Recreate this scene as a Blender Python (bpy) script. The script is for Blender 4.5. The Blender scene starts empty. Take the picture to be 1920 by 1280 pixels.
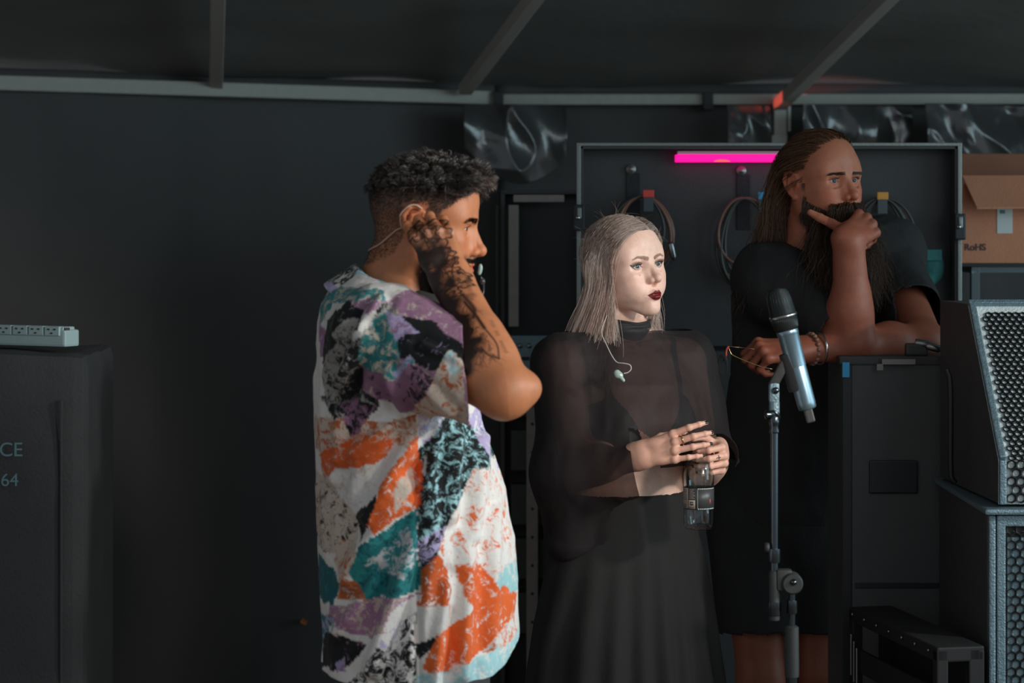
import bpy, bmesh, math, random
import numpy as np
from mathutils import Vector, Matrix

PI = math.pi
random.seed(7)
rng = np.random.default_rng(7)
F32 = np.float32

# ------------------------------------------------------------------ camera, light, exposure
FPX, HZ, CAMH = 85.0 / 36.0 * 1920.0, 415.0, 1.67


def at(px, py, Y):
    """a point of the place, Y metres in front of the photographer"""
    return np.array([(px - 960.0) * Y / FPX, Y, CAMH - (py - HZ) * Y / FPX])


scene = bpy.context.scene
COL = scene.collection
cam_data = bpy.data.cameras.new('camera')
cam_data.lens = 85.0
cam_data.sensor_width = 36.0
cam_data.shift_y = -(640.0 - HZ) / 1920.0
cam_data.clip_start = 0.05
cam_data.clip_end = 200
cam_data.dof.use_dof = True
cam_data.dof.focus_distance = 5.2
cam_data.dof.aperture_fstop = 5.0
cam = bpy.data.objects.new('camera', cam_data)
cam.location = (0, 0, CAMH)
cam.rotation_euler = (PI / 2, 0, 0)
COL.objects.link(cam)
scene.camera = cam

vs = scene.view_settings
vs.view_transform = 'Standard'
vs.look = 'None'
vs.gamma = 1.0
vs.use_curve_mapping = False
vs.exposure = 0.0

world = bpy.data.worlds.new('world')
scene.world = world
world.use_nodes = True
bg = world.node_tree.nodes['Background']
bg.inputs[0].default_value = (0.60, 0.645, 0.69, 1)
bg.inputs[1].default_value = 0.45


def aim(o, target):
    d = Vector(target) - o.location
    o.rotation_euler = d.to_track_quat('-Z', 'Y').to_euler()


def lamp(name, kind, loc, target, energy, colour, **kw):
    l = bpy.data.lights.new(name, kind)
    l.energy = energy
    l.color = colour
    for k, v in kw.items():
        setattr(l, k, v)
    o = bpy.data.objects.new(name, l)
    o.location = loc
    COL.objects.link(o)
    aim(o, target)
    return o


# low warm stage lamp coming in from the open stage side, soft cool daylight through the same opening
lamp('stage_lamp', 'SPOT', (4.6, 2.85, 3.0), (-0.05, 4.68, 1.30), 395, (1.0, 0.96, 0.92),
     spot_size=math.radians(29), spot_blend=0.45, shadow_soft_size=0.16)
lamp('stage_opening_daylight', 'AREA', (4.6, 4.2, 2.0), (0.3, 5.2, 1.2), 60, (0.60, 0.90, 1.0),
     shape='RECTANGLE', size=3.2, size_y=2.4)
lamp('added_cool_fill', 'AREA', (3.2, 0.6, 2.5), (0.4, 5.3, 1.3), 26, (0.80, 0.95, 1.0),  # unseen cool fill, added to brighten hair and camera-facing sides
     shape='RECTANGLE', size=2.6, size_y=2.0)
lamp('added_soft_fill', 'SPOT', (2.5, 1.9, 2.25), (0.02, 4.80, 1.38), 290, (1.0, 0.91, 0.82),  # unseen fill spot, added to brighten the woman's near cheek and hair
     spot_size=math.radians(23), spot_blend=0.7, shadow_soft_size=0.30)

lamp('red_stage_lamp', 'SPOT', (at(1230, 0, 8.2)[0], 8.16, 2.085), (at(1520, 0, 8.53)[0], 8.53, 2.102), 12, (1.0, 0.12, 0.08),
     spot_size=math.radians(15), spot_blend=0.5, shadow_soft_size=0.01)

# ------------------------------------------------------------------ helpers


def lin(c):
    if isinstance(c, str):
        c = c.lstrip('#')
        c = [int(c[i:i + 2], 16) / 255 for i in (0, 2, 4)]
    return np.array([x / 12.92 if x <= 0.04045 else ((x + 0.055) / 1.055) ** 2.4 for x in c[:3]])


def mesh_obj(name, verts, faces, mat=None, parent=None, smooth=True, col=None, loops=None):
    """verts (n,3) array, faces: (m,4)/(m,3) array or list of lists"""
    me = bpy.data.meshes.new(name)
    verts = np.asarray(verts, dtype=F32)
    if isinstance(faces, np.ndarray) and faces.ndim == 2:
        faces = Faces(faces, [])
    if isinstance(faces, Faces):
        k = faces.q.shape[1]
        n = len(faces.q)
        fl = [faces.q.astype(np.int32).ravel()] + [np.array(g, dtype=np.int32) for g in faces.n]
        ln = np.concatenate([np.full(n, k, dtype=np.int32), np.array([len(g) for g in faces.n], dtype=np.int32)])
        fl = np.concatenate(fl)
        me.vertices.add(len(verts))
        me.vertices.foreach_set('co', verts.ravel())
        me.loops.add(len(fl))
        me.loops.foreach_set('vertex_index', fl)
        me.polygons.add(len(ln))
        st = np.zeros(len(ln), dtype=np.int32)
        st[1:] = np.cumsum(ln)[:-1]
        me.polygons.foreach_set('loop_start', st)
        me.update(calc_edges=True)
        me.validate()
    else:
        me.from_pydata([tuple(v) for v in verts], [], [list(f) for f in faces])
    if smooth:
        me.polygons.foreach_set('use_smooth', np.ones(len(me.polygons), dtype=bool))
    if col is not None:
        for an, cv in (col.items() if isinstance(col, dict) else (('Col', col),)):
            a = me.color_attributes.new(an, 'FLOAT_COLOR', 'POINT')
            c4 = np.ones((len(verts), 4), dtype=F32)
            c4[:, :3] = cv
            a.data.foreach_set('color', c4.ravel())
    o = bpy.data.objects.new(name, me)
    COL.objects.link(o)
    if mat is not None:
        me.materials.append(mat)
    if parent is not None:
        o.parent = parent
    return o


def tag(o, label=None, cat=None, group=None, kind=None):
    if label: o['label'] = label
    if cat: o['category'] = cat
    if group: o['group'] = group
    if kind: o['kind'] = kind
    return o


def empty(name, loc=(0, 0, 0), label=None, cat=None, group=None, rz=0.0):
    o = bpy.data.objects.new(name, None)
    o.empty_display_size = 0.1
    o.location = loc
    o.rotation_euler = (0, 0, rz)
    COL.objects.link(o)
    return tag(o, label, cat, group)


def adopt(child, parent):
    """parent keeping the child's world place (parents here are only moved and turned about z)"""
    child.parent = parent
    m = Matrix.Translation(parent.location) @ parent.rotation_euler.to_matrix().to_4x4()
    child.matrix_parent_inverse = m.inverted()
    return child


class MB:
    """collects boxes, bars, tubes, lathes; build() links them as one mesh object"""

    def __init__(self):
        self.v, self.f = [], []

    def add(self, verts, faces):
        n = len(self.v)
        self.v += [tuple(map(float, p)) for p in verts]
        self.f += [[i + n for i in f] for f in faces]
        return self

    def box(self, c, s, rot=None, bev=0.0):
        hx, hy, hz = s[0] / 2, s[1] / 2, s[2] / 2
        if bev <= 0:
            P = [(x, y, z) for x in (-hx, hx) for y in (-hy, hy) for z in (-hz, hz)]
            Fs = [[0, 1, 3, 2], [4, 6, 7, 5], [0, 4, 5, 1], [2, 3, 7, 6], [0, 2, 6, 4], [1, 5, 7, 3]]
        else:
            bm = bmesh.new()
            bmesh.ops.create_cube(bm, size=1.0)
            bmesh.ops.scale(bm, vec=s, verts=bm.verts)
            bmesh.ops.bevel(bm, geom=bm.edges[:], offset=min(bev, min(s) * 0.45), segments=2, affect='EDGES', profile=0.6)
            bm.verts.index_update()
            P = [v.co[:] for v in bm.verts]
            Fs = [[v.index for v in f.verts] for f in bm.faces]
            bm.free()
        P = np.array(P)
        if rot is not None:
            P = P @ np.array(rot).T
        return self.add(P + np.array(c), Fs)

    def tube(self, pts, r, n=10, caps=True):
        pts = np.asarray(pts, float)
        m = len(pts)
        r = np.broadcast_to(np.asarray(r, float), (m,))
        t = np.gradient(pts, axis=0)
        t /= np.linalg.norm(t, axis=1)[:, None] + 1e-12
        u = np.cross(t[0], (0, 0, 1)) if abs(t[0][2]) < 0.9 else np.cross(t[0], (1, 0, 0))
        V = []
        for i in range(m):
            u = u - t[i] * u.dot(t[i])
            u /= np.linalg.norm(u)
            w = np.cross(t[i], u)
            for k in range(n):
                a = 2 * PI * k / n
                V.append(pts[i] + r[i] * (math.cos(a) * u + math.sin(a) * w))
        Fs = []
        for i in range(m - 1):
            for k in range(n):
                a, b = i * n + k, i * n + (k + 1) % n
                Fs.append([a, b, b + n, a + n])
        if caps:
            Fs.append(list(range(n))[::-1])
            Fs.append([(m - 1) * n + k for k in range(n)])
        return self.add(V, Fs)

    def lathe(self, prof, o=(0, 0, 0), axis=(0, 0, 1), n=24, x0=None):
        """prof: list of (radius, height) along axis from o"""
        ax = np.array(axis, float)
        ax /= np.linalg.norm(ax)
        u = np.cross(ax, (0, 0, 1)) if abs(ax[2]) < 0.9 else np.cross(ax, (0, 1, 0))
        u /= np.linalg.norm(u)
        w = np.cross(ax, u)
        V, Fs = [], []
        for (r, h) in prof:
            for k in range(n):
                a = 2 * PI * k / n
                V.append(np.array(o) + ax * h + max(r, 1e-5) * (math.cos(a) * u + math.sin(a) * w))
        for i in range(len(prof) - 1):
            for k in range(n):
                a, b = i * n + k, i * n + (k + 1) % n
                Fs.append([a, b, b + n, a + n])
        return self.add(V, Fs)

    def prism(self, poly, y0, y1, axis='y'):
        n = len(poly)
        V = []
        for y in (y0, y1):
            for (a, b) in poly:
                V.append((a, y, b) if axis == 'y' else ((y, a, b) if axis == 'x' else (a, b, y)))
        Fs = [list(range(n)), [n + i for i in range(n)][::-1]]
        for i in range(n):
            j = (i + 1) % n
            Fs.append([i, i + n, j + n, j])
        return self.add(V, Fs)

    def build(self, name, mat, parent=None, smooth=False, bevel=0.0, auto=None):
        o = mesh_obj(name, self.v, self.f, mat, None, smooth)
        bm = bmesh.new()
        bm.from_mesh(o.data)
        bmesh.ops.recalc_face_normals(bm, faces=bm.faces)
        if auto:
            for e in bm.edges:
                if len(e.link_faces) == 2 and e.calc_face_angle(0) > math.radians(auto):
                    e.smooth = False
        bm.to_mesh(o.data)
        bm.free()
        if bevel > 0:
            m = o.modifiers.new('bevel', 'BEVEL')
            m.width = bevel
            m.segments = 2
            m.limit_method = 'ANGLE'
        if parent is not None:
            adopt(o, parent)
        return o


def bez(pts, n=20):
    """Catmull-Rom through points"""
    P = np.asarray(pts, float)
    P = np.vstack([2 * P[0] - P[1], P, 2 * P[-1] - P[-2]])
    out = []
    m = len(P) - 3
    for i in range(m):
        p0, p1, p2, p3 = P[i:i + 4]
        k = max(2, n // m)
        for t in np.linspace(0, 1, k, endpoint=(i == m - 1)):
            out.append(0.5 * ((2 * p1) + (-p0 + p2) * t + (2 * p0 - 5 * p1 + 4 * p2 - p3) * t * t + (-p0 + 3 * p1 - 3 * p2 + p3) * t ** 3))
    return np.array(out)


# ------------------------------------------------------------------ numpy noise


def _hash(ix, iy, iz, s):
    h = (ix * 374761393 + iy * 668265263 + iz * 2147483647 + s * 1274126177) & 0xFFFFFFFF
    h = ((h ^ (h >> 13)) * 1274126177) & 0xFFFFFFFF
    return ((h ^ (h >> 16)) & 0xFFFF) / 65535.0 * 2 - 1


def noise(P, scale=1.0, seed=0):
    P = np.asarray(P, float) * scale
    I = np.floor(P).astype(np.int64)
    f = P - I
    f = f * f * (3 - 2 * f)
    r = 0
    for dx in (0, 1):
        for dy in (0, 1):
            for dz in (0, 1):
                w = (f[:, 0] if dx else 1 - f[:, 0]) * (f[:, 1] if dy else 1 - f[:, 1]) * (f[:, 2] if dz else 1 - f[:, 2])
                r = r + w * _hash(I[:, 0] + dx, I[:, 1] + dy, I[:, 2] + dz, seed)
    return r


def fbm(P, scale=1.0, oct=3, seed=0):
    r, a = 0, 1.0
    for i in range(oct):
        r = r + a * noise(P, scale * 2 ** i, seed + i * 17)
        a *= 0.5
    return r


# ------------------------------------------------------------------ signed-distance sculpting


def cone(a, b, ra, rb):
    a = np.asarray(a, float); b = np.asarray(b, float)
    ab = b - a
    L2 = ab.dot(ab) + 1e-12
    cen = (a + b) / 2
    rad = math.sqrt(L2) / 2 + max(ra, rb)

    def f(P):
        t = np.clip((P - a) @ ab / L2, 0, 1)
        q = P - a - t[:, None] * ab
        return np.sqrt(np.einsum('ij,ij->i', q, q)) - (ra + (rb - ra) * t)
    return f, cen, rad, (np.minimum(a - ra, b - rb), np.maximum(a + ra, b + rb))


def ell(c, r, R=None):
    c = np.asarray(c, float)
    r = np.asarray(r, float) * np.ones(3)

    def f(P):
        q = P - c
        if R is not None:
            q = q @ R
        a = q / r
        k0 = np.sqrt(np.einsum('ij,ij->i', a, a))
        b = a / r
        k1 = np.sqrt(np.einsum('ij,ij->i', b, b)) + 1e-9
        return k0 * (k0 - 1) / k1
    rm = r if R is None else np.full(3, r.max())
    return f, c, float(r.max()), (c - rm, c + rm)


def loft(rows):
    """rows: (z, cx, cy, ax, ay) ellipse sections, z ascending"""
    rows = np.array(sorted(rows), float)
    z = rows[:, 0]

    def f(P):
        zz = P[:, 2]
        cx, cy, ax, ay = (np.interp(zz, z, rows[:, i]) for i in (1, 2, 3, 4))
        dx, dy = (P[:, 0] - cx) / ax, (P[:, 1] - cy) / ay
        k0 = np.sqrt(dx * dx + dy * dy)
        k1 = np.sqrt((dx / ax) ** 2 + (dy / ay) ** 2) + 1e-9
        d = k0 * (k0 - 1) / k1
        d = np.where(k0 < 0.2, -np.minimum(ax, ay) * 0.8, d)
        return np.maximum(d, np.maximum(z[0] - zz, zz - z[-1]))
    lo = np.array([(rows[:, 1] - rows[:, 3]).min(), (rows[:, 2] - rows[:, 4]).min(), z[0]])
    hi = np.array([(rows[:, 1] + rows[:, 3]).max(), (rows[:, 2] + rows[:, 4]).max(), z[-1]])
    return f, (lo + hi) / 2, np.linalg.norm(hi - lo) / 2, (lo, hi)


MARGIN = [0.02]


class Sculpt:
    def __init__(self):
        self.ops = []

    def U(self, prim, k=0.01):
        self.ops.append((1, prim, k)); return self

    def D(self, prim, k=0.005):
        self.ops.append((-1, prim, k)); return self

    def sym(self, fn, k, cut=False):
        for s in (-1, 1):
            (self.D if cut else self.U)(fn(s), k)
        return self

    def chain(self, pts, rads, k=0.004):
        for i in range(len(pts) - 1):
            self.U(cone(pts[i], pts[i + 1], rads[i], rads[i + 1]), k)
        return self

    def _eval(self, P, ops):
        acc = np.full(len(P), 1.0)
        for sgn, (f, c, rad, *_b), k in ops:
            q = P - c
            m = np.einsum('ij,ij->i', q, q) < (rad + k + MARGIN[0]) ** 2
            if not m.any():
                continue
            al = m.all()
            d = f(P if al else P[m])
            a = acc if al else acc[m]
            if sgn > 0:
                h = np.maximum(k - np.abs(a - d), 0) / k
                r = np.minimum(a, d) - h * h * k * 0.25
            else:
                d = -d
                h = np.maximum(k - np.abs(a - d), 0) / k
                r = np.maximum(a, d) + h * h * k * 0.25
            if al: acc = r
            else: acc[m] = r
        return acc

    def near(self, lo, hi):
        if getattr(self, '_n', -1) != len(self.ops):
            self._n = len(self.ops)
            bx = [op[1][3] if len(op[1]) > 3 else (op[1][1] - op[1][2], op[1][1] + op[1][2]) for op in self.ops]
            k = np.array([op[2] for op in self.ops])[:, None]
            self._lo = np.array([b[0] for b in bx]) - k
            self._hi = np.array([b[1] for b in bx]) + k
        m = MARGIN[0]
        ok = ((self._lo - m <= hi) & (self._hi + m >= lo)).all(1)
        out = [self.ops[i] for i in np.flatnonzero(ok)]
        return out if any(o[0] > 0 for o in out) else []

    def __call__(self, P):
        if len(P) < 6000:
            if len(P) == 0: return np.zeros(0)
            return self._eval(P, self.near(P.min(0), P.max(0)))
        B = np.floor(P / 0.04).astype(np.int64)
        B -= B.min(0)
        key = (B[:, 0] * 4096 + B[:, 1]) * 4096 + B[:, 2]
        od = np.argsort(key, kind='stable')
        ks = key[od]
        cut = np.flatnonzero(np.diff(ks)) + 1
        acc = np.full(len(P), 1.0)
        for ix in np.split(od, cut):
            p = P[ix]
            ops = self.near(p.min(0), p.max(0))
            if ops:
                acc[ix] = self._eval(p, ops)
        return acc

    def bounds(self, pad=0.012):
        bx = [op[1][3] if len(op[1]) > 3 else (op[1][1] - op[1][2], op[1][1] + op[1][2]) for op in self.ops if op[0] > 0]
        return np.min([b[0] for b in bx], 0) - pad, np.max([b[1] for b in bx], 0) + pad


def placed(sub, R, t, scale=1.0):
    """a sculpt used as one primitive, turned by R, scaled and moved to t"""
    t = np.asarray(t, float)
    R = np.asarray(R)
    lo, hi = sub.bounds(0.004)
    cor = np.array([(x, y, z) for x in (lo[0], hi[0]) for y in (lo[1], hi[1]) for z in (lo[2], hi[2])]) * scale @ R.T + t
    rad = np.linalg.norm(hi - lo) / 2 * scale

    def f(P):
        return sub(((P - t) @ R) / scale) * scale
    return f, (lo + hi) / 2 * scale @ R.T + t, rad, (cor.min(0), cor.max(0))


def surface_nets(f, lo, hi, h):
    lo = np.asarray(lo, float); hi = np.asarray(hi, float)
    n = np.ceil((hi - lo) / h).astype(int) + 1
    ax = [lo[i] + h * np.arange(n[i]) for i in range(3)]
    V = np.ones(n, dtype=F32)
    st = 4                                   # coarse pass first, then only the cells the surface may cross
    nc = -(-(n - 1) // st) + 1
    cx = [lo[i] + h * st * np.arange(nc[i]) for i in range(3)]
    PC = np.stack(np.meshgrid(*cx, indexing='ij'), -1).reshape(-1, 3)
    MARGIN[0] = 0.045
    VC = f(PC).reshape(nc)
    MARGIN[0] = 0.02
    lim = h * st * 1.2
    near_ = np.zeros(nc - 1, bool)
    for dx in (0, 1):
        for dy in (0, 1):
            for dz in (0, 1):
                c = VC[dx:nc[0] - 1 + dx, dy:nc[1] - 1 + dy, dz:nc[2] - 1 + dz]
                near_ |= np.abs(c) < lim
    big = np.repeat(np.repeat(np.repeat(VC, st, 0), st, 1), st, 2)[:n[0], :n[1], :n[2]]
    V[:] = np.where(big < 0, -0.05, 0.05)
    cell = np.argwhere(near_) * st
    g = np.stack(np.meshgrid(*[np.arange(st + 1)] * 3, indexing='ij'), -1).reshape(-1, 3)
    fi = (cell[:, None] + g[None]).reshape(-1, 3)
    fi = fi[(fi < n).all(1)]
    pm = np.zeros(n, bool)
    pm[fi[:, 0], fi[:, 1], fi[:, 2]] = True
    fi = np.argwhere(pm)
    V[pm] = f(lo + h * fi)
    S = V < 0
    cnt = np.zeros(n - 1, dtype=np.int8)
    for dx in (0, 1):
        for dy in (0, 1):
            for dz in (0, 1):
                cnt += S[dx:n[0] - 1 + dx, dy:n[1] - 1 + dy, dz:n[2] - 1 + dz]
    act = (cnt > 0) & (cnt < 8)
    idx = np.full(act.shape, -1, dtype=np.int64)
    C = np.argwhere(act)
    idx[act] = np.arange(len(C))
    acc = np.zeros((len(C), 3)); w = np.zeros(len(C))
    corners = [(a, b, c) for a in (0, 1) for b in (0, 1) for c in (0, 1)]
    vals = {c: V[C[:, 0] + c[0], C[:, 1] + c[1], C[:, 2] + c[2]] for c in corners}
    for c in corners:
        for d in range(3):
            if c[d]:
                continue
            e = list(c); e[d] = 1; e = tuple(e)
            va, vb = vals[c], vals[e]
            m = (va < 0) != (vb < 0)
            t = va[m] / (va[m] - vb[m])
            p = np.tile(np.array(c, float), (m.sum(), 1))
            p[:, d] += t
            acc[m] += p; w[m] += 1
    verts = lo + h * (C + acc / w[:, None])
    quads = []
    for d in range(3):
        a, b = (d + 1) % 3, (d + 2) % 3
        sl0 = [slice(None)] * 3; sl1 = [slice(None)] * 3
        sl0[d] = slice(0, n[d] - 1); sl1[d] = slice(1, n[d])
        A, B = S[tuple(sl0)], S[tuple(sl1)]
        E = np.argwhere(A != B)
        ok = (E[:, a] > 0) & (E[:, b] > 0) & (E[:, a] < n[a] - 1) & (E[:, b] < n[b] - 1)
        E = E[ok]
        ins = A[E[:, 0], E[:, 1], E[:, 2]]
        q = []
        for oa, ob in ((-1, -1), (0, -1), (0, 0), (-1, 0)):
            G = E.copy(); G[:, a] += oa; G[:, b] += ob
            q.append(idx[G[:, 0], G[:, 1], G[:, 2]])
        q = np.stack(q, 1)
        q[~ins] = q[~ins][:, ::-1]
        quads.append(q)
    quads = np.vstack(quads)
    quads = quads[(quads >= 0).all(1)]
    return verts, quads


def quad_subdiv(V, Q):
    E = np.sort(np.stack([Q, np.roll(Q, -1, 1)], 2).reshape(-1, 2), 1)
    key = E[:, 0] * len(V) + E[:, 1]
    uk, inv = np.unique(key, return_inverse=True)
    inv = inv.reshape(-1)
    mid = (V[uk // len(V)] + V[uk % len(V)]) / 2
    fc = V[Q].mean(1)
    n = len(V); m = len(uk)
    e = inv.reshape(-1, 4) + n
    c = np.arange(len(Q)) + n + m
    NQ = np.concatenate([np.stack([Q[:, i], e[:, i], c, e[:, i - 1]], 1) for i in range(4)])
    return np.vstack([V, mid, fc]), NQ


def project(f, V, it=2, eps=6e-4, maxstep=0.002):
    K = np.array([[1, -1, -1], [-1, -1, 1], [-1, 1, -1], [1, 1, 1]], float)
    for _ in range(it):
        fs = [f(V + k * eps) for k in K]
        g = sum(k * a[:, None] for k, a in zip(K, fs)) / (4 * eps)
        d = sum(fs) / 4
        g2 = (g * g).sum(1) + 1e-3
        st = g * np.clip(d / g2, -maxstep, maxstep)[:, None]
        V = V - st
    return V


def grad(f, V, eps=1e-3):
    K = np.array([[1, -1, -1], [-1, -1, 1], [-1, 1, -1], [1, 1, 1]], float)
    g = sum(k * f(V + k * eps)[:, None] for k in K)
    return g / (np.linalg.norm(g, axis=1)[:, None] + 1e-12)


def refine(V, Q, sel):
    """split the chosen quads in four; neighbours become n-gons so the surface stays closed"""
    E = np.sort(np.stack([Q, np.roll(Q, -1, 1)], 2).reshape(-1, 2), 1)
    key = (E[:, 0] * len(V) + E[:, 1]).reshape(-1, 4)
    uk, inv = np.unique(key[sel], return_inverse=True)
    inv = inv.reshape(-1, 4)
    n, m = len(V), len(uk)
    mid = (V[uk // n] + V[uk % n]) / 2
    Qs = Q[sel]
    fc = V[Qs].mean(1)
    e = inv + n
    c = np.arange(len(Qs)) + n + m
    NQ = np.concatenate([np.stack([Qs[:, i], e[:, i], c, e[:, i - 1]], 1) for i in range(4)])
    rest = Q[~sel]; rk = key[~sel]
    pos = np.clip(np.searchsorted(uk, rk), 0, max(m - 1, 0))
    hit = uk[pos] == rk
    has = hit.any(1)
    ng = []
    for q, h, p in zip(rest[has], hit[has], pos[has]):
        f = []
        for i in range(4):
            f.append(int(q[i]))
            if h[i]: f.append(int(n + p[i]))
        ng.append(f)
    return np.vstack([V, mid, fc]), NQ, rest[~has], ng


def sculpt_mesh(f, lo=None, hi=None, h=0.004, sub=1, it=2, masks=None):
    """masks: list of functions (centres -> bool), one per refinement level; without masks, sub full levels"""
    if lo is None:
        lo, hi = f.bounds()
    V, Q = surface_nets(f, lo, hi, h)
    if masks is None:
        for _ in range(sub):
            V, Q = quad_subdiv(V, Q)
            V = project(f, V, it)
        return V, Q
    V = project(f, V, 1)
    done_q, ngons = [], []
    cur = Q
    for mk in masks:
        sel = mk(V[cur].mean(1))
        n0 = len(V)
        V, cur, rest, ng = refine(V, cur, sel)
        done_q.append(rest); ngons += ng
        used = np.unique(cur)
        V[used] = project(f, V[used], it if mk is masks[0] else 1)
    return V, Faces(np.vstack(done_q + [cur]), ngons)


class Faces:
    def __init__(self, quads, ngons):
        self.q, self.n = quads, ngons


def rot_zyx(yaw=0, pitch=0, roll=0):
    """local x forward, y left, z up; yaw about z, pitch (nose up +) about y, roll (to own right +) about x"""
    return np.array((Matrix.Rotation(yaw, 3, 'Z') @ Matrix.Rotation(-pitch, 3, 'Y') @ Matrix.Rotation(roll, 3, 'X')))


# ------------------------------------------------------------------ materials


def nmat(name):
    m = bpy.data.materials.new(name)
    m.use_nodes = True
    nt = m.node_tree
    return m, nt, nt.nodes['Principled BSDF']


def plain(name, colour, rough=0.6, metal=0.0, spec=0.5, var=0.12, vscale=6.0, bump=0.0, bscale=60.0, coat=0.0, black_lift=1.0):
    """surface with slight blotchy wear in colour and roughness"""
    m, nt, b = nmat(name)
    c = lin(colour) if isinstance(colour, str) else np.array(colour)
    if metal < 0.3:
        c = c * 0.96 + 0.050 * black_lift        # lifted blacks: an even veil put into every non-metal base colour
    tc = nt.nodes.new('ShaderNodeTexCoord')
    nz = nt.nodes.new('ShaderNodeTexNoise')
    nz.inputs['Scale'].default_value = vscale
    nz.inputs['Detail'].default_value = 6
    nt.links.new(tc.outputs['Object'], nz.inputs['Vector'])
    mx = nt.nodes.new('ShaderNodeMix')
    mx.data_type = 'RGBA'
    mx.inputs[6].default_value = (*np.clip(c * (1 - var), 0, 1), 1)
    mx.inputs[7].default_value = (*np.clip(c * (1 + var), 0, 1), 1)
    nt.links.new(nz.outputs['Fac'], mx.inputs[0])
    nt.links.new(mx.outputs[2], b.inputs['Base Color'])
    mr = nt.nodes.new('ShaderNodeMapRange')
    mr.inputs[3].default_value = max(0.02, rough - 0.12)
    mr.inputs[4].default_value = min(1, rough + 0.12)
    nt.links.new(nz.outputs['Fac'], mr.inputs[0])
    nt.links.new(mr.outputs[0], b.inputs['Roughness'])
    b.inputs['Metallic'].default_value = metal
    b.inputs['Specular IOR Level'].default_value = spec
    b.inputs['Coat Weight'].default_value = coat
    if bump > 0:
        n2 = nt.nodes.new('ShaderNodeTexNoise')
        n2.inputs['Scale'].default_value = bscale
        n2.inputs['Detail'].default_value = 4
        nt.links.new(tc.outputs['Object'], n2.inputs['Vector'])
        bp = nt.nodes.new('ShaderNodeBump')
        bp.inputs['Strength'].default_value = bump
        bp.inputs['Distance'].default_value = 0.01
        nt.links.new(n2.outputs['Fac'], bp.inputs['Height'])
        nt.links.new(bp.outputs['Normal'], b.inputs['Normal'])
    return m


def skin_mat(name, rough=0.48, sss=0.12):
    m, nt, b = nmat(name)
    a = nt.nodes.new('ShaderNodeVertexColor')
    a.layer_name = 'Col'
    tc = nt.nodes.new('ShaderNodeTexCoord')
    nz = nt.nodes.new('ShaderNodeTexNoise')
    nz.inputs['Scale'].default_value = 90
    nz.inputs['Detail'].default_value = 5
    nt.links.new(tc.outputs['Object'], nz.inputs['Vector'])
    mx = nt.nodes.new('ShaderNodeMix')
    mx.data_type = 'RGBA'
    mx.blend_type = 'MULTIPLY'
    mx.inputs[0].default_value = 1.0
    rp = nt.nodes.new('ShaderNodeMapRange')
    rp.inputs[1].default_value = 0.3
    rp.inputs[2].default_value = 0.7
    rp.inputs[3].default_value = 0.94
    rp.inputs[4].default_value = 1.05
    nt.links.new(nz.outputs['Fac'], rp.inputs[0])
    nt.links.new(a.outputs['Color'], mx.inputs[6])
    nt.links.new(rp.outputs[0], mx.inputs[7])
    nt.links.new(mx.outputs[2], b.inputs['Base Color'])
    b.inputs['Roughness'].default_value = rough
    b.inputs['Specular IOR Level'].default_value = 0.45
    b.inputs['Subsurface Weight'].default_value = sss
    b.inputs['Subsurface Radius'].default_value = (1.0, 0.35, 0.2)
    b.inputs['Subsurface Scale'].default_value = 0.006
    n2 = nt.nodes.new('ShaderNodeTexNoise')
    n2.inputs['Scale'].default_value = 420
    n2.inputs['Detail'].default_value = 3
    nt.links.new(tc.outputs['Object'], n2.inputs['Vector'])
    bp = nt.nodes.new('ShaderNodeBump')
    bp.inputs['Strength'].default_value = 0.25
    bp.inputs['Distance'].default_value = 0.0012
    nt.links.new(n2.outputs['Fac'], bp.inputs['Height'])
    nt.links.new(bp.outputs['Normal'], b.inputs['Normal'])
    return m


def attr_mat(name, rough=0.8, sheen=0.0, spec=0.3, attr='Col', coat=0.0):
    m, nt, b = nmat(name)
    a = nt.nodes.new('ShaderNodeVertexColor')
    a.layer_name = attr
    nt.links.new(a.outputs['Color'], b.inputs['Base Color'])
    b.inputs['Roughness'].default_value = rough
    b.inputs['Specular IOR Level'].default_value = spec
    b.inputs['Sheen Weight'].default_value = sheen
    b.inputs['Coat Weight'].default_value = coat
    return m


def hair_mat(name, gloss=0.14):
    """strands: diffuse and light passing through, with a soft sheen"""
    m, nt, b = nmat(name)
    nt.nodes.remove(b)
    a = nt.nodes.new('ShaderNodeVertexColor')
    a.layer_name = 'Col'
    df = nt.nodes.new('ShaderNodeBsdfDiffuse')
    tl = nt.nodes.new('ShaderNodeBsdfTranslucent')
    gl = nt.nodes.new('ShaderNodeBsdfGlossy')
    gl.inputs['Roughness'].default_value = 0.34
    gl.inputs['Color'].default_value = (0.9, 0.85, 0.82, 1)
    nt.links.new(a.outputs['Color'], df.inputs['Color'])
    nt.links.new(a.outputs['Color'], tl.inputs['Color'])
    m1 = nt.nodes.new('ShaderNodeMixShader'); m1.inputs[0].default_value = 0.30
    nt.links.new(df.outputs[0], m1.inputs[1]); nt.links.new(tl.outputs[0], m1.inputs[2])
    m2 = nt.nodes.new('ShaderNodeMixShader'); m2.inputs[0].default_value = gloss
    nt.links.new(m1.outputs[0], m2.inputs[1]); nt.links.new(gl.outputs[0], m2.inputs[2])
    nt.links.new(m2.outputs[0], nt.nodes['Material Output'].inputs['Surface'])
    return m
# ------------------------------------------------------------------ heads (x forward, y left, z up, origin between the ears at eye level)


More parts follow.
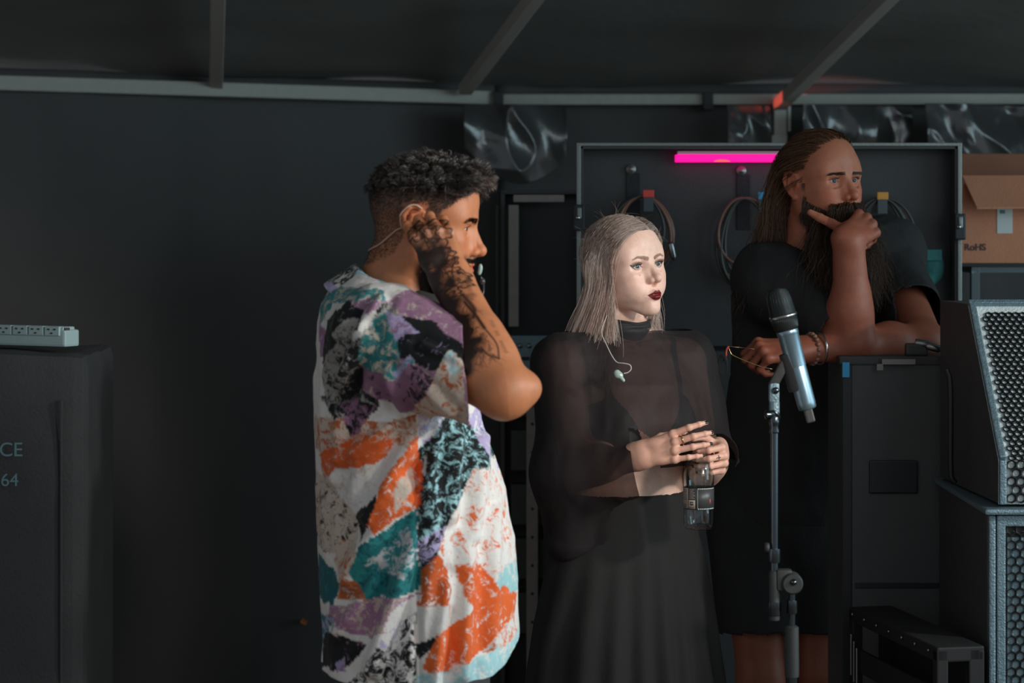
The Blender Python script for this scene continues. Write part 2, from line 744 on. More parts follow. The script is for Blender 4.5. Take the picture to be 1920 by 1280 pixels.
def head_sculpt(jaw=1.0, brow=1.0, nose=1.0, lips=1.0, neck=0.056, cheek=1.0, chin=1.0, eye=1.0, lid=1.0, ears=True, noseup=0.0, ey=0.0315, age=1.0, tilt=0.06, neckdir=(-0.045, 0, -0.21), wrinkles=False):
    s = Sculpt()
    s.U(ell((-0.004, 0, 0.034), (0.094, 0.0745, 0.084)), 0.01)
    s.U(ell((0.046, 0, 0.045), (0.046, 0.057, 0.055)), 0.03)
    s.U(ell((0.048, 0, -0.028), (0.043, 0.052, 0.062)), 0.025)
    s.sym(lambda q: cone((-0.002, q * 0.057, -0.012), (0.002, q * 0.049 * jaw, -0.055), 0.016, 0.018), 0.022)
    s.sym(lambda q: cone((0.002, q * 0.049 * jaw, -0.055), (0.064, q * 0.015 * jaw, -0.097), 0.019, 0.015), 0.022)
    s.U(ell((0.078, 0, -0.098), (0.018 * chin, 0.019, 0.016)), 0.014)
    s.U(ell((0.071, 0, -0.066), (0.027, 0.030, 0.026)), 0.016)
    s.sym(lambda q: ell((0.057, q * 0.044, -0.022), (0.026, 0.018, 0.016)), 0.02)
    s.sym(lambda q: cone((0.055, q * 0.050, -0.02), (0.005, q * 0.064, -0.012), 0.010, 0.008), 0.018)
    s.sym(lambda q: ell((0.060, q * 0.034, -0.050), (0.024 * cheek, 0.020 * cheek, 0.024)), 0.022)
    s.sym(lambda q: ell((0.030, q * 0.045, -0.042), (0.036, 0.020, 0.030)), 0.022)
    s.sym(lambda q: ell((0.050, q * 0.046, 0.022), (0.030, 0.020, 0.028)), 0.025)
    s.sym(lambda q: cone((0.083, q * 0.010, 0.018), (0.068, q * 0.047, 0.017), 0.0105 * brow, 0.0095 * brow), 0.014)
    s.sym(lambda q: ell((0.099, q * 0.033, -0.001), (0.021, 0.0185, 0.0120)), 0.012, True)
    # neck
    s.U(cone((-0.022, 0, -0.045), neckdir, neck, neck * 1.06), 0.022)
    s.sym(lambda q: cone((-0.012, q * 0.052, -0.035), (0.012 + neckdir[0] * 0.4, q * 0.012, neckdir[2] * 0.95), 0.012, 0.011), 0.016)
    # eyelids: a ball with an almond cut away, the eyeball sits inside
    s.sym(lambda q: ell((0.0725, q * ey, -0.001), 0.0138), 0.005)
    # upper lid fold
    for q in (-1, 1):
        pts = [np.array((0.0895 - 0.28 * (a * 0.0135) ** 2 / 0.0135 - abs(a) * 0.0035, q * (ey + a * 0.0145), 0.0085 - 0.004 * a * a)) for a in np.linspace(-1, 1, 7)]
        for i in range(6):
            s.D(cone(pts[i], pts[i + 1], 0.0011, 0.0011), 0.0025)
        for i in range(5):   # fold above it
            s.U(cone(pts[i] + (-0.004, 0, 0.0042), pts[i + 1] + (-0.004, 0, 0.0042), 0.003, 0.003), 0.005)
        # tear trough
        if age > 0.5:
            s.D(cone((0.0895, q * 0.017, -0.012), (0.083, q * 0.038, -0.0165), 0.0015, 0.0015), 0.005)

    def almond(q):
        yc, zc, R = q * ey, -0.0012, 0.0172 / eye
        up, dn = 0.0128 / eye * (1.06 - 0.06 * lid), 0.0138 / eye

        def f(P):
            y, z, x = P[:, 1] - yc, P[:, 2] - zc, P[:, 0]
            z = z - tilt * y * q
            d = np.maximum(np.hypot(y, z + up) - R * lid ** 0.25, np.hypot(y, z - dn) - R)
            return np.maximum(d, 0.068 - x)
        return f, np.array((0.08, yc, zc)), 0.02
    s.sym(almond, 0.0008, True)
    # nose
    n = nose
    s.U(cone((0.087, 0, 0.007), (0.087 + 0.0205 * n, 0, -0.034 + noseup), 0.0072 * n, 0.0085 * n), 0.010)
    s.sym(lambda q: cone((0.084, q * 0.007, -0.008), (0.091, q * 0.010 * n, -0.036 + noseup), 0.008, 0.009 * n), 0.009)
    s.U(ell((0.0895 + 0.0205 * n, 0, -0.0372 + noseup), 0.0098 * n), 0.006)
    s.sym(lambda q: ell((0.0975, q * 0.0118 * n, -0.0405 + noseup), (0.0105 * n, 0.0072 * n, 0.0082)), 0.0045)
    s.U(cone((0.104, 0, -0.0445 + noseup), (0.094, 0, -0.051 + noseup * 0.7), 0.0048, 0.006), 0.004)
    s.sym(lambda q: ell((0.1015, q * 0.0068 * n, -0.0488 + noseup), (0.0062, 0.0034, 0.0045)), 0.002, True)
    if age > 0.5:
      s.sym(lambda q: cone((0.0985, q * 0.020 * n, -0.036), (0.0885, q * 0.033, -0.058), 0.0010, 0.0006), 0.007, True)
    # mouth
    l = lips
    s.U(cone((0.0975, 0.004, -0.0625), (0.0875, 0.022, -0.0680), 0.0052 * l, 0.0026), 0.004)
    s.U(cone((0.0975, -0.004, -0.0625), (0.0875, -0.022, -0.0680), 0.0052 * l, 0.0026), 0.004)
    s.U(cone((0.0965, 0.004, -0.0752), (0.087, 0.019, -0.0705), 0.0064 * l, 0.0032), 0.004)
    s.U(cone((0.0965, -0.004, -0.0752), (0.087, -0.019, -0.0705), 0.0064 * l, 0.0032), 0.004)
    s.sym(lambda q: cone((0.1042, 0, -0.0684), (0.0895, q * 0.0245, -0.0690), 0.0017, 0.0013), 0.0018, True)
    s.D(cone((0.1055, 0, -0.053), (0.1062, 0, -0.0585), 0.0020, 0.0024), 0.003)
    s.D(ell((0.1055, 0, -0.0868), (0.009, 0.021, 0.0052)), 0.009)
    if wrinkles:
        s.sym(lambda q: cone((0.103, q * 0.0045, 0.010), (0.101, q * 0.006, 0.030), 0.0032, 0.0022), 0.003, True)
        for zz in ():
            for q in (-1, 1):
                s.D(cone((0.1000 - (zz - 0.045) * 0.36, 0, zz), (0.0920 - (zz - 0.045) * 0.36, q * 0.026, zz + 0.002), 0.0009, 0.0008), 0.007)
    if ears:
        for q in (-1, 1):
            e = lambda x, y, z: (x, q * (y - 0.003), z)
            s.U(ell(e(-0.009, 0.079, 0.001), (0.0175, 0.0065, 0.028)), 0.006)
            hx = [e(0.008, 0.076, 0.002), e(0.006, 0.081, 0.020), e(-0.006, 0.087, 0.029), e(-0.019, 0.090, 0.025), e(-0.0265, 0.090, 0.010),
                  e(-0.024, 0.088, -0.006), e(-0.016, 0.083, -0.020), e(-0.006, 0.078, -0.031)]
            s.chain(hx, [0.0036, 0.0036, 0.0038, 0.0040, 0.0038, 0.0036, 0.0042, 0.0072], 0.003)
            s.chain([e(0.000, 0.084, 0.019), e(-0.013, 0.086, 0.012), e(-0.0165, 0.086, -0.004), e(-0.009, 0.083, -0.017)], [0.0028, 0.0034, 0.0036, 0.0036], 0.003)
            s.U(cone(e(0.009, 0.079, -0.002), e(0.009, 0.079, -0.008), 0.0046, 0.0046), 0.003)
            s.D(ell(e(-0.004, 0.0875, -0.005), (0.0085, 0.0075, 0.0115)), 0.003)
    return s


def eyeballs(iris='#7fa0a8', look=(0, 0), r=0.0126, scale=1.0, ey=0.0315):
    """two eyeballs; look = (left, up) in radians"""
    Vs, Qs, Cs = [], [], []
    nu, nv = 28, 24
    ir = lin(iris)
    off = 0
    fwd = np.array([math.cos(look[1]) * math.cos(look[0]), math.sin(look[0]), math.sin(look[1])])
    R = np.array(Vector((0, 0, 1)).rotation_difference(Vector(fwd)).to_matrix())
    for q in (-1, 1):
        V, C = [], []
        for i in range(nv + 1):
            th = PI * (i / nv) ** 1.5 * 0.75
            for j in range(nu):
                a = 2 * PI * j / nu
                rr = r * (1.0 + (0.03 if th < 0.42 else 0))
                V.append((rr * math.sin(th) * math.cos(a), rr * math.sin(th) * math.sin(a), rr * math.cos(th)))
                if th < 0.17: c = np.array((0.003, 0.003, 0.003))
                elif th < 0.42: c = ir * (0.8 + 0.35 * math.sin(a * 9) ** 2)
                elif th < 0.49: c = ir * 0.2
                else: c = np.array((0.62, 0.57, 0.54))
                C.append(c)
        Q = []
        for i in range(nv):
            for j in range(nu):
                Q.append((i * nu + j, (i + 1) * nu + j, (i + 1) * nu + (j + 1) % nu, i * nu + (j + 1) % nu))
        V = np.array(V) @ R.T + np.array((0.0722, q * ey, -0.001))
        Vs.append(V); Qs.append(np.array(Q) + off); Cs.append(np.array(C)); off += len(V)
    return np.vstack(Vs) * scale, np.vstack(Qs), np.vstack(Cs)


def soft(d, w):
    """1 inside (d<0) fading over w"""
    return np.clip(0.5 - d / w, 0, 1)


def seg_dist(Y, Z, pts):
    d = np.full(len(Y), 1e9); tt = np.zeros(len(Y))
    n = len(pts) - 1
    for i in range(n):
        (a0, a1), (b0, b1) = pts[i], pts[i + 1]
        ux, uy = b0 - a0, b1 - a1
        t = np.clip(((Y - a0) * ux + (Z - a1) * uy) / (ux * ux + uy * uy + 1e-12), 0, 1)
        dd = np.hypot(Y - a0 - t * ux, Z - a1 - t * uy)
        m = dd < d
        d[m] = dd[m]; tt[m] = (i + t[m]) / n
    return d, tt


def mixc(C, col, w):
    return C * (1 - w[:, None]) + np.asarray(col) * w[:, None]


def face_colour(V, base, lipc, browc, blush=0.25,  brow_w=0.0035, liner=0.0, lips=1.0, browz=0.0185, arch=0.004, ey=0.0315, btaper=0.65):
    """V in head-local metres"""
    C = np.tile(np.asarray(base, float), (len(V), 1))
    x, y, z = V[:, 0], np.abs(V[:, 1]), V[:, 2]
    fr = np.clip((x - 0.04) / 0.02, 0, 1)
    C *= (1 + 0.06 * fbm(V, 40, 3, 3))[:, None]
    red = np.asarray(base) * np.array((1.05, 0.72, 0.68))
    C = mixc(C, red, blush * fr * np.exp(-(((y - 0.042) / 0.018) ** 2 + ((z + 0.034) / 0.016) ** 2)))
    C = mixc(C, red, blush * 1.2 * np.exp(-((y / 0.014) ** 2 + ((z + 0.038) / 0.012) ** 2 + ((x - 0.105) / 0.02) ** 2)))
    # ears a little redder
    C = mixc(C, red, 0.5 * soft(0.076 - y, 0.006) * soft(np.abs(x + 0.008) - 0.025, 0.01))
    # lips
    up = -0.0615 + 0.0022 * np.exp(-((y - 0.005) / 0.004) ** 2) - 0.0078 * (y / 0.024) ** 2
    lo = -0.0815 + 0.0125 * (y / 0.0215) ** 2
    hh = 0.0062 * lips
    zc = -0.0685
    up2 = zc + (up - zc) * lips
    lo2 = zc + (lo - zc) * lips
    w = soft(np.maximum(z - up2, lo2 - z), 0.0012) * soft(y - 0.0225, 0.001) * (x > 0.08)
    C = mixc(C, lipc, w)
    # brows
    pts = [(0.012, browz - 0.0028), (0.022, browz + arch * 0.25), (0.036, browz + arch), (0.048, browz - arch * 0.5)]
    d, t = seg_dist(y, z, pts)
    wd = brow_w * (1.0 - btaper * t)
    w = soft(d - wd, 0.002) * (x > 0.05) * (0.75 + 0.25 * noise(V, 600, 5))
    C = mixc(C, browc, np.clip(w, 0, 1))
    if liner > 0:
        y = y - (ey - 0.0315)
        pts = [(0.0185, -0.003), (0.0225, 0.0022), (0.0315, 0.0046), (0.039, 0.0026), (0.0445, 0.0010), (0.051, 0.0050)]
        d, t = seg_dist(y, z, pts)
        w = soft(d - (0.0009 + 0.0021 * t * (1 - np.clip((t - 0.8) * 5, 0, 1))), 0.0012) * (x > 0.055)
        C = mixc(C, (0.012, 0.01, 0.012), liner * w)
        pts = [(0.022, -0.0058), (0.0315, -0.0078), (0.040, -0.0050), (0.0455, -0.0008)]
        d, t = seg_dist(y, z, pts)
        C = mixc(C, (0.02, 0.014, 0.014), liner * soft(d - (0.0003 + 0.0009 * t), 0.0014) * (x > 0.055))
        # eye shadow
        C = mixc(C, np.asarray(base) * (0.55, 0.42, 0.36), 0.5 * liner * np.exp(-(((y - 0.034) / 0.014) ** 2 + ((z - 0.007) / 0.005) ** 2)) * (x > 0.055))
    return C


def strands(P, R, C, sides=3, taper=0.35):
    """P (n,m,3) polylines -> tube mesh arrays; R (n,) radius; C (n,3) or (n,m,3) colour"""
    n, m, _ = P.shape
    T = np.gradient(P, axis=1)
    T /= np.linalg.norm(T, axis=2, keepdims=True) + 1e-12
    ref = np.array((0.31, 0.52, 0.8))
    U = np.cross(T, ref); U /= np.linalg.norm(U, axis=2, keepdims=True) + 1e-12
    W = np.cross(T, U)
    rr = np.asarray(R)[:, None] * (1 - (1 - taper) * np.linspace(0, 1, m)[None] ** 2)
    V = np.stack([P + rr[..., None] * (math.cos(2 * PI * k / sides) * U + math.sin(2 * PI * k / sides) * W) for k in range(sides)], 2)
    V = V.reshape(-1, 3)
    base = (np.arange(n)[:, None] * m + np.arange(m - 1)[None]) * sides
    Q = []
    for k in range(sides):
        k2 = (k + 1) % sides
        Q.append(np.stack([base + k, base + k2, base + sides + k2, base + sides + k], -1).reshape(-1, 4))
    Q = np.concatenate(Q)
    if C.ndim == 2:
        C = np.repeat(C[:, None], m, 1)
    Cv = np.repeat(C.reshape(-1, 3), sides, 0)
    return V, Q, Cv


def grow(f, S, N, step, m, dirfun, lift=0.003, stiff=0.0, cling=None):
    """strands grown from scalp points S (normals N) through a direction field, kept outside f"""
    P = S.copy(); out = [P.copy()]
    D = N.copy()
    for i in range(1, m):
        t = i / (m - 1)
        want = dirfun(P, t, S)
        want = want / (np.linalg.norm(want, axis=1)[:, None] + 1e-9)
        D = D * stiff + want * (1 - stiff)
        D /= np.linalg.norm(D, axis=1)[:, None] + 1e-9
        P = P + D * (step[:, None] if np.ndim(step) else step)
        d = f(P)
        lf = lift if np.ndim(lift) == 0 else lift
        bad = d < lf
        if bad.any():
            g = grad(f, P[bad])
            P[bad] += g * ((lf if np.ndim(lf) == 0 else lf[bad]) - d[bad])[:, None]
        if cling is not None:
            w = cling(P, t)
            far = (w > 0) & (d > lf) & (d < 0.9)
            if far.any():
                g = grad(f, P[far])
                P[far] -= g * ((d - lf)[far] * w[far])[:, None]
        out.append(P.copy())
    return np.stack(out, 1)


def scatter(V, Q, mask, n, seed=0):
    """random points (with normals) on the quads whose centre passes mask"""
    g = np.random.default_rng(seed)
    c = V[Q].mean(1)
    sel = np.nonzero(mask(c))[0]
    a = V[Q[sel, 1]] - V[Q[sel, 0]]; b = V[Q[sel, 3]] - V[Q[sel, 0]]
    nr = np.cross(a, b)
    ar = np.linalg.norm(nr, axis=1)
    k = g.choice(len(sel), n, p=ar / ar.sum())
    u, v = g.random((n, 1)), g.random((n, 1))
    p = V[Q[sel[k], 0]] * (1 - u) * (1 - v) + V[Q[sel[k], 1]] * u * (1 - v) + V[Q[sel[k], 2]] * u * v + V[Q[sel[k], 3]] * (1 - u) * v
    nn = nr[k] / (ar[k][:, None] + 1e-15)
    return p, nn
# ------------------------------------------------------------------ arms and hands


def unit(v):
    v = np.asarray(v, float)
    return v / np.linalg.norm(v)


def hand(s, W, d, b, right=True, flex=None, sc=1.0, thumb=None, thin=1.0, spread=0.06, mid_mcp=0.094):
    """adds a hand to sculpt s. W wrist, d wrist->knuckles, b out of the back of the hand.
    flex: 4 x (mcp, pip, dip) degrees, index to little; thumb: 3 (d, s, b) directions. returns joints and nails"""
    d = unit(d)
    b = np.asarray(b, float); b = unit(b - d * d.dot(b))
    sd = np.cross(b, d) if right else np.cross(d, b)     # towards the thumb
    W = np.asarray(W, float)
    off = [(0.027, 0.093), (0.006, 0.095), (-0.014, 0.089), (-0.033, 0.080)]
    ln = [(0.043, 0.026, 0.020), (0.047, 0.030, 0.021), (0.044, 0.028, 0.021), (0.034, 0.020, 0.019)]
    rd = [(0.0098, 0.0084, 0.0066), (0.0098, 0.0086, 0.0068), (0.0094, 0.0080, 0.0064), (0.0082, 0.0070, 0.0058)]
    flex = flex or [(20, 30, 15)] * 4
    J, nails = [], []
    # carpus and metacarpals
    wr = 0.0185 * sc * thin
    for k, o in enumerate((0.013, -0.013)):
        s.U(cone(W + sd * o * sc - d * 0.01, W + sd * o * 1.2 * sc + d * 0.03 * sc, wr, 0.016 * sc * thin), 0.012)
    for i in range(4):
        o, l = off[i]
        base = W + sd * o * 0.55 * sc + d * 0.02 * sc
        mcp = W + sd * o * sc + d * l * sc - b * (0.004 if i in (0, 3) else 0.0) * sc - b * (0.003 if i == 3 else 0) * sc
        s.U(cone(base, mcp - b * 0.002 * sc, 0.014 * sc * thin, 0.0112 * sc * thin), 0.010 * sc)
        s.U(ell(mcp + b * 0.0022 * sc, 0.0098 * sc * thin), 0.005 * sc)
        a = spread * (0.9, 0.2, -0.5, -1.2)[i]
        fd = unit(d + sd * a)
        fb = unit(b - fd * fd.dot(b))
        ang = 0
        p = mcp
        js = [mcp]
        r0 = rd[i][0]
        rr = [rd[i][0] * 1.0, rd[i][0] * 0.92, rd[i][1] * 0.9, rd[i][2] * 0.92]
        for j in range(3):
            ang += math.radians(flex[i][j])
            v = math.cos(ang) * fd - math.sin(ang) * fb
            q = p + v * ln[i][j] * sc
            s.U(cone(p, q, rr[j] * sc * thin, rr[j + 1] * sc * thin), 0.0028 * sc if j else 0.006 * sc)
            if j < 2:
                s.U(ell(q, rr[j + 1] * 1.06 * sc * thin), 0.0025 * sc)
            p = q
            js.append(q)
        bv = math.cos(ang) * fb + math.sin(ang) * fd
        nails.append((p + v * 0.001 * sc, v, bv, rr[3] * sc * thin))
        # crease under the finger (webbing)
        J.append(js)
    # thumb
    th = thumb or [(0.45, 0.75, -0.45), (0.75, 0.45, -0.4), (0.85, 0.2, -0.35)]
    p = W + d * 0.022 * sc + sd * 0.020 * sc - b * 0.008 * sc
    js = [p]
    tl = (0.042, 0.033, 0.026); tr = (0.0135, 0.0110, 0.0098, 0.0074)
    for j in range(3):
        v = unit(d * th[j][0] + sd * th[j][1] + b * th[j][2])
        q = p + v * tl[j] * sc
        s.U(cone(p, q, tr[j] * sc * thin, tr[j + 1] * sc * thin), 0.010 * sc if j == 0 else 0.004 * sc)
        p = q
        js.append(q)
    tb = unit(np.cross(np.cross(v, sd + b), v))
    nails.append((p, v, tb, tr[3] * sc * thin))
    J.append(js)
    # heel and ball of the palm
    s.U(ell(W + d * 0.045 * sc + sd * 0.014 * sc - b * 0.010 * sc, np.array((0.026, 0.026, 0.018)) * sc * thin), 0.012)
    s.U(ell(W + d * 0.045 * sc - sd * 0.018 * sc - b * 0.009 * sc, np.array((0.020, 0.020, 0.017)) * sc * thin), 0.012)
    return dict(J=J, nails=nails, d=d, b=b, s=sd, W=W)


def forearm(s, E, W, b, sd, re=0.042, rw=0.024, belly=1.0):
    """elbow to wrist; oval towards the wrist"""
    E = np.asarray(E, float); W = np.asarray(W, float)
    ax = unit(W - E)
    L = np.linalg.norm(W - E)
    for o in (0.010, -0.010):
        s.U(cone(E + ax * 0.25 * L + sd * o * 0.6, W + sd * o * 1.1, re * 0.80, rw * 0.78), 0.02)
    s.U(cone(E, E + ax * L * 0.45, re * 0.92, re * 0.86), 0.02)
    s.U(ell(E + ax * L * 0.28 + sd * 0.012 * belly, (re * 0.95,) * 3), 0.03)


def nail_colour(V, C, hands, colour, idx=(0, 1, 2, 3, 4)):
    for h in hands:
        for i in idx:
            p, v, bv, r = h['nails'][i]
            q = V - (p + bv * r * 0.55)
            u, w = q @ v, q @ bv
            sx = q @ np.cross(v, bv)
            m = (np.abs(u) < r * 1.25) & (np.abs(sx) < r * 0.78) & (w > -r * 0.15) & (w < r * 1.2)
            C[m] = colour
    return C


def sphere_mesh(c, r, n=12, m=8):
    b = MB()
    b.lathe([(r * math.sin(PI * i / m), r * -math.cos(PI * i / m)) for i in range(m + 1)], c, (0, 0, 1), n)
    return b


def person_eyes(root, R, t, sc, iris, look, mat, ey=0.0315):
    V, Q, C = eyeballs(iris, look, ey=ey)
    V = V * sc @ R.T + t
    h = len(V) // 2
    hq = len(Q) // 2
    for k in range(2):
        adopt(mesh_obj('eye', V[k * h:(k + 1) * h], Q[k * hq:(k + 1) * hq] - k * h, mat, None, True, C[k * h:(k + 1) * h]), root)


def cloth_folds(V, N, amp, freq, seed=0, stretch=(1, 1, 0.35)):
    q = V * np.array(stretch)
    a = fbm(q, freq, 3, seed)
    b = 1 - np.abs(fbm(q + 3.1, freq * 0.8, 2, seed + 5))
    return V + N * ((a * 0.6 + (b - 0.6) * 0.8) * amp)[:, None]


def vnormals(V, Q):
    a = V[Q[:, 2]] - V[Q[:, 0]]; b = V[Q[:, 3]] - V[Q[:, 1]]
    n = np.cross(a, b)
    N = np.zeros_like(V)
    for i in range(4):
        np.add.at(N, Q[:, i], n)
    return N / (np.linalg.norm(N, axis=1)[:, None] + 1e-12)


def keep_faces(V, Q, mask, extra=()):
    """drop quads whose centre fails mask; compact"""
    Q = Q[mask(V[Q].mean(1))]
    u, inv = np.unique(Q, return_inverse=True)
    inv = inv.reshape(-1, 4)
    return (V[u], inv) + tuple(e[u] for e in extra)


def trim(V, Q, gs):
    """cut the cloth where any of the fields gs goes negative; edge vertices slide onto the cut"""
    g = np.min(gs, 0)
    ins = g >= 0
    cnt = ins[Q].sum(1)
    Qk = Q[cnt > 0]
    mixed = Qk[(ins[Qk].sum(1) < 4)]
    V = V.copy()
    best = np.full(len(V), -1); bt = np.full(len(V), 2.0)
    for i in range(4):
        for j in ((i + 1) % 4, (i + 3) % 4, (i + 2) % 4):
            a, b = mixed[:, i], mixed[:, j]
            m = (~ins[a]) & ins[b]
            t = np.where(m, g[b] / (g[b] - g[a] + 1e-12) + (1.0 if j == (i + 2) % 4 else 0.0), 3.0)
            for k in np.flatnonzero(m):
                if t[k] < bt[a[k]]:
                    bt[a[k]] = t[k]; best[a[k]] = b[k]
    mv = np.flatnonzero(best >= 0)
    tt = (bt[mv] % 1.0)[:, None]
    V[mv] = V[best[mv]] * (1 - tt) + V[mv] * tt
    u, inv = np.unique(Qk, return_inverse=True)
    return V[u], inv.reshape(-1, 4), u


def solid(o, t=0.0015, offset=-1):
    m = o.modifiers.new('thickness', 'SOLIDIFY')
    m.thickness = t
    m.offset = offset
    return o


def cut_mesh(o, planes):
    """planes: (point, normal): what lies on the normal's side is cut off"""
    bm = bmesh.new()
    bm.from_mesh(o.data)
    for p, n in planes:
        bmesh.ops.bisect_plane(bm, geom=bm.verts[:] + bm.edges[:] + bm.faces[:], plane_co=p, plane_no=n, clear_outer=True)
    bm.to_mesh(o.data)
    bm.free()
    return o


def shoe(root, c, yaw, mat, sole, sc=1.0):
    """a lace-up shoe, toe towards yaw; c on the floor under the ankle"""
    s = Sculpt()
    s.U(ell((0.06, 0, 0.035), (0.14, 0.046, 0.045)), 0.01).U(ell((0.15, 0, 0.032), (0.06, 0.044, 0.036)), 0.02)
    s.U(cone((-0.02, 0, 0.05), (-0.01, 0, 0.10), 0.046, 0.042), 0.03)
    s.U(ell((-0.03, 0, 0.03), (0.05, 0.042, 0.04)), 0.02)
    V, Q = sculpt_mesh(s, h=0.008, sub=1)
    V[:, 2] = np.maximum(V[:, 2], 0.012)
    R = rot_zyx(yaw)
    o = adopt(mesh_obj('shoe', V * sc @ R.T + c, Q, mat, None, True), root)
    b = MB()
    out = [(0.205 * math.cos(a) * (1 if math.cos(a) > 0 else 0.42), 0.05 * math.sin(a)) for a in np.linspace(0, 2 * PI, 28, endpoint=False)]
    b.prism(out, 0.0, 0.018, 'z')
    b.v = [tuple(np.array(v) * sc @ R.T + c) for v in b.v]
    so = b.build('sole', sole, None)
    so.parent = o
    return o
# ------------------------------------------------------------------ the tent: floor, tarpaulin walls, roof, frame
def structure(o):
    o['kind'] = 'structure'
    return o


M_floor = plain('stage_plywood', '#94755a', 0.7, 0, 0.3, 0.3, 3, 0.2, 40)
M_tarp = plain('black_pvc_tarpaulin', '#323233', 0.62, 0, 0.30, 0.10, 2.5, 0.2, 25)
M_roof = plain('black_roof_pvc', '#686864', 0.62, 0, 0.30, 0.12, 2.5, 0.2, 25)
M_sheet = plain('glossy_black_plastic', '#1c1e20', 0.20, 0, 1.0, 0.15, 8, 0.25, 18)
M_alu = plain('dull_aluminium', '#8d9290', 0.48, 0.85, 0.5, 0.15, 14, 0.1, 120)
M_beam = plain('galvanised_tube', '#aeb0a8', 0.62, 0.35, 0.4, 0.2, 30, 0.2, 160)
M_dark_metal = plain('dark_metal', '#3a3d40', 0.45, 0.7, 0.5)
M_tape = plain('black_gaffer_tape', '#17181a', 0.75, 0, 0.3)

b = MB(); b.box((0.5, 3.8, -0.06), (11, 11.0, 0.12))
structure(b.build('floor', M_floor))


def sheet(name, p0, p1, z0, z1, mat, amp, freq, seed, nx=140, nz=90, thick=0.004, n_out=(0, -1, 0)):
    """hanging cloth from p0 to p1 (x, y), rippled"""
    p0 = np.array(p0, float); p1 = np.array(p1, float)
    L = np.linalg.norm(p1 - p0)
    U, Z = np.meshgrid(np.linspace(0, 1, nx), np.linspace(z0, z1, nz), indexing='ij')
    P = np.stack([p0[0] + (p1[0] - p0[0]) * U, p0[1] + (p1[1] - p0[1]) * U, Z], -1).reshape(-1, 3)
    nrm = np.array(((p1 - p0)[1], -(p1 - p0)[0], 0)) / L
    q = np.stack([U.ravel() * L, Z.ravel() * 0.28, np.zeros(U.size)], 1)
    d = fbm(q, freq, 4, seed) + 0.8 * (1 - np.abs(fbm(q + 4.2, freq * 0.7, 3, seed + 3)))
    P = P + nrm * (d * amp)[:, None]
    idx = np.arange(nx * nz).reshape(nx, nz)
    Q = np.stack([idx[:-1, :-1], idx[1:, :-1], idx[1:, 1:], idx[:-1, 1:]], -1).reshape(-1, 4)
    return solid(mesh_obj(name, P, Q, mat, None, True), thick, 0)


# back wall in two runs that meet at the post behind the man's head
WA, WB, WC = (-4.2, 6.35), (-0.057, 8.62), (5.6, 8.62)
structure(sheet('wall_left', WA, WB, 0.0, 2.16, M_tarp, 0.030, 1.6, 3))
structure(sheet('wall_back', WB, WC, 0.0, 2.16, M_tarp, 0.030, 1.8, 9))
# roof rises from the eaves towards the photographer
nx, ny = 120, 90
Uu, Vv = np.meshgrid(np.linspace(-4.4, 5.8, nx), np.linspace(0, 1, ny), indexing='ij')
eave = np.where(Uu < WB[0], WB[1] + (Uu - WB[0]) * (WB[1] - WA[1]) / (WB[0] - WA[0]), WB[1]) + 0.05
Yr = eave + (2.6 - eave) * Vv
Zr = 2.15 + (eave - Yr) * 0.262
P = np.stack([Uu, Yr, Zr], -1).reshape(-1, 3)
P[:, 2] += 0.02 * fbm(P * (0.5, 1.0, 0), 2.0, 4, 5) - 0.05 * np.sin(np.clip(Vv.ravel(), 0, 1) * PI) * 0
idx = np.arange(nx * ny).reshape(nx, ny)
Q = np.stack([idx[:-1, :-1], idx[:-1, 1:], idx[1:, 1:], idx[1:, :-1]], -1).reshape(-1, 4)
structure(solid(mesh_obj('ceiling', P, Q, M_roof, None, True), 0.004, 0))


def bar(name, a, c, w, h, mat, bevel=0.004):
    a = np.array(a, float); c = np.array(c, float)
    d = c - a; L = np.linalg.norm(d)
    x = d / L
    y = unit(np.cross((0, 0, 1), x)) if abs(x[2]) < 0.95 else np.array((0, 1, 0))
    z = np.cross(x, y)
    b = MB(); b.box((a + c) / 2, (L, w, h), np.stack([x, y, z], 1), bevel)
    return b.build(name, mat)


zb = lambda py, Y: CAMH - (py - HZ) * Y / FPX
eL0, eL1 = np.array((-4.2, 6.30, 2.118)), np.array((-0.085, 8.545, 2.106))
structure(bar('trim_1', eL0, eL1, 0.05, 0.048, M_beam))
structure(bar('trim_2', (-0.095, 8.55, 2.100), (5.5, 8.55, 2.106), 0.05, 0.038, M_beam))
M_rafter = plain('dull_rafter_tube', '#b4b0a7', 0.6, 0.0, 0.4)
for i, (a, c) in enumerate([((405, 158, 8.05), (411, -120, 6.6)), ((872, 168, 8.42), (1150, -200, 6.4)), ((1462, 196, 8.50), (1880, -215, 6.4))]):
    structure(bar('trim_%d' % (i + 3), at(*a), at(*c), 0.045, 0.04, M_rafter))
# upright posts of the frame behind the tarpaulin joint and behind the case lid
structure(bar('trim_6', (-0.075, 8.56, 0.0), (-0.075, 8.56, 2.10), 0.05, 0.05, M_tape))
pl = at(1462, 0, 8.53)[0]
structure(bar('trim_7', (pl, 8.54, 0.0), (pl, 8.54, 2.09), 0.05, 0.05, M_beam))
for k, px in enumerate((935, 1327)):
    x = at(px, 0, 8.53)[0]
    b = MB(); b.box((x, 8.535, zb(190, 8.53)), (0.035, 0.075, 0.062), None, 0.004)
    structure(b.build('trim_%d' % (8 + k), M_tape))

# crumpled plastic sheeting tucked up under the eaves


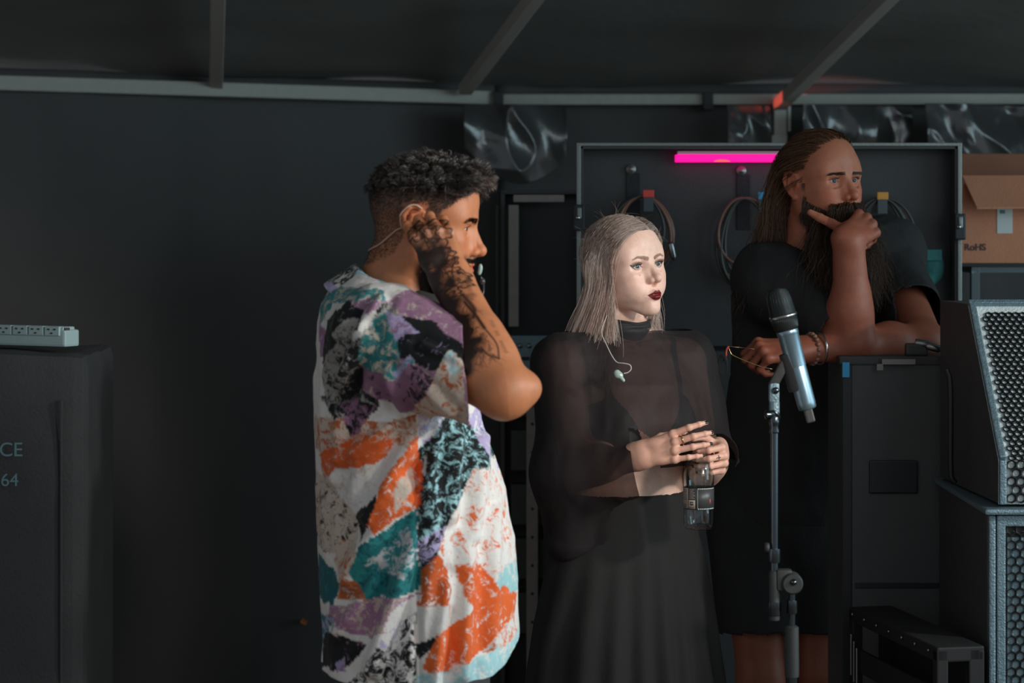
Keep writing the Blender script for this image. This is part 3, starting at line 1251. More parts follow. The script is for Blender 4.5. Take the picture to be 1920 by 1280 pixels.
def crumpled(name, px0, px1, py0, py1, Y, seed, label, amp=0.035, sx=1.0, sag=0.0, shape=None):
    nx, nz = 90, 70
    A = at(px0, py0, Y); B = at(px1, py1, Y)
    U, W = np.meshgrid(np.linspace(0, 1, nx), np.linspace(0, 1, nz), indexing='ij')
    zz = A[2] + (B[2] - A[2]) * W * (1 - sag * (2 * U - 1) ** 2)
    if shape is not None:
        zz = A[2] + (B[2] - A[2]) * W * shape(U)
    P = np.stack([A[0] + (B[0] - A[0]) * U, np.full_like(U, Y), zz], -1).reshape(-1, 3)
    q = P * (1, 0, 0.7) + (0.4 * P[:, 2:3] * np.array([[1, 0, 0]]))
    r1 = 1 - np.abs(fbm(q, 5.0 * sx, 2, seed)); r2 = 1 - np.abs(fbm(q, 11.0 * sx, 2, seed + 4))
    P[:, 1] += 0.36 * (P[:, 0] - (A[0] + B[0]) / 2) - 0.10
    P[:, 1] -= amp * (1.6 * r1 + 0.8 * r2 - 1.2) + 0.03 * np.sin(W.ravel() * PI) + 0.02
    idx = np.arange(nx * nz).reshape(nx, nz)
    Q = np.stack([idx[:-1, :-1], idx[:-1, 1:], idx[1:, 1:], idx[1:, :-1]], -1).reshape(-1, 4)
    o = solid(mesh_obj(name, P, Q, M_sheet, None, True), 0.003, 0)
    return tag(o, label, 'plastic sheet')


crumpled('plastic_sheet', 872, 1062, 200, 345, 8.47, 14, 'crumpled glossy black plastic sheet hanging under the eaves beside the lone rack', 0.05, 0.6, 0, lambda U: 0.55 + 0.45 * np.sin(U * PI * 0.9))
crumpled('plastic_sheet', 1492, 1702, 201, 300, 8.50, 33, 'crumpled glossy black plastic sheet hanging behind the bearded man, beside the webbing strap', 0.045, 0.75)
crumpled('plastic_sheet', 1356, 1438, 201, 290, 8.52, 91, 'narrow glossy black plastic sheet hanging above the pink light bar', 0.03, 1.0)
crumpled('plastic_sheet', 1712, 2060, 200, 345, 8.47, 57, 'crumpled glossy black plastic sheet with an eyelet bulging above the cardboard box', 0.06, 0.7)

# webbing strap over the frame, its end in a ribbed plastic clamp
M_web = plain('grey_webbing', '#e6e8e2', 0.8, 0, 0.2)
M_whiteplastic = plain('white_plastic', '#f2f4f0', 0.5)
st = empty('webbing_strap', at(1463, 200, 8.505), 'pale grey webbing strap hanging from the eaves beam with a ribbed white clamp', 'strap')
b = MB(); c = at(1463, 228, 8.505); b.box(c + np.array((0, 0, 0.008)), (0.042, 0.012, 0.115), None, 0.001); b.build('webbing', M_web, st)
b = MB(); c = at(1480, 222, 8.505); b.box(c, (0.010, 0.006, 0.09), None, 0.002); b.build('tie', M_whiteplastic, st)
b = MB(); c = at(1461, 265, 8.495); b.box(c, (0.054, 0.020, 0.042), None, 0.003)
for k in range(7):
    b.box(c + np.array((-0.022 + k * 0.0073, -0.011, 0)), (0.004, 0.004, 0.040), None, 0.001)
b.build('clamp', M_whiteplastic, st)
# ------------------------------------------------------------------ cases, lid, cables, speakers, boxes
M_case = plain('black_laminate', '#202224', 0.55, 0, 0.4, 0.15, 20, 0.15, 200)
M_case_soft = plain('dark_case_cover', '#1b2226', 0.8, 0, 0.25, 0.18, 8, 0.2, 120, black_lift=0.55)
M_void = plain('matt_black', '#161718', 0.85, 0, 0.2)
M_blackplastic = plain('black_plastic', '#1a1c1e', 0.4, 0, 0.45)
M_cable = plain('black_cable', '#1b1a1a', 0.35, 0, 0.5)
M_chrome = plain('chrome', '#c9d0d2', 0.12, 1.0)
M_screw = plain('steel_washer', '#8f8a88', 0.4, 0.8)


def emit(name, colour, strength):
    m, nt, b = nmat(name)
    b.inputs['Base Color'].default_value = (*lin(colour), 1)
    b.inputs['Emission Color'].default_value = (*lin(colour), 1)
    b.inputs['Emission Strength'].default_value = strength
    return m


def boxpart(name, c, s, mat, root, bev=0.003, rot=None):
    b = MB(); b.box(c, s, rot, bev)
    return b.build(name, mat, root)


# --- production case standing open behind the woman: body, upright lid lined in black, cables hung inside
YL = 6.52
lx0, lx1 = at(1085, 0, YL - 0.055)[0], at(1799, 0, YL - 0.055)[0]
lz1, lz0 = at(0, 272, YL)[2], at(0, 650, YL)[2]
lid_ = empty('production_case', ((lx0 + lx1) / 2, YL, 0), 'tall open flight case with an aluminium-edged lid standing upright and cables hung inside', 'flight case')
cx_ = (lx0 + lx1) / 2
boxpart('lid_panel', (cx_, YL + 0.03, (lz0 + lz1) / 2), (lx1 - lx0 - 0.01, 0.02, lz1 - lz0), M_case, lid_)
for sx in (lx0, lx1):
    boxpart('lid_side', (sx + (0.008 if sx == lx0 else -0.008), YL - 0.01, (lz0 + lz1) / 2), (0.008, 0.09, lz1 - lz0), M_case, lid_, 0.001)
    boxpart('edge_trim', (sx, YL - 0.055, (lz0 + lz1) / 2), (0.0115, 0.012, lz1 - lz0), M_alu, lid_, 0.002)
boxpart('lid_top', (cx_, YL - 0.01, lz1 - 0.008), (lx1 - lx0, 0.09, 0.008), M_case, lid_, 0.001)
boxpart('edge_trim', (cx_, YL - 0.055, lz1), (lx1 - lx0 + 0.012, 0.012, 0.0095), M_alu, lid_, 0.002)
boxpart('body', (cx_, YL + 0.26, lz0 / 2 + 0.05), (lx1 - lx0, 0.58, lz0 - 0.12), M_case, lid_, 0.006)
for sx in (lx0 + 0.012, lx1 - 0.012):
    boxpart('edge_trim', (sx, YL - 0.035, lz0 / 2 + 0.05), (0.024, 0.01, lz0 - 0.12), M_alu, lid_, 0.002)
for sx in (lx0 + 0.1, lx1 - 0.1):
    for sy in (YL + 0.05, YL + 0.48):
        b = MB(); b.lathe([(0, -0.02), (0.045, -0.02), (0.05, -0.015), (0.05, 0.015), (0.045, 0.02), (0, 0.02)], (sx, sy, 0.05), (1, 0, 0), 18)
        b.box((sx, sy, 0.085), (0.05, 0.05, 0.05))
        b.build('caster', M_rubber0 if 'M_rubber0' in globals() else M_void, lid_, False)
for px in (1086, 1800):     # butterfly catches at the lid's edges
    c = at(px, 408 if px < 1200 else 425, YL - 0.075)
    boxpart('catch', c, (0.030, 0.014, 0.070), M_dark_metal, lid_, 0.004)
    b = MB(); b.lathe([(0, 0), (0.006, 0), (0.006, 0.006), (0, 0.007)], c + np.array((-0.004, -0.007, 0.0)), (0, -1, 0), 12); b.build('rivet', M_chrome, lid_, True)
    boxpart('catch_plate', c + np.array((0.0, -0.009, 0.012)), (0.012, 0.008, 0.030), M_alu, lid_, 0.003)
for px, py in ((1183, 317), (1390, 320)):
    c = at(px, py, YL + 0.015)
    b = MB(); b.lathe([(0.0, -0.004), (0.006, -0.004), (0.007, -0.001), (0.013, -0.003), (0.014, 0.0), (0.014, 0.004)], c, (0, 1, 0), 20); b.build('washer', M_screw, lid_, True)
    boxpart('strap', c + np.array((0.006, 0.002, -0.085)), (0.036, 0.004, 0.15), M_case_soft, lid_, 0.001)
# pink light bar at the top of the lid
lb = empty('led_light_bar', at(1372, 300, YL - 0.02), 'glowing magenta LED light bar fixed along the top of the case lid', 'light')
a, c = at(1266, 304, YL - 0.02), at(1495, 304, YL - 0.02)
h_ = (at(0, 289, YL)[2] - at(0, 304, YL)[2])
M_pink = emit('magenta_glow', '#ff0a96', 1.05)
M_spot = emit('orange_glow', '#ff5c5c', 1.0)
M_housing = plain('white_housing', '#c9c0c4', 0.5)
zt = at(0, 290, YL)[2]
boxpart('diffuser', ((a[0] + c[0]) / 2, YL - 0.012, (a[2] + zt) / 2), (c[0] - a[0], 0.03, zt - a[2]), M_pink, lb, 0.003)
boxpart('housing', ((a[0] + c[0]) / 2 + 0.004, YL - 0.004, zt + 0.005), (c[0] - a[0] - 0.004, 0.034, 0.010), M_housing, lb, 0.002)
b = MB(); r_ = 0.022
b.prism([(at(1352, 0, YL)[0] + r_ * math.cos(t), a[2] + 0.001 + r_ * 0.30 * math.sin(t)) for t in np.linspace(0, PI, 14)], YL - 0.0292, YL - 0.026)
b.build('sensor_lens', M_spot, lb)


def cable_coil(px, py, rx, ry, Y, tagc, tag_name, label, seed, turns=6, tagxy=None, warm=0.4):
    o = empty('coiled_cable', at(px, py, Y), label, 'cable', 'cables hung in the case lid')
    g = np.random.default_rng(seed)
    top = at(tagxy[0], tagxy[1] + 18, Y)
    for k in range(turns):
        pts = []
        ox, oz, sx, sz = g.normal(0, 0.012), g.normal(0, 0.012), g.uniform(0.8, 1.1), g.uniform(0.85, 1.12)
        for t in np.linspace(0, 2 * PI, 48):
            z = py + ry * sz - ry * sz * math.cos(t) * 1.0
            x = px + rx * sx * math.sin(t) * (1 - 0.35 * math.cos(t) * 0.5)
            p = at(x, z, Y - 0.012 - 0.006 * (k % 3)) + np.array((ox * math.sin(t / 2), 0.0, oz * math.sin(t / 2)))
            pts.append(p)
        b = MB(); b.tube(pts, 0.0042, 7, caps=False)
        b.build('cable_loop', M_cable if g.random() > warm else M_cable_warm, o, True)
    c = at(tagxy[0], tagxy[1], Y - 0.035)
    boxpart('tag', c, (0.030, 0.006, 0.020), tagc, o, 0.002)
    boxpart('hanging_strap', c + np.array((0.0, 0.004, -0.028)), (0.026, 0.006, 0.040), M_greytag, o, 0.001)
    # plug at the end of the lead
    b = MB(); b.lathe([(0, 0), (0.007, 0.0), (0.0085, 0.006), (0.0085, 0.04), (0.005, 0.048), (0, 0.05)], at(px + rx * 0.9, py + ry * 1.3, Y - 0.04), (0.2, 0, -1), 12)
    b.build('plug', M_chrome2, o, True)
    return o


M_cable_warm = plain('warm_lit_cable', '#7a4a30', 0.35)  # warm highlights on the black cable, put into the colour of some loops
M_greytag = plain('grey_velcro', '#3d4a52', 0.8)
M_chrome2 = plain('worn_chrome', '#9aa0a0', 0.3, 1.0)
M_tagred, M_tagblue, M_tagyel = plain('red_tag', '#ef3a2e', 0.6), plain('blue_tag', '#15a6e0', 0.6), plain('amber_tag', '#e39a1c', 0.6)
cable_coil(1205, 368, 58, 66, YL, M_tagred, 'tag', 'coil of black cable under a red tag', 1, 6, (1216, 363), 0.45)
cable_coil(1395, 372, 52, 82, YL, M_tagblue, 'tag', 'coil of black cable under a blue tag', 2, 6, (1432, 367), 0.2)
cable_coil(1655, 372, 55, 80, YL, M_tagyel, 'tag', 'coil of black cable under an amber tag', 3, 6, (1655, 367), 0.1)
# teal cloth bag in the lid pocket
M_teal = plain('teal_fabric', '#12716f', 0.8, 0, 0.2, 0.3, 20, 0.3, 60)
pk = empty('pouch', at(1742, 540, YL - 0.03), 'teal fabric pouch tucked in the case lid behind the bearded man', 'pouch')
s = Sculpt().U(ell(at(1748, 500, YL - 0.005), (0.030, 0.020, 0.045)), 0.01).U(ell(at(1733, 528, YL - 0.01), (0.026, 0.022, 0.020)), 0.015)
v, q = sculpt_mesh(s, h=0.006, sub=1); v = cloth_folds(v, vnormals(v, q), 0.004, 40, 3)
adopt(mesh_obj('pouch_body', v, q, M_teal, None, True), pk)
boxpart('flap', at(1752, 478, YL - 0.028), (0.040, 0.006, 0.030), M_teal, pk, 0.002)

# --- case the bearded man leans on
TY0, TY1 = 5.475, 5.72
ctop = at(0, 662, 5.56)[2] - 0.002
x0, x1 = at(1580, 0, 5.46)[0], at(1790, 0, 5.46)[0]
kc = empty('flight_case', ((x0 + x1) / 2, 5.7, 0), 'black flight case on wheels under the bearded man\'s elbows', 'flight case')
M_case2 = plain('grey_black_laminate', '#414345', 0.6, 0, 0.3, 0.1, 20)
boxpart('body', ((x0 + x1) / 2, (TY0 + TY1) / 2, ctop / 2 + 0.055), (x1 - x0, TY1 - TY0, ctop - 0.13), M_case2, kc, 0.006)
boxpart('worktop', ((x0 + x1) / 2, (TY0 + TY1) / 2, ctop - 0.010), (x1 - x0 + 0.012, TY1 - TY0 + 0.012, 0.02), M_case, kc, 0.004)
for sx in (x0 + 0.012, x1 - 0.012):
    boxpart('edge_trim', (sx, TY0 - 0.001, ctop / 2 + 0.05), (0.022, 0.006, ctop - 0.14), M_dark_metal, kc, 0.002)
for sx in (x0 + 0.08, x1 - 0.08):
    for sy in (TY0 + 0.08, TY1 - 0.08):
        b = MB(); b.lathe([(0, -0.02), (0.05, -0.02), (0.052, -0.015), (0.052, 0.015), (0.05, 0.02), (0, 0.02)], (sx, sy, 0.052), (1, 0, 0), 18)
        b.box((sx, sy, 0.1), (0.05, 0.05, 0.05)); b.build('caster', M_void, kc)
for k, zz in enumerate((0.35, 0.62)):
    boxpart('drawer_line', ((x0 + x1) / 2, TY0 - 0.002, ctop * zz), (x1 - x0 - 0.06, 0.004, 0.012), M_dark_metal, kc, 0.001)
boxpart('recessed_handle', ((x0 + x1) / 2 - 0.01, TY0 - 0.004, ctop * 0.8), (0.11, 0.008, 0.075), M_dark_metal, kc, 0.004)
M_paper = plain('pale_tape', '#8d8c88', 0.8)
tp_ = boxpart('tape_strip', at(1685, 678, 5.452), (0.075, 0.002, 0.012), M_paper, kc, 0.0)
boxpart('tape_strip', at(1650, 688, 5.451), (0.014, 0.002, 0.014), M_paper, kc, 0.0)
# things lying on it
b = MB()
pl_ = empty('cable_adapter', at(1735, 660, 5.50), 'black plug adapter with metal ends lying on the case', 'adapter')
z_t = ctop
boxpart('body', (at(1718, 0, 5.50)[0], 5.50, z_t + 0.014), (0.05, 0.03, 0.028), M_blackplastic, pl_, 0.005)
for k, px in enumerate((1728, 1748)):
    b = MB(); b.lathe([(0, 0), (0.008, 0), (0.009, 0.004), (0.009, 0.03), (0.006, 0.034), (0, 0.035)], (at(px, 0, 5.50)[0] - 0.016, 5.495 - 0.01 * k, z_t + 0.030 - 0.006 * k), (1, -0.2, -0.15 - 0.15 * k), 14)
    b.build('plug', M_chrome2, pl_, True)
M_blue = plain('blue_rope', '#1c5fc0', 0.6)
b = MB()
zc_ = z_t + 0.02
bl_o = empty('rope_bundle', (at(1772, 0, 5.6)[0], 5.6, z_t), 'bundle of bright blue rope on the case beside the bare elbow', 'rope')
for k in range(4):
    c = np.array((at(1784, 0, 5.665)[0], 5.665 + 0.012 * k, z_t + 0.012 + 0.006 * k))
    pts = [c + np.array((0.036 * math.cos(t), 0.02 * math.sin(t), 0.006 * math.sin(2 * t))) for t in np.linspace(0, 2 * PI, 24)]
    b = MB(); b.tube(pts, 0.006, 8, caps=False); b.build('rope_turn', M_blue, bl_o, True)
gl = empty('cloth_tag', at(1584, 693, 5.455), 'small bright blue tag stuck to the front of the case', 'tag')
boxpart('tag_face', at(1586, 693, 5.455), (0.016, 0.006, 0.034), M_tagblue, gl, 0.001)


# --- speakers on the right


def perforated(name, P00, eu, ev, nu, nv, pitch, hole, mat, root, depth=0.004, sides=6, rot=PI / 6):
    """sheet with staggered holes: front faces around each hole and the hole walls; origin P00, unit axes eu, ev"""
    nrm = np.cross(eu, ev)
    V, Fc = [], []
    ru = pitch; rv = pitch * math.sqrt(3) / 2
    for j in range(nv):
        for i in range(nu):
            cu = (i + 0.5 + (0.5 if j % 2 else 0)) * ru
            cv = (j + 0.5) * rv
            base = len(V)
            k = 6 if sides == 6 else 12
            for t in range(k):      # hexagon cell
                a = PI / 6 + 2 * PI * t / k
                R_ = pitch / math.sqrt(3)
                if k == 12 and t % 2: R_ = pitch / 2
                V.append(P00 + eu * (cu + R_ * math.cos(a)) + ev * (cv + R_ * math.sin(a)))
            for t in range(k):
                a = PI / 6 + 2 * PI * t / k
                V.append(P00 + eu * (cu + hole * math.cos(a)) + ev * (cv + hole * math.sin(a)))
            for t in range(k):
                a = PI / 6 + 2 * PI * t / k
                V.append(P00 + eu * (cu + hole * math.cos(a)) + ev * (cv + hole * math.sin(a)) - nrm * depth)
            for t in range(k):
                t2 = (t + 1) % k
                Fc.append((base + t, base + t2, base + k + t2, base + k + t))
                Fc.append((base + k + t, base + k + t2, base + 2 * k + t2, base + 2 * k + t))
    o = mesh_obj(name, np.array(V), np.array(Fc), mat, None, False)
    tag(o, kind='stuff')
    adopt(o, root)
    return o


M_cab = plain('textured_black_paint', '#24282b', 0.5, 0.0, 0.5, 0.2, 60, 0.5, 300)
M_frame = plain('worn_grey_frame', '#7f98a2', 0.42, 0.5, 0.5, 0.35, 90, 0.3, 250)
M_grille = plain('black_steel_grille', '#1b1e20', 0.45, 0.4, 0.5)
M_foam = plain('grey_speaker_foam', '#d5e0e0', 0.8, 0, 0.3, 0.3, 50, 0.4, 200)
M_foam2 = plain('dark_speaker_foam', '#86a6b0', 0.7, 0, 0.4, 0.3, 50, 0.4, 200)
up = empty('stage_speaker', (1.3, 5.2, 1.09), 'wedge-topped black loudspeaker with a round-holed grille on top of the stack', 'speaker')
sA, sB, sC = at(1872, 945, 4.9), at(1872, 862, 4.9), at(1815, 570, 5.2)
back0, back1 = np.array((0.958, 5.42, sA[2])), np.array((0.958, 5.42, sC[2]))
W_ = 0.62
poly3 = [sA, sB, sC, back1, back0]
b = MB()
n = 5
vv = [p + np.array((0.004, 0.012, 0)) for p in poly3] + [p + np.array((W_, 0.012, 0)) for p in poly3]
b.add(vv, [list(range(n))[::-1], [n + i for i in range(n)]] + [[i, (i + 1) % n, n + (i + 1) % n, n + i] for i in range(n) if i not in (0, 1)])
b.build('cabinet', M_cab, up)
b = MB()
fo = np.array((0, 0.0015, 0))
b.add([sA + fo, sB + fo, sC + fo, sC + fo + (W_, 0, 0), sB + fo + (W_, 0, 0), sA + fo + (W_, 0, 0)], [[0, 1, 4, 5], [1, 2, 3, 4]])
b.build('foam', M_foam, up)


def strip(name, a, c, w, t, mat, root, nrm):
    a = np.asarray(a); c = np.asarray(c)
    d = unit(c - a); s_ = unit(np.cross(d, nrm))
    b = MB(); b.box((a + c) / 2, (np.linalg.norm(c - a), w, t), np.stack([d, s_, np.cross(d, s_)], 1), 0.003)
    return b.build(name, mat, root)


e_in = np.array((0.008, 0, 0))
strip('frame_strip', sA + e_in, sB + e_in, 0.014, 0.02, M_frame, up, np.array((0, -1, 0)))
sl = unit(sC - sB)
nsl = np.cross(np.array((1.0, 0, 0)), sl); nsl = nsl if nsl[1] < 0 else -nsl
strip('frame_strip', sB + e_in, sC + e_in, 0.014, 0.02, M_frame, up, nsl)
strip('frame_strip', sC + (0, 0, 0), sC + (W_, 0, 0), 0.012, 0.02, M_frame, up, nsl)
gp = 0.0146
ls = np.linalg.norm(sC - sB)
eu = np.array((1.0, 0, 0))
ex = sl - eu * sl.dot(eu); ex = unit(ex)
gA = sB + np.array((0.020, -0.004, 0))
lean = (sC - sB)
# the grille follows the leaning left frame, so each row starts a little further in
M_ = int(ls / (gp * math.sqrt(3) / 2)) - 1
perforated('grille', gA + ex * 0.0 - eu * 0.0, eu, ex, 34, M_, gp, gp * 0.36, M_grille, up, 0.004, 12)
perforated('lower_grille', sA + np.array((0.016, -0.004, 0.004)), eu, np.array((0, 0, 1.0)), 27, 5, 0.0195, 0.0195 * 0.36, M_grille, up, 0.004, 12)
h_c = at(1800, 760, 5.2)
b = MB(); b.tube(bez([at(1792, 690, 5.15) + (-0.02, 0, 0), at(1782, 730, 5.15), at(1783, 880, 5.15), at(1795, 905, 5.15) + (-0.005, 0, 0)], 24), 0.006, 10); b.build('carry_handle', M_dark_metal, up, True)

lo2 = empty('stage_speaker', (1.28, 5.15, 0), 'tall black loudspeaker cabinet with a hexagonal-holed grille under the wedge speaker', 'speaker')
zt2 = sA[2] - 0.006
xl = at(1854, 0, 4.88)[0]
boxpart('cabinet', (xl + 0.34, 5.175, zt2 / 2 + 0.04), (0.68, 0.56, zt2 - 0.10), M_cab, lo2, 0.008)
boxpart('top_edge', (xl + 0.34, 5.165, zt2 - 0.006), (0.70, 0.60, 0.012), M_frame, lo2, 0.005)
boxpart('frame_strip', (xl + 0.008, 4.892, zt2 / 2 + 0.04), (0.014, 0.02, zt2 - 0.11), M_frame, lo2, 0.004)
boxpart('frame_strip', (xl + 0.026, 4.889, zt2 / 2 + 0.04), (0.018, 0.012, zt2 - 0.11), M_frame, lo2, 0.003)
boxpart('frame_strip', (xl + 0.34, 4.889, zt2 - 0.026), (0.62, 0.012, 0.022), M_frame, lo2, 0.003)
boxpart('foam', (xl + 0.34, 4.8945, zt2 / 2 + 0.02), (0.60, 0.004, zt2 - 0.16), M_foam2, lo2, 0.0)
hp = 0.0185
perforated('grille', np.array((xl + 0.038, 4.886, zt2 - 0.036 - int((zt2 - 0.2) / (hp * .866)) * hp * .866)), np.array((1.0, 0, 0)), np.array((0, 0, 1.0)), 31, int((zt2 - 0.2) / (hp * .866)), hp, hp * 0.47, M_grille, lo2, 0.006, 6)
boxpart('side_handle', (xl - 0.004, 5.1, zt2 * 0.62), (0.012, 0.14, 0.08), M_blackplastic, lo2, 0.004)
for sx in (0.05, 0.63):
    for sy in (4.97, 5.38):
        boxpart('foot', (xl + sx, sy, 0.045), (0.06, 0.06, 0.09), M_void, lo2, 0.004)

# --- low rack in front of the speakers' left side
M_rack = plain('rack_black', '#101112', 0.6, 0, 0.3, 0.15, 20, black_lift=0.35)
rk = empty('equipment_rack', (0.84, 5.05, 0), 'low black equipment rack with metal corner rails beside the tall speaker', 'rack')
A, B = np.array((0.738, 5.30)), np.array((0.842, 4.79))
dr = (B - A) / np.linalg.norm(B - A); pr = np.array((-dr[1], dr[0])); pr = pr if pr[0] > 0 else -pr
rz = 0.826
Rk = np.array([[dr[0], pr[0], 0], [dr[1], pr[1], 0], [0, 0, 1]])
wd_ = 0.10
mid = lambda u, w, z: np.array((*(A + dr * u + pr * w), z))
LR = np.linalg.norm(B - A)
boxpart('top', mid(LR / 2, wd_ / 2, rz - 0.015), (LR, wd_, 0.03), M_rack, rk, 0.004, Rk)
boxpart('back_panel', mid(LR / 2, wd_ - 0.006, rz / 2), (LR, 0.012, rz - 0.02), M_rack, rk, 0.002, Rk)
for u in (0.012, LR - 0.012):
    for w in (0.012, wd_ - 0.02):
        boxpart('post', mid(u, w, rz / 2), (0.024, 0.024, rz - 0.01), M_rack, rk, 0.003, Rk)
for z in (rz - 0.11, rz - 0.30, rz - 0.5, 0.1):
    boxpart('rail', mid(LR / 2, 0.008, z), (LR - 0.02, 0.01, 0.05), M_rack, rk, 0.002, Rk)
for k in range(7):
    b = MB(); b.lathe([(0, 0), (0.004, 0), (0.0035, 0.003), (0, 0.004)], mid(0.03 + k * 0.075, -0.001, rz - 0.012), (-pr[0], -pr[1], 0), 10); b.build('rivet', M_chrome2, rk, True)
for k in range(3):
    boxpart('latch', mid(0.028 + 0.018 * k, -0.004, rz - 0.10 - 0.012 * k), (0.006, 0.006, 0.09), M_chrome2, rk, 0.002, Rk)

# --- open steel stand with the carton on top
YR = 6.80
sx0, sx1 = at(1821, 0, YR)[0], 1.82
srk = empty('steel_stand', (1.5, 6.98, 0), 'grey steel stand with chipped paint holding up the cardboard box', 'stand')
M_chip, nt, pb = nmat('chipped_grey_paint')
tc = nt.nodes.new('ShaderNodeTexCoord'); nz = nt.nodes.new('ShaderNodeTexNoise'); nz.inputs['Scale'].default_value = 26; nz.inputs['Detail'].default_value = 4
rp = nt.nodes.new('ShaderNodeValToRGB'); rp.color_ramp.elements[0].position = 0.62; rp.color_ramp.elements[1].position = 0.66
rp.color_ramp.elements[0].color = (*lin('#5a666b'), 1); rp.color_ramp.elements[1].color = (*lin('#c9d6d8'), 1)
nt.links.new(tc.outputs['Object'], nz.inputs['Vector']); nt.links.new(nz.outputs['Fac'], rp.inputs[0]); nt.links.new(rp.outputs[0], pb.inputs['Base Color'])
pb.inputs['Roughness'].default_value = 0.5
sz = at(0, 500, YR)[2]
for xx in (sx0 + 0.010, sx1):
    for yy in (YR, YR + 0.40):
        boxpart('post', (xx, yy, sz / 2), (0.024, 0.024, sz), M_chip, srk, 0.002)
for yy in (YR, YR + 0.40):
    for zz in (sz - 0.008, 0.3):
        boxpart('crossbar', ((sx0 + sx1) / 2, yy, zz), (sx1 - sx0, 0.020, 0.019), M_chip, srk, 0.002)
for xx in (sx0 + 0.010, sx1):
    boxpart('crossbar', (xx, YR + 0.2, sz - 0.008), (0.020, 0.40, 0.019), M_chip, srk, 0.002)
boxpart('shelf', ((sx0 + sx1) / 2 - 0.015, YR + 0.2, sz + 0.006), (sx1 - sx0 + 0.07, 0.44, 0.010), M_void, srk, 0.001)
M_carton = plain('cardboard', '#cf8763', 0.85, 0, 0.2, 0.12, 12, 0.2, 150)
M_carton_in = plain('cardboard_inner', '#9a6244', 0.85, 0, 0.2, 0.12, 12)
YC = 6.78
bx0, bx1 = at(1797, 0, YC)[0], at(1797, 0, YC)[0] + 0.46
bz0, bz1 = sz + 0.011, at(0, 345, YC)[2]
ct = empty('cardboard_box', ((bx0 + bx1) / 2, YC + 0.16, bz0), 'open brown cardboard box marked RoHS with a white label', 'box')
t_ = 0.005
boxpart('front_wall', ((bx0 + bx1) / 2, YC, (bz0 + bz1) / 2), (bx1 - bx0, t_, bz1 - bz0), M_carton, ct, 0.001)
boxpart('rear_wall', ((bx0 + bx1) / 2, YC + 0.32, (bz0 + bz1) / 2), (bx1 - bx0, t_, bz1 - bz0), M_carton, ct, 0.001)
for xx in (bx0, bx1):
    boxpart('side_wall', (xx, YC + 0.16, (bz0 + bz1) / 2), (t_, 0.32, bz1 - bz0), M_carton, ct, 0.001)
boxpart('bottom', ((bx0 + bx1) / 2, YC + 0.16, bz0 + 0.003), (bx1 - bx0, 0.32, t_), M_carton, ct, 0.001)
b = MB()       # front flap falls outward
f0, f1 = np.array((bx0 + 0.008, YC - 0.003, bz1)), np.array((bx1 - 0.004, YC - 0.003, bz1))
g0 = at(1832, 392, YC - 0.09); g1 = g0 + np.array((0.40, 0, 0.004))
f0 = np.array((bx0 + 0.012, YC + 0.002, at(0, 332, YC)[2])); f1 = f0 + np.array((0.44, 0, 0))
th = np.array((0, 0.002, 0.005))
b.add([f0, f1, g1, g0, f0 + th, f1 + th, g1 + th, g0 + th], [[0, 1, 2, 3], [7, 6, 5, 4], [0, 4, 5, 1], [1, 5, 6, 2], [2, 6, 7, 3], [3, 7, 4, 0]])
b.build('flap', M_carton, ct)
b = MB(); b.box(((bx0 + bx1) / 2, YC + 0.36, bz1 + 0.05), (bx1 - bx0 - 0.01, 0.005, 0.1), np.array(Matrix.Rotation(0.5, 3, 'X')), 0.0); b.build('flap', M_carton_in, ct)
M_label = plain('white_label', '#cfdada', 0.6)
boxpart('paper_label', at(1884, 414, YC - 0.004), (0.043, 0.001, 0.070), M_label, ct, 0.0)
M_lab_blue = plain('blue_print', '#2f7f9c', 0.6)
boxpart('printed_logo', at(1880, 397, YC - 0.005), (0.014, 0.001, 0.010), M_lab_blue, ct, 0.0)
M_ink = plain('dark_ink', '#2a1c16', 0.8)


def text_mesh(name, body, loc, size, mat, root, rot=(PI / 2, 0, 0), ext=0.0006, bold=0.0):
    cu = bpy.data.curves.new(name, 'FONT')
    cu.body = body
    cu.size = size
    cu.extrude = ext
    cu.offset = bold
    to = bpy.data.objects.new(name, cu)
    COL.objects.link(to)
    bpy.context.view_layer.update()
    me = bpy.data.meshes.new_from_object(to.evaluated_get(bpy.context.evaluated_depsgraph_get()))
    bpy.data.objects.remove(to)
    o = bpy.data.objects.new(name, me)
    COL.objects.link(o)
    me.materials.clear(); me.materials.append(mat)
    R_ = Matrix.Rotation(rot[2], 4, 'Z') @ Matrix.Rotation(rot[0], 4, 'X')
    me.transform(Matrix.Translation(loc) @ R_)
    return adopt(o, root)


text_mesh('lettering', 'RoHS', at(1808, 469, YC - 0.0035), 0.026, M_ink, ct, bold=0.0006)

# --- dark rack of stage electronics between the two people
YK = 7.15
rc = empty('rack_case', (at(1005, 0, YK)[0], YK, 0), 'tall black equipment rack with aluminium rails and a connector panel behind the man\'s elbow', 'rack')
kx0, kx1 = at(946, 0, YK)[0], at(1062, 0, YK)[0]
kzt = at(0, 360, YK)[2]
boxpart('back_panel', ((kx0 + kx1) / 2, YK + 0.06, kzt / 2), (kx1 - kx0 + 0.2, 0.02, kzt), M_void, rc, 0.002)
for xx in (kx0 - 0.005, kx1 + 0.12):
    boxpart('side_wall', (xx, YK + 0.25, kzt / 2), (0.012, 0.5, kzt), M_case, rc, 0.002)
boxpart('top_wall', ((kx0 + kx1) / 2 + 0.06, YK + 0.25, kzt), (kx1 - kx0 + 0.14, 0.5, 0.012), M_case, rc, 0.002)
M_alu_dim = plain('tarnished_aluminium', '#9a918b', 0.6, 0.2, 0.4, 0.2, 40)
zA, zB_ = at(0, 612, YK)[2], at(0, 384, YK)[2]
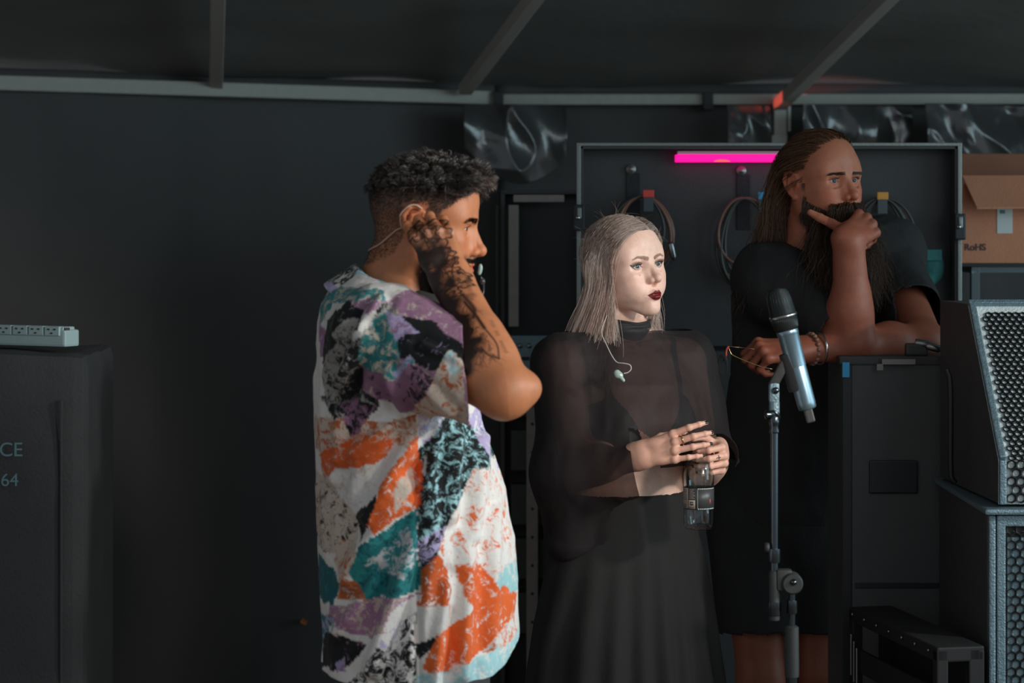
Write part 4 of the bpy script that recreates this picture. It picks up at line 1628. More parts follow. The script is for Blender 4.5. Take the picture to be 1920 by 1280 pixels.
boxpart('rail', (at(963, 0, YK)[0], YK - 0.006, (zA + zB_) / 2), (0.030, 0.012, zB_ - zA), M_alu_dim, rc, 0.003)
boxpart('rail', (at(1010, 0, YK)[0], YK - 0.004, at(0, 372, YK)[2]), (0.15, 0.012, 0.022), M_alu_dim, rc, 0.003)
boxpart('rail', (at(932, 0, YK)[0], YK - 0.004, (zA + zB_) / 2), (0.008, 0.010, zB_ - zA), M_dark_metal, rc, 0.002)
pz = at(0, 660, YK)[2]
boxpart('connector_panel', (at(1012, 0, YK)[0], YK - 0.012, pz), (0.17, 0.02, 0.10), M_frame, rc, 0.003)
for k in range(5):
    b = MB(); c = at(975 + 17 * k, 648, YK - 0.022)
    b.lathe([(0.0, -0.006), (0.004, -0.006), (0.0075, -0.003), (0.009, 0.004)], c, (0, 1, 0), 14); b.build('socket', M_chrome2, rc, True)
for k in range(3):
    boxpart('panel_slot', at(985 + 26 * k, 672, YK - 0.023), (0.026, 0.004, 0.010), M_void, rc, 0.002)
for k in range(5):
    boxpart('shelf_unit', (at(1012, 0, YK)[0], YK + 0.02, pz - 0.13 - 0.16 * k), (0.17, 0.06, 0.12), M_case, rc, 0.004)
zc0, zc1 = 0.05, at(0, 760, YK)[2]
boxpart('rail', (at(998, 0, 7.1)[0], 7.10, (zc0 + zc1) / 2), (0.034, 0.012, zc1 - zc0), M_alu_dim, rc, 0.003)
for k in range(14):
    b = MB(); b.lathe([(0.0, 0.0), (0.0045, 0.0), (0.0048, 0.003)], (at(998, 0, 7.09)[0], 7.0925, zc1 - 0.05 - 0.083 * k), (0, 1, 0), 10); b.build('rail_hole', M_void, rc, True)

# --- left: covered amplifier case with a power strip on top
YP = 5.6
cv = empty('covered_case', (at(20, 0, YP)[0], YP + 0.21, 0), 'large case under a dark grey fitted cover with stencilled lettering', 'flight case')
cz = at(0, 660, YP)[2]
x1c = at(160, 0, YP)[0]; x0c = x1c - 0.85
b = MB()
b.box(((x0c + x1c) / 2, YP + 0.21, cz / 2), (x1c - x0c, 0.42, cz), None, 0.03)
co = b.build('cover', M_case_soft, cv, False)
bm = bmesh.new(); bm.from_mesh(co.data); bmesh.ops.subdivide_edges(bm, edges=bm.edges[:], cuts=14, use_grid_fill=True)
for v_ in bm.verts:
    p = np.array(v_.co)[None]
    v_.co += Vector((0, -0.012, 0.010)) * float(fbm(p * (1, 1, 0.6), 5, 3, 12)[0])
bm.to_mesh(co.data); bm.free(); co.data.shade_smooth()
b = MB(); b.box((x1c - 0.055, YP - 0.004, cz * 0.47), (0.006, 0.006, cz * 0.9), None, 0.002); b.build('seam', M_case_soft, cv)
M_sten = plain('pale_teal_stencil', '#3d6d77', 0.8)
text_mesh('lettering', 'CE', at(-2, 855, YP - 0.024), 0.046, M_sten, cv)
text_mesh('lettering', '64', at(1, 911, YP - 0.024), 0.042, M_sten, cv)
M_strip = plain('pale_grey_plastic', '#94b2b6', 0.45)
ps = empty('power_strip', at(70, 640, YP + 0.05), 'long pale power strip with square sockets lying on the covered case', 'power strip')
pe = at(128, 0, YP)[0]
sz_ = cz + 0.002
Rt = np.array(Matrix.Rotation(math.radians(-3), 3, 'Y'))
L_ = 0.62
pc = np.array((pe - L_ / 2, YP + 0.05, sz_ + 0.028))
boxpart('body', pc, (L_, 0.055, 0.040), M_strip, ps, 0.006)
boxpart('socket_face', pc + np.array((0, -0.004, 0.020)), (L_ - 0.012, 0.044, 0.014), M_strip, ps, 0.004)
for k in range(12):
    xk = pe - 0.035 - 0.0475 * k
    c = np.array((xk, YP + 0.034, sz_ + 0.041))
    boxpart('socket', c + np.array((0, -0.006, 0.004)), (0.043, 0.020, 0.022), M_strip, ps, 0.002)
    for dx, dz in ((-0.009, 0.008), (0.009, 0.008), (0, -0.001)):
        boxpart('pin_hole', c + np.array((dx, -0.0165, dz)), (0.006, 0.002, 0.0035), M_void, ps, 0.0)
boxpart('switch', np.array((pe - 0.007, YP + 0.036, sz_ + 0.045)), (0.010, 0.018, 0.016), M_void, ps, 0.002)
ps.rotation_euler = (0, 0, 0)
pv = Vector((pe, YP + 0.05, 0)); Rz = Matrix.Translation(pv) @ Matrix.Rotation(math.radians(-28), 4, 'Z') @ Matrix.Translation(-pv)
for ch in ps.children:
    ch.data.transform(Rz)
# small orange cable tie end on the tarpaulin
M_orange = plain('orange_plastic', '#e8862a', 0.5)
og = empty('cable_tie', at(571, 1166, 7.0), 'tiny orange cable tie on the tarpaulin by the shirt hem', 'cable tie')
yo = np.interp(at(571, 0, 8.15)[0], [WA[0], WB[0]], [WA[1], WB[1]])
po = at(571, 1166, yo - 0.06)
boxpart('tail', po, (0.016, 0.06, 0.005), M_orange, og, 0.001, np.array(Matrix.Rotation(0.5, 3, 'Y')))
boxpart('head', po + np.array((-0.008, 0, 0.005)), (0.006, 0.06, 0.007), M_orange, og, 0.001)

# --- microphone and stand
YS = 4.56
ms = empty('microphone_stand', (at(1485, 0, YS)[0], YS, 0), 'chrome and black boom microphone stand with its boom turned upright', 'microphone stand')
M_pole = plain('chrome_tube', '#59636a', 0.2, 1.0)
M_grip = plain('black_grip', '#2b2f31', 0.6, black_lift=0.2)
px_ = at(1485, 0, YS)[0]; pb_ = at(1452, 0, YS)[0]
zz = lambda py: at(0, py, YS)[2]
b = MB(); b.lathe([(0, 0), (0.13, 0), (0.13, 0.012), (0.11, 0.02), (0.03, 0.026), (0.02, 0.05), (0, 0.05)], (px_, YS, 0), (0, 0, 1), 40); b.build('base', M_grip, ms, True, auto=40)
b = MB(); b.tube([(px_, YS, 0.04), (px_, YS, zz(1265))], 0.0115, 16); b.build('lower_tube', M_pole, ms, True, auto=40)
b = MB(); b.lathe([(0, 0), (0.0130, 0), (0.0135, 0.01), (0.0125, zz(1175) - zz(1268)), (0.008, zz(1172) - zz(1268)), (0, zz(1172) - zz(1268))], (px_, YS, zz(1268)), (0, 0, 1), 20); b.build('grip', M_grip, ms, True, auto=40)
b = MB(); b.tube([(px_, YS, zz(1178)), (px_, YS, zz(1105))], 0.0065, 14); b.build('upper_tube', M_pole, ms, True, auto=40)
b = MB(); b.lathe([(0, 0), (0.010, 0), (0.011, 0.004), (0.010, zz(1125) - zz(1150)), (0, zz(1125) - zz(1150))], (px_, YS, zz(1150)), (0, 0, 1), 16); b.build('collar', M_pole, ms, True, auto=40)
jc = np.array((at(1484, 0, YS)[0], YS, zz(1092)))
b = MB(); b.lathe([(0, -0.02), (0.017, -0.02), (0.0205, -0.014), (0.0205, 0.012), (0.017, 0.016), (0, 0.016)], jc, (0, 1, 0), 28); b.box(jc + np.array((-0.014, 0, 0.006)), (0.03, 0.026, 0.040), None, 0.006); b.build('swivel_joint', M_grip, ms, True, auto=35)
b = MB(); b.lathe([(0, 0), (0.0065, 0), (0.0055, 0.005), (0.002, 0.0075), (0, 0.0078)], jc + np.array((0.002, -0.019, 0.004)), (0, -1, 0), 16); b.build('bolt', M_pole, ms, True)
b = MB(); b.tube([(pb_, YS, zz(1150)), (pb_, YS, zz(775))], 0.0072, 16); b.build('boom', M_pole, ms, True, auto=40)
b = MB(); b.lathe([(0, 0), (0.0098, 0), (0.0102, 0.003), (0.0098, zz(1072) - zz(1162)), (0.0085, zz(1070) - zz(1162)), (0, zz(1070) - zz(1162))], (pb_, YS, zz(1162)), (0, 0, 1), 18); b.build('counterweight', M_grip, ms, True, auto=40)
for y0_, y1_, r_ in ((1153, 1128, 0.0125), (1054, 1028, 0.0115)):
    b = MB(); b.lathe([(0, 0), (r_, 0), (r_ * 1.05, 0.003), (r_, zz(y1_) - zz(y0_)), (0, zz(y1_) - zz(y0_))], (pb_, YS, zz(y0_)), (0, 0, 1), 18); b.build('clutch', M_pole, ms, True, auto=40)
b = MB(); b.lathe([(0, 0), (0.009, 0), (0.009, 0.008), (0, 0.009)], (pb_ - 0.010, YS, zz(1026)), (-1, 0, 0), 14); b.build('thumb_screw', M_grip, ms, True)
b = MB(); b.lathe([(0.0, 0), (0.0085, 0), (0.0095, 0.004), (0.0075, 0.012), (0.0095, 0.018), (0.0095, 0.03), (0.006, 0.036), (0, 0.036)], (pb_, YS, zz(812)), (0, 0, 1), 18); b.build('thread_adapter', M_pole, ms, True, auto=40)
b = MB(); b.lathe([(0, 0), (0.008, 0), (0.0085, 0.003), (0.0085, 0.010), (0.006, 0.012), (0, 0.012)], (pb_ - 0.006, YS, zz(777)), (-1, -0.25, 0), 14)
b.tube(bez([(pb_ - 0.010, YS, zz(778)), (pb_ - 0.002, YS - 0.008, zz(770)), (pb_ + 0.008, YS - 0.006, zz(780)), (pb_ + 0.004, YS, zz(790))], 14), 0.0035, 8); b.build('wing_nut', M_pole, ms, True, auto=40)
# mic clip
m0 = at(1455, 541, YS - 0.005); m1 = at(1516, 772, YS - 0.005)
ma = unit(m1 - m0)
lc = np.linalg.norm(m1 - m0)
tm = lambda t: m0 + ma * (t * lc)
M_clip = plain('rubber_clip', '#2a2d2f', 0.55, black_lift=0.2)
b = MB()
b.lathe([(0.0205, 0.52 * lc), (0.0225, 0.52 * lc), (0.0225, 0.80 * lc), (0.0215, 0.82 * lc), (0.020, 0.80 * lc), (0.0195, 0.55 * lc)], m0 + np.array((-0.004, 0.006, 0)), ma, 24)
b.box(tm(0.68) + np.array((-0.034, 0.002, 0.0)), (0.018, 0.014, 0.064), np.array(Matrix.Rotation(math.radians(28), 3, 'Y')), 0.004)
b.build('clip', M_clip, ms, True, auto=40)
b = MB(); b.box((pb_ - 0.001, YS - 0.002, zz(735)), (0.020, 0.018, 0.040), None, 0.006); b.tube([(pb_, YS, zz(752)), (pb_, YS, zz(775))], 0.010, 16); b.build('clip_yoke', M_frame, ms, True, auto=40)
b = MB(); b.lathe([(0, 0), (0.0065, 0), (0.0065, 0.004), (0.003, 0.006), (0, 0.006)], (pb_ + 0.001, YS - 0.0105, zz(731)), (0, -1, 0), 14); b.build('clip_screw', M_pole, ms, True)
# microphone
mic = empty('microphone', tm(0.62), 'silver-blue handheld wireless microphone with a black grille clipped to the stand', 'microphone')
M_micbody = plain('blue_grey_mic_paint', '#7d97a6', 0.32, 0.75, 0.5, 0.05)
M_micgrille = plain('mic_mesh', '#3d474a', 0.35, 0.8, 0.5)
prof_g = [(0.0, 0.0), (0.010, 0.0008), (0.0165, 0.004), (0.0205, 0.011), (0.0225, 0.024), (0.0245, 0.050)]
M_core = plain('mic_foam', '#101415', 0.9, black_lift=0.15)
b = MB(); b.lathe(prof_g, m0, ma, 32); b.build('grille_core', M_core, mic, True)
for k in range(26):        # wire courses of the grille
    h = 0.003 + k * 0.0019
    r_ = np.interp(h, [p[1] for p in prof_g], [p[0] for p in prof_g]) + 0.0003
    torus_pts = None
    bb0 = MB(); u0 = unit(np.cross(ma, (0, 1, 0))); w0 = np.cross(ma, u0)
    bb0.tube([m0 + ma * h + r_ * (math.cos(t) * u0 + math.sin(t) * w0) for t in np.linspace(0, 2 * PI, 30)], 0.00062, 5, caps=False)
    if k == 0: allw = bb0
    else: allw.add(bb0.v, bb0.f)
for k in range(26):
    a = 2 * PI * k / 26
    allw.tube([m0 + ma * h + (r_ + 0.0002) * (math.cos(a) * u0 + math.sin(a) * w0) for r_, h in [(0.010, 0.001), (0.0165, 0.004), (0.0205, 0.011), (0.0225, 0.024), (0.0245, 0.050)]], 0.0005, 4)
go = allw.build('grille_mesh', M_micgrille, mic, True); tag(go, kind='stuff')
b = MB(); b.lathe([(0.0245, 0.0500), (0.0262, 0.0508), (0.0266, 0.0535), (0.0262, 0.0562), (0.0245, 0.057)], m0, ma, 36); b.build('grille_band', M_chrome2, mic, True)
b = MB(); b.lathe([(0.0245, 0.0565), (0.0240, 0.066), (0.0215, 0.078), (0.0200, 0.081)], m0, ma, 32); b.build('grille_base', M_core, mic, True)
cw = MB()
for k in range(40):        # slanting wires under the band
    a = 2 * PI * k / 40
    cw.tube([m0 + ma * h + (r_ + 0.0003) * (math.cos(a + (h - 0.057) * 22) * u0 + math.sin(a + (h - 0.057) * 22) * w0) for r_, h in [(0.0245, 0.0570), (0.0241, 0.065), (0.0225, 0.074), (0.0205, 0.081)]], 0.00055, 4)
tag(cw.build('grille_mesh', M_micgrille, mic, True), kind='stuff')
b = MB(); b.lathe([(0.0200, 0.0805), (0.0207, 0.082), (0.0207, 0.089), (0.0203, 0.0895), (0.0200, 0.090), (0.0185, 0.150), (0.0182, 0.152)], m0, ma, 36); b.build('barrel', M_micbody, mic, True)
b = MB(); b.lathe([(0.0178, 0.1515), (0.0180, 0.153), (0.0178, 0.222), (0.0170, 0.232), (0.0150, 0.2345), (0.0, 0.2345)], m0, ma, 32); b.build('battery_sleeve', M_micbody, mic, True)
b = MB(); b.box(tm(1.0) * 0 + m0 + ma * 0.245, (0.016, 0.014, 0.030), np.array(Vector((0, 0, 1)).rotation_difference(Vector(ma)).to_matrix()), 0.003); b.build('antenna', M_blackplastic, mic)
# ------------------------------------------------------------------ man in the patterned shirt, hand at his ear
skin_tan = lin('#c47f58')
M_skin = skin_mat('tanned_skin')
M_eye = attr_mat('eye_surface', 0.05, 0, 0.25)
M_hair = hair_mat('hair')
M_hair_dark = hair_mat('dark_hair', 0.05)
YM = 4.36
man = empty('person', (at(770, 0, YM)[0], YM, 0),
            'man in a bright abstract print short-sleeved shirt with a tattooed forearm raised to his ear', 'person')
m_t = at(792, 418, YM)
m_R = rot_zyx(math.radians(-3), math.radians(-7), math.radians(0))
head_m = head_sculpt(jaw=1.06, brow=1.12, nose=1.06, lips=0.95, neck=0.059, lid=0.9, eye=0.95, neckdir=(-0.062, 0, -0.20))
bm_ = Sculpt()
bm_.U(placed(head_m, m_R, m_t), 0.01)
# torso and shoulders (hidden by the shirt)
zc = lambda py: CAMH - (py - HZ) * YM / FPX
xp = lambda px, Y=YM: (px - 960) * Y / FPX
bm_.U(loft([(0.86, xp(775), YM, 0.12, 0.17), (1.05, xp(775), YM, 0.125, 0.165), (1.25, xp(765), YM, 0.125, 0.175), (1.40, xp(750), YM, 0.105, 0.17),
            (1.48, xp(742), YM, 0.075, 0.13), (1.53, xp(738), YM, 0.05, 0.06)]), 0.03)
S_r = at(742, 622, YM) + (0, -0.17, 0)
E_r = at(946, 732, 4.06)
W_r = at(846, 522, 4.185)
hb = np.array((0.10, -0.95, -0.05))
hd = at(805, 437, 4.20) - W_r
hm = hand(bm_, W_r, hd, hb, True, [(42, 62, 25), (48, 58, 30), (40, 70, 35), (38, 78, 35)], 0.98,
          [(0.75, 0.05, -0.65), (0.9, -0.15, -0.45), (0.95, -0.2, -0.3)], 1.0, 0.05)
forearm(bm_, E_r, W_r, hm['b'], hm['s'], 0.047, 0.030)
bm_.U(cone(S_r, E_r, 0.058, 0.042), 0.03)
bm_.U(cone(E_r, E_r + np.array((0.038, 0.004, 0.004)), 0.040, 0.024), 0.02)
bm_.U(cone(S_r + (0, 0.02, -0.01), S_r * 0.5 + E_r * 0.5 + (0, 0, -0.008), 0.055, 0.052), 0.03)
# left arm hangs down on the far side
S_l = at(745, 622, YM) + (0, 0.18, 0)
E_l = S_l + np.array((0.04, 0.05, -0.29))
W_l = E_l + np.array((-0.04, -0.02, -0.25))
bm_.U(cone(S_l, E_l, 0.055, 0.042), 0.03)
hl = hand(bm_, W_l, (-0.1, 0, -0.98), (0.2, 0.95, 0), False, [(25, 30, 15)] * 4, 1.0)
forearm(bm_, E_l, W_l, hl['b'], hl['s'], 0.043, 0.028)


def near_arm(c, r=0.09):
    d = cone(E_r, W_r + hm["d"] * 0.1, r, r)[0]
    return d(c) < 0


def head_loc(P, R, t, sc=1.0):
    return (P - t) @ R / sc


V, FQ = sculpt_mesh(bm_, h=0.0045, masks=[
    lambda c: ((head_loc(c, m_R, m_t)[:, 2] > -0.15) & (np.linalg.norm(c - m_t, axis=1) < 0.22)) | near_arm(c, 0.11),
    lambda c: ((head_loc(c, m_R, m_t)[:, 0] > -0.03) & (head_loc(c, m_R, m_t)[:, 2] < 0.09) & (head_loc(c, m_R, m_t)[:, 1] < 0.01) & (head_loc(c, m_R, m_t)[:, 0] > 0.01) & (np.linalg.norm(c - m_t, axis=1) < 0.17)) | (near_arm(c, 0.11) & (c[:, 1] < 4.3))])
L = head_loc(V, m_R, m_t)
isH = (np.linalg.norm(L, axis=1) < 0.24) & ~near_arm(V, 0.06)
C = np.tile(skin_tan, (len(V), 1)) * (1 + 0.05 * fbm(V, 25, 3, 8))[:, None]
fc_ = face_colour(L, skin_tan, skin_tan * (0.92, 0.62, 0.58), lin('#1c130f'), 0.35, 0.0052, browz=0.0160, arch=0.0015, btaper=0.3)
C[isH] = fc_[isH]
hairline_x = [-0.11, -0.085, -0.04, -0.026, -0.018, 0.004, 0.012, 0.024, 0.032, 0.040, 0.055, 0.070, 0.080, 0.088, 0.12]
hairline_z = [-0.085, -0.085, -0.060, -0.030, 0.030, 0.034, -0.010, -0.020, 0.004, 0.028, 0.042, 0.058, 0.072, 0.084, 0.11]


def man_hair(L):
    return L[:, 2] - np.interp(L[:, 0], hairline_x, hairline_z)


beard = soft(np.minimum(np.maximum.reduce([
    L[:, 2] + 0.030 + np.clip((0.06 - L[:, 0]) * 0.2, 0, 1) + np.where(L[:, 0] > 0.075, 0.020, 0.0), 0.004 - L[:, 0], -0.135 - L[:, 2], 0.09 - np.hypot(L[:, 0], L[:, 2]) - 0.02]), 1), 0.012)
lipz = (np.abs(L[:, 1]) < 0.022) & (L[:, 2] > -0.080) & (L[:, 2] < -0.061) & (L[:, 0] > 0.085)
beard[lipz] = 0
beard *= isH
C = mixc(C, lin('#2a1d17'), 0.8 * beard)
sc_ = soft(-man_hair(L), 0.012) * isH * (L[:, 1] > -0.2) * (np.hypot(L[:, 0] + 0.008, L[:, 2]) > 0.0)
ear_ = (np.abs(L[:, 1]) > 0.0735) & (np.abs(L[:, 0] + 0.008) < 0.026) & (np.abs(L[:, 2]) < 0.04)
sc_[ear_] = 0
C = mixc(C, lin('#33251e'), np.clip(0.42 + 5.5 * (L[:, 2] + 0.02), 0.25, 0.85) * sc_)

# tattoos: blossoms over the back of the hand, an animal's head with long fur on the forearm
fa = unit(W_r - E_r)
right_ = np.cross((0, 1, 0), fa)
cand = np.flatnonzero(near_arm(V, 0.075) & ((V - E_r) @ fa > 0.0))
cand = cand[grad(bm_, V[cand])[:, 1] < 0.3]
u_ = (V[cand] - E_r) @ fa * 1000             # millimetres from the elbow
v_ = (V[cand] - E_r) @ right_ * 1000         # across
P2 = np.stack([u_, v_, np.zeros(len(cand))], 1)
tn = [fbm(P2, f, 3, 4 + i) for i, f in enumerate((0.05, 0.12, 0.35))]
ink = np.zeros(len(cand))


def blob(u0, v0, ru, rv, rot=0.0, dark=0.9, edge=2.2, inner=0.2, petals=0):
    """one inked shape: dark outline, uneven shading inside"""
    global ink
    c, s = math.cos(rot), math.sin(rot)
    du, dv = u_ - u0, v_ - v0
    a, b = (du * c + dv * s) / ru, (-du * s + dv * c) / rv
    r = np.hypot(a, b)
    if petals:
        r = r / (1 + 0.16 * np.cos(petals * np.arctan2(b, a)))
    w = min(ru, rv)
    rim = np.exp(-((r - 0.92) * w / edge * 2.2) ** 2)
    fill = soft((r - 0.92) * w, 3) * np.clip(inner + 0.9 * tn[1] * (r > 0.35), 0, 0.9)
    inn = r < 0.95
    ink[inn] *= 0.25
    ink = np.maximum(ink, np.maximum(rim * dark, fill))


hu = np.linalg.norm(W_r - E_r) * 1000
g_ = np.random.default_rng(11)
for i in range(64):       # blossoms from the wrist over the hand
    blob(hu - 55 + g_.random() * 165, g_.uniform(-52, 24), g_.uniform(9, 17), g_.uniform(7, 13), g_.uniform(0, 3), 0.95, 3.4, 0.34, int(g_.integers(4, 7)))
sh = np.clip((-v_ + 12) / 24 + 0.7 * tn[0], 0, 0.97) * np.clip((u_ - 52 - 0.5 * v_) / 14, 0, 1) * np.clip((hu + 90 - u_) / 30, 0, 1)
ink = np.maximum(ink, sh)
for i in range(260):      # fur
    u0, v0 = g_.uniform(40, 170), g_.uniform(-45, 14)
    a = math.radians(g_.normal(200, 30)); ln_ = g_.uniform(9, 26)
    d, t = seg_dist(u_, v_, [(u0, v0), (u0 + ln_ * math.cos(a), v0 + ln_ * math.sin(a))])
    ink = np.maximum(ink, soft(d - 0.8 * (1 - t), 1.3) * 0.8)
for (a0, a1, a2, wv, dk) in [((40, -34), (52, -30), (66, -36), 9, .95), ((150, -30), (120, -38), (95, -40), 9, .8), ((58, -4), (70, -10), (86, -12), 5, .85),
                             ((34, 14), (62, 20), (100, 14), 1.2, .9), ((100, 14), (135, 10), (170, 4), 2.6, .9), ((34, 14), (48, 2), (66, -2), 1.6, .9),
                             ((98, -8), (106, -3), (116, -7), 3.4, .95), ((130, 6), (150, 12), (185, 6), 3.5, .85)]:
    d, t = seg_dist(u_, v_, [tuple(p) for p in bez([np.array(a0), np.array(a1), np.array(a2)], 12)])
    ink = np.maximum(ink, soft(d - wv, wv * 0.9 + 1) * dk)
for (u0, n_) in ((42, 6), (78, 3), (98, 4)):      # small script along the outer forearm
    for k in range(n_):
        uk = u0 + k * 4.4
        d, t = seg_dist(u_, v_, [(uk, 24 + g_.uniform(-1, 1)), (uk + 1.5, 30 + g_.uniform(-1, 1)), (uk + 2.6, 25), (uk + 3.6, 29)])
        ink = np.maximum(ink, soft(d - 0.3, 1.0) * 0.75)
C[cand] = mixc(C[cand], lin('#0e0f11'), np.clip(ink * 1.1, 0, 1) * 0.96)
adopt(mesh_obj('body', V, FQ, M_skin, None, True, C), man)
def lashes(ey, n=22, ln=0.006):
    out = []
    for q_ in (-1, 1):
        for a in np.linspace(-0.9, 1.0, n):
            y = q_ * (ey + a * 0.0125); z = 0.0042 - 0.0045 * a * a
            x = 0.0722 + math.sqrt(max(0.0139 ** 2 - (a * 0.0125) ** 2 - 0.004 ** 2, 1e-6))
            b0 = np.array((x, y, z)); dr = np.array((0.8, q_ * (0.25 + 0.6 * a), 0.15))
            out.append([b0 - dr * 0.0006, b0 + dr * ln * 0.4, b0 + dr * ln * 0.8 + (0, 0, 0.0008), b0 + dr * ln + (0, 0, 0.0018)])
    return strands(np.array(out), np.full(len(out), 0.0004), np.tile(lin('#0c0a0a'), (len(out), 1)))


person_eyes(man, m_R, m_t, 1.0, '#4a3626', (-0.15, -0.02), M_eye)

# hair: cropped sides, wavy greying top
hv, hq = sculpt_mesh(head_m, (-0.12, -0.10, -0.12), (0.13, 0.10, 0.14), 0.005, 1)
noear = lambda c: ~((np.abs(c[:, 1]) > 0.071) & (np.abs(c[:, 0] + 0.008) < 0.024) & (c[:, 2] < 0.034) & (c[:, 2] > -0.05))
sides = lambda c: (man_hair(c) > 0) & noear(c)
S, N = scatter(hv, hq, sides, 15000, 1)
hgt = np.clip((S[:, 2] - 0.0) / 0.075, 0, 1)
lenS = 0.0016 + 0.016 * hgt ** 1.8
gg = np.random.default_rng(2)
J1 = gg.normal(0, 0.35, S.shape)
PS = grow(head_m, S - N * 0.001, N, lenS / 4, 5, lambda P, t, S0: N * 0.8 + np.array((-0.25, 0, -0.65)) + J1, 0.0008)
grey = gg.random(len(S))
cs = np.where((grey < 0.25 + 0.3 * (S[:, 0] > 0.02))[:, None], lin('#6d625c') * (0.7 + 0.5 * gg.random((len(S), 1))), lin('#251c18') * (0.7 + 0.6 * gg.random((len(S), 1))))
a1 = strands(PS, np.full(len(S), 0.00042), cs)
top = lambda c: (man_hair(c) > 0.004) & (c[:, 2] > 0.062 - 0.12 * np.clip(c[:, 0] - 0.02, 0, 0.1) - 0.25 * np.clip(-c[:, 0] - 0.05, 0, 1))
S, N = scatter(hv, hq, top, 11000, 3)
cell = np.floor((S + 0.004 * np.stack([noise(S, 90, 1), noise(S, 90, 2), noise(S, 90, 3)], 1)) / 0.008)
lid = (cell[:, 0] * 73 + cell[:, 1] * 179 + cell[:, 2] * 283).astype(int) % 997
ph = 5.0 * fbm(S, 45, 2, 12) + np.random.default_rng(4).uniform(0, 1.6, 997)[lid]
dv = np.random.default_rng(5).normal(0, 0.24, (997, 3))[lid] + gg.normal(0, 0.10, S.shape)
frontness = np.clip((S[:, 0] + 0.03) / 0.10, 0, 1)
ll = 0.018 + 0.030 * frontness + 0.005 * gg.random(len(S))


def topdir(P, t, S0):
    w = np.stack([np.cos(ph + t * 8.5), 0.6 * np.sin(ph + t * 7.5), np.sin(ph * 1.3 + t * 8)], 1)
    f = frontness[:, None]
    flow = np.array((0.75, -0.12, 0.05)) * f + np.array((-0.35, -0.10, -0.25)) * (1 - f)
    return N * (0.9 - 0.95 * t) * (0.45 + 0.55 * f) + flow * (0.5 + 0.7 * t) + dv * (0.4 + 0.5 * t) + w * (0.25 + 0.40 * f) + np.array((0, 0, -0.35)) * t * f


PT = grow(head_m, S - N * 0.001, N, ll / 10, 11, topdir, 0.002, 0.2)
ct = np.where((np.random.default_rng(6).random(997)[lid] * 0.5 + 0.5 * gg.random(len(S)) < 0.22 + 0.12 * frontness)[:, None], lin('#a39a94'), lin('#2b231f')) * (0.65 + 0.7 * gg.random((len(S), 1)))
a2 = strands(PT, np.full(len(S), 0.00055), ct)
# beard, moustache, brows
bz = lambda c: (((c[:, 2] < -0.046) & (c[:, 0] > 0.012 + 0.0 * c[:, 2]) & (c[:, 2] > -0.128)) | ((c[:, 2] < -0.052) & (c[:, 0] > 0.08))) & ~((np.abs(c[:, 1]) < 0.021) & (c[:, 2] > -0.081) & (c[:, 2] < -0.0605) & (c[:, 0] > 0.085)) & ~((c[:, 2] > -0.052) & (c[:, 0] > 0.05))
S, N = scatter(hv, hq, bz, 9000, 8)
J2 = gg.normal(0, 0.3, S.shape)
PB = grow(head_m, S - N * 0.001, N, (0.004 + 0.009 * np.clip((-S[:, 2] - 0.05) / 0.05, 0, 1)) / 4, 5, lambda P, t, S0: N * 0.7 + np.array((0.1, 0, -0.8)) + J2, 0.0008)
a3 = strands(PB, np.full(len(S), 0.0004), lin('#1d1512') * (0.6 + 0.9 * gg.random((len(S), 1))))
br = lambda c: seg_dist(np.abs(c[:, 1]), c[:, 2], [(0.012, 0.0158), (0.034, 0.0176), (0.047, 0.0160), (0.054, 0.0125)])[0] < 0.0036
S, N = scatter(hv, hq, lambda c: br(c) & (c[:, 0] > 0.04), 620, 9)
PBr = grow(head_m, S, N, 0.006 / 4, 5, lambda P, t, S0: N * 0.5 + np.stack([np.full(len(S0), -0.3), np.sign(S0[:, 1]), np.full(len(S0), 0.15)], 1), 0.0006)
a4 = strands(PBr, np.full(len(S), 0.0003), np.tile(lin('#17100d'), (len(S), 1)))


def hair_object(name, arrs, R, t, sc, root, mat):
    Vs, Qs, Cs, off = [], [], [], 0
    for v, q, c in arrs:
        Vs.append(v); Qs.append(q + off); Cs.append(c); off += len(v)
    o = mesh_obj(name, np.vstack(Vs) * sc @ R.T + t, np.vstack(Qs), mat, None, True, np.vstack(Cs))
    tag(o, kind='stuff')
    return adopt(o, root)


tag(hair_object('hair', [a1, a2], m_R, m_t, 1.0, man, M_hair), 'short wavy dark hair greying at the front with cropped sides')
tag(hair_object('beard', [a3, a4, lashes(0.0315)], m_R, m_t, 1.0, man, M_hair_dark), 'short dark beard')

# in-ear monitor lead behind the ear
M_lead = plain('clear_cable', '#c9a58c', 0.35)
b = MB()
ear = [(0.004, -0.086, 0.026), (-0.012, -0.091, 0.031), (-0.027, -0.089, 0.018), (-0.034, -0.082, -0.004), (-0.050, -0.074, -0.022), (-0.070, -0.058, -0.040), (-0.086, -0.036, -0.052), (-0.094, -0.010, -0.060)]
pts = bez(ear, 40)
d = head_m(pts)
pts = pts + grad(head_m, pts) * np.maximum(0.0022 - d, 0)[:, None]
far = np.arange(len(pts)) > 14
pts[far] = project(lambda p: head_m(p) - 0.0024, pts[far], 6, maxstep=0.006)
b.tube(pts @ m_R.T + m_t, 0.0016, 8)
b.build('earphone_cable', M_lead, man, True)
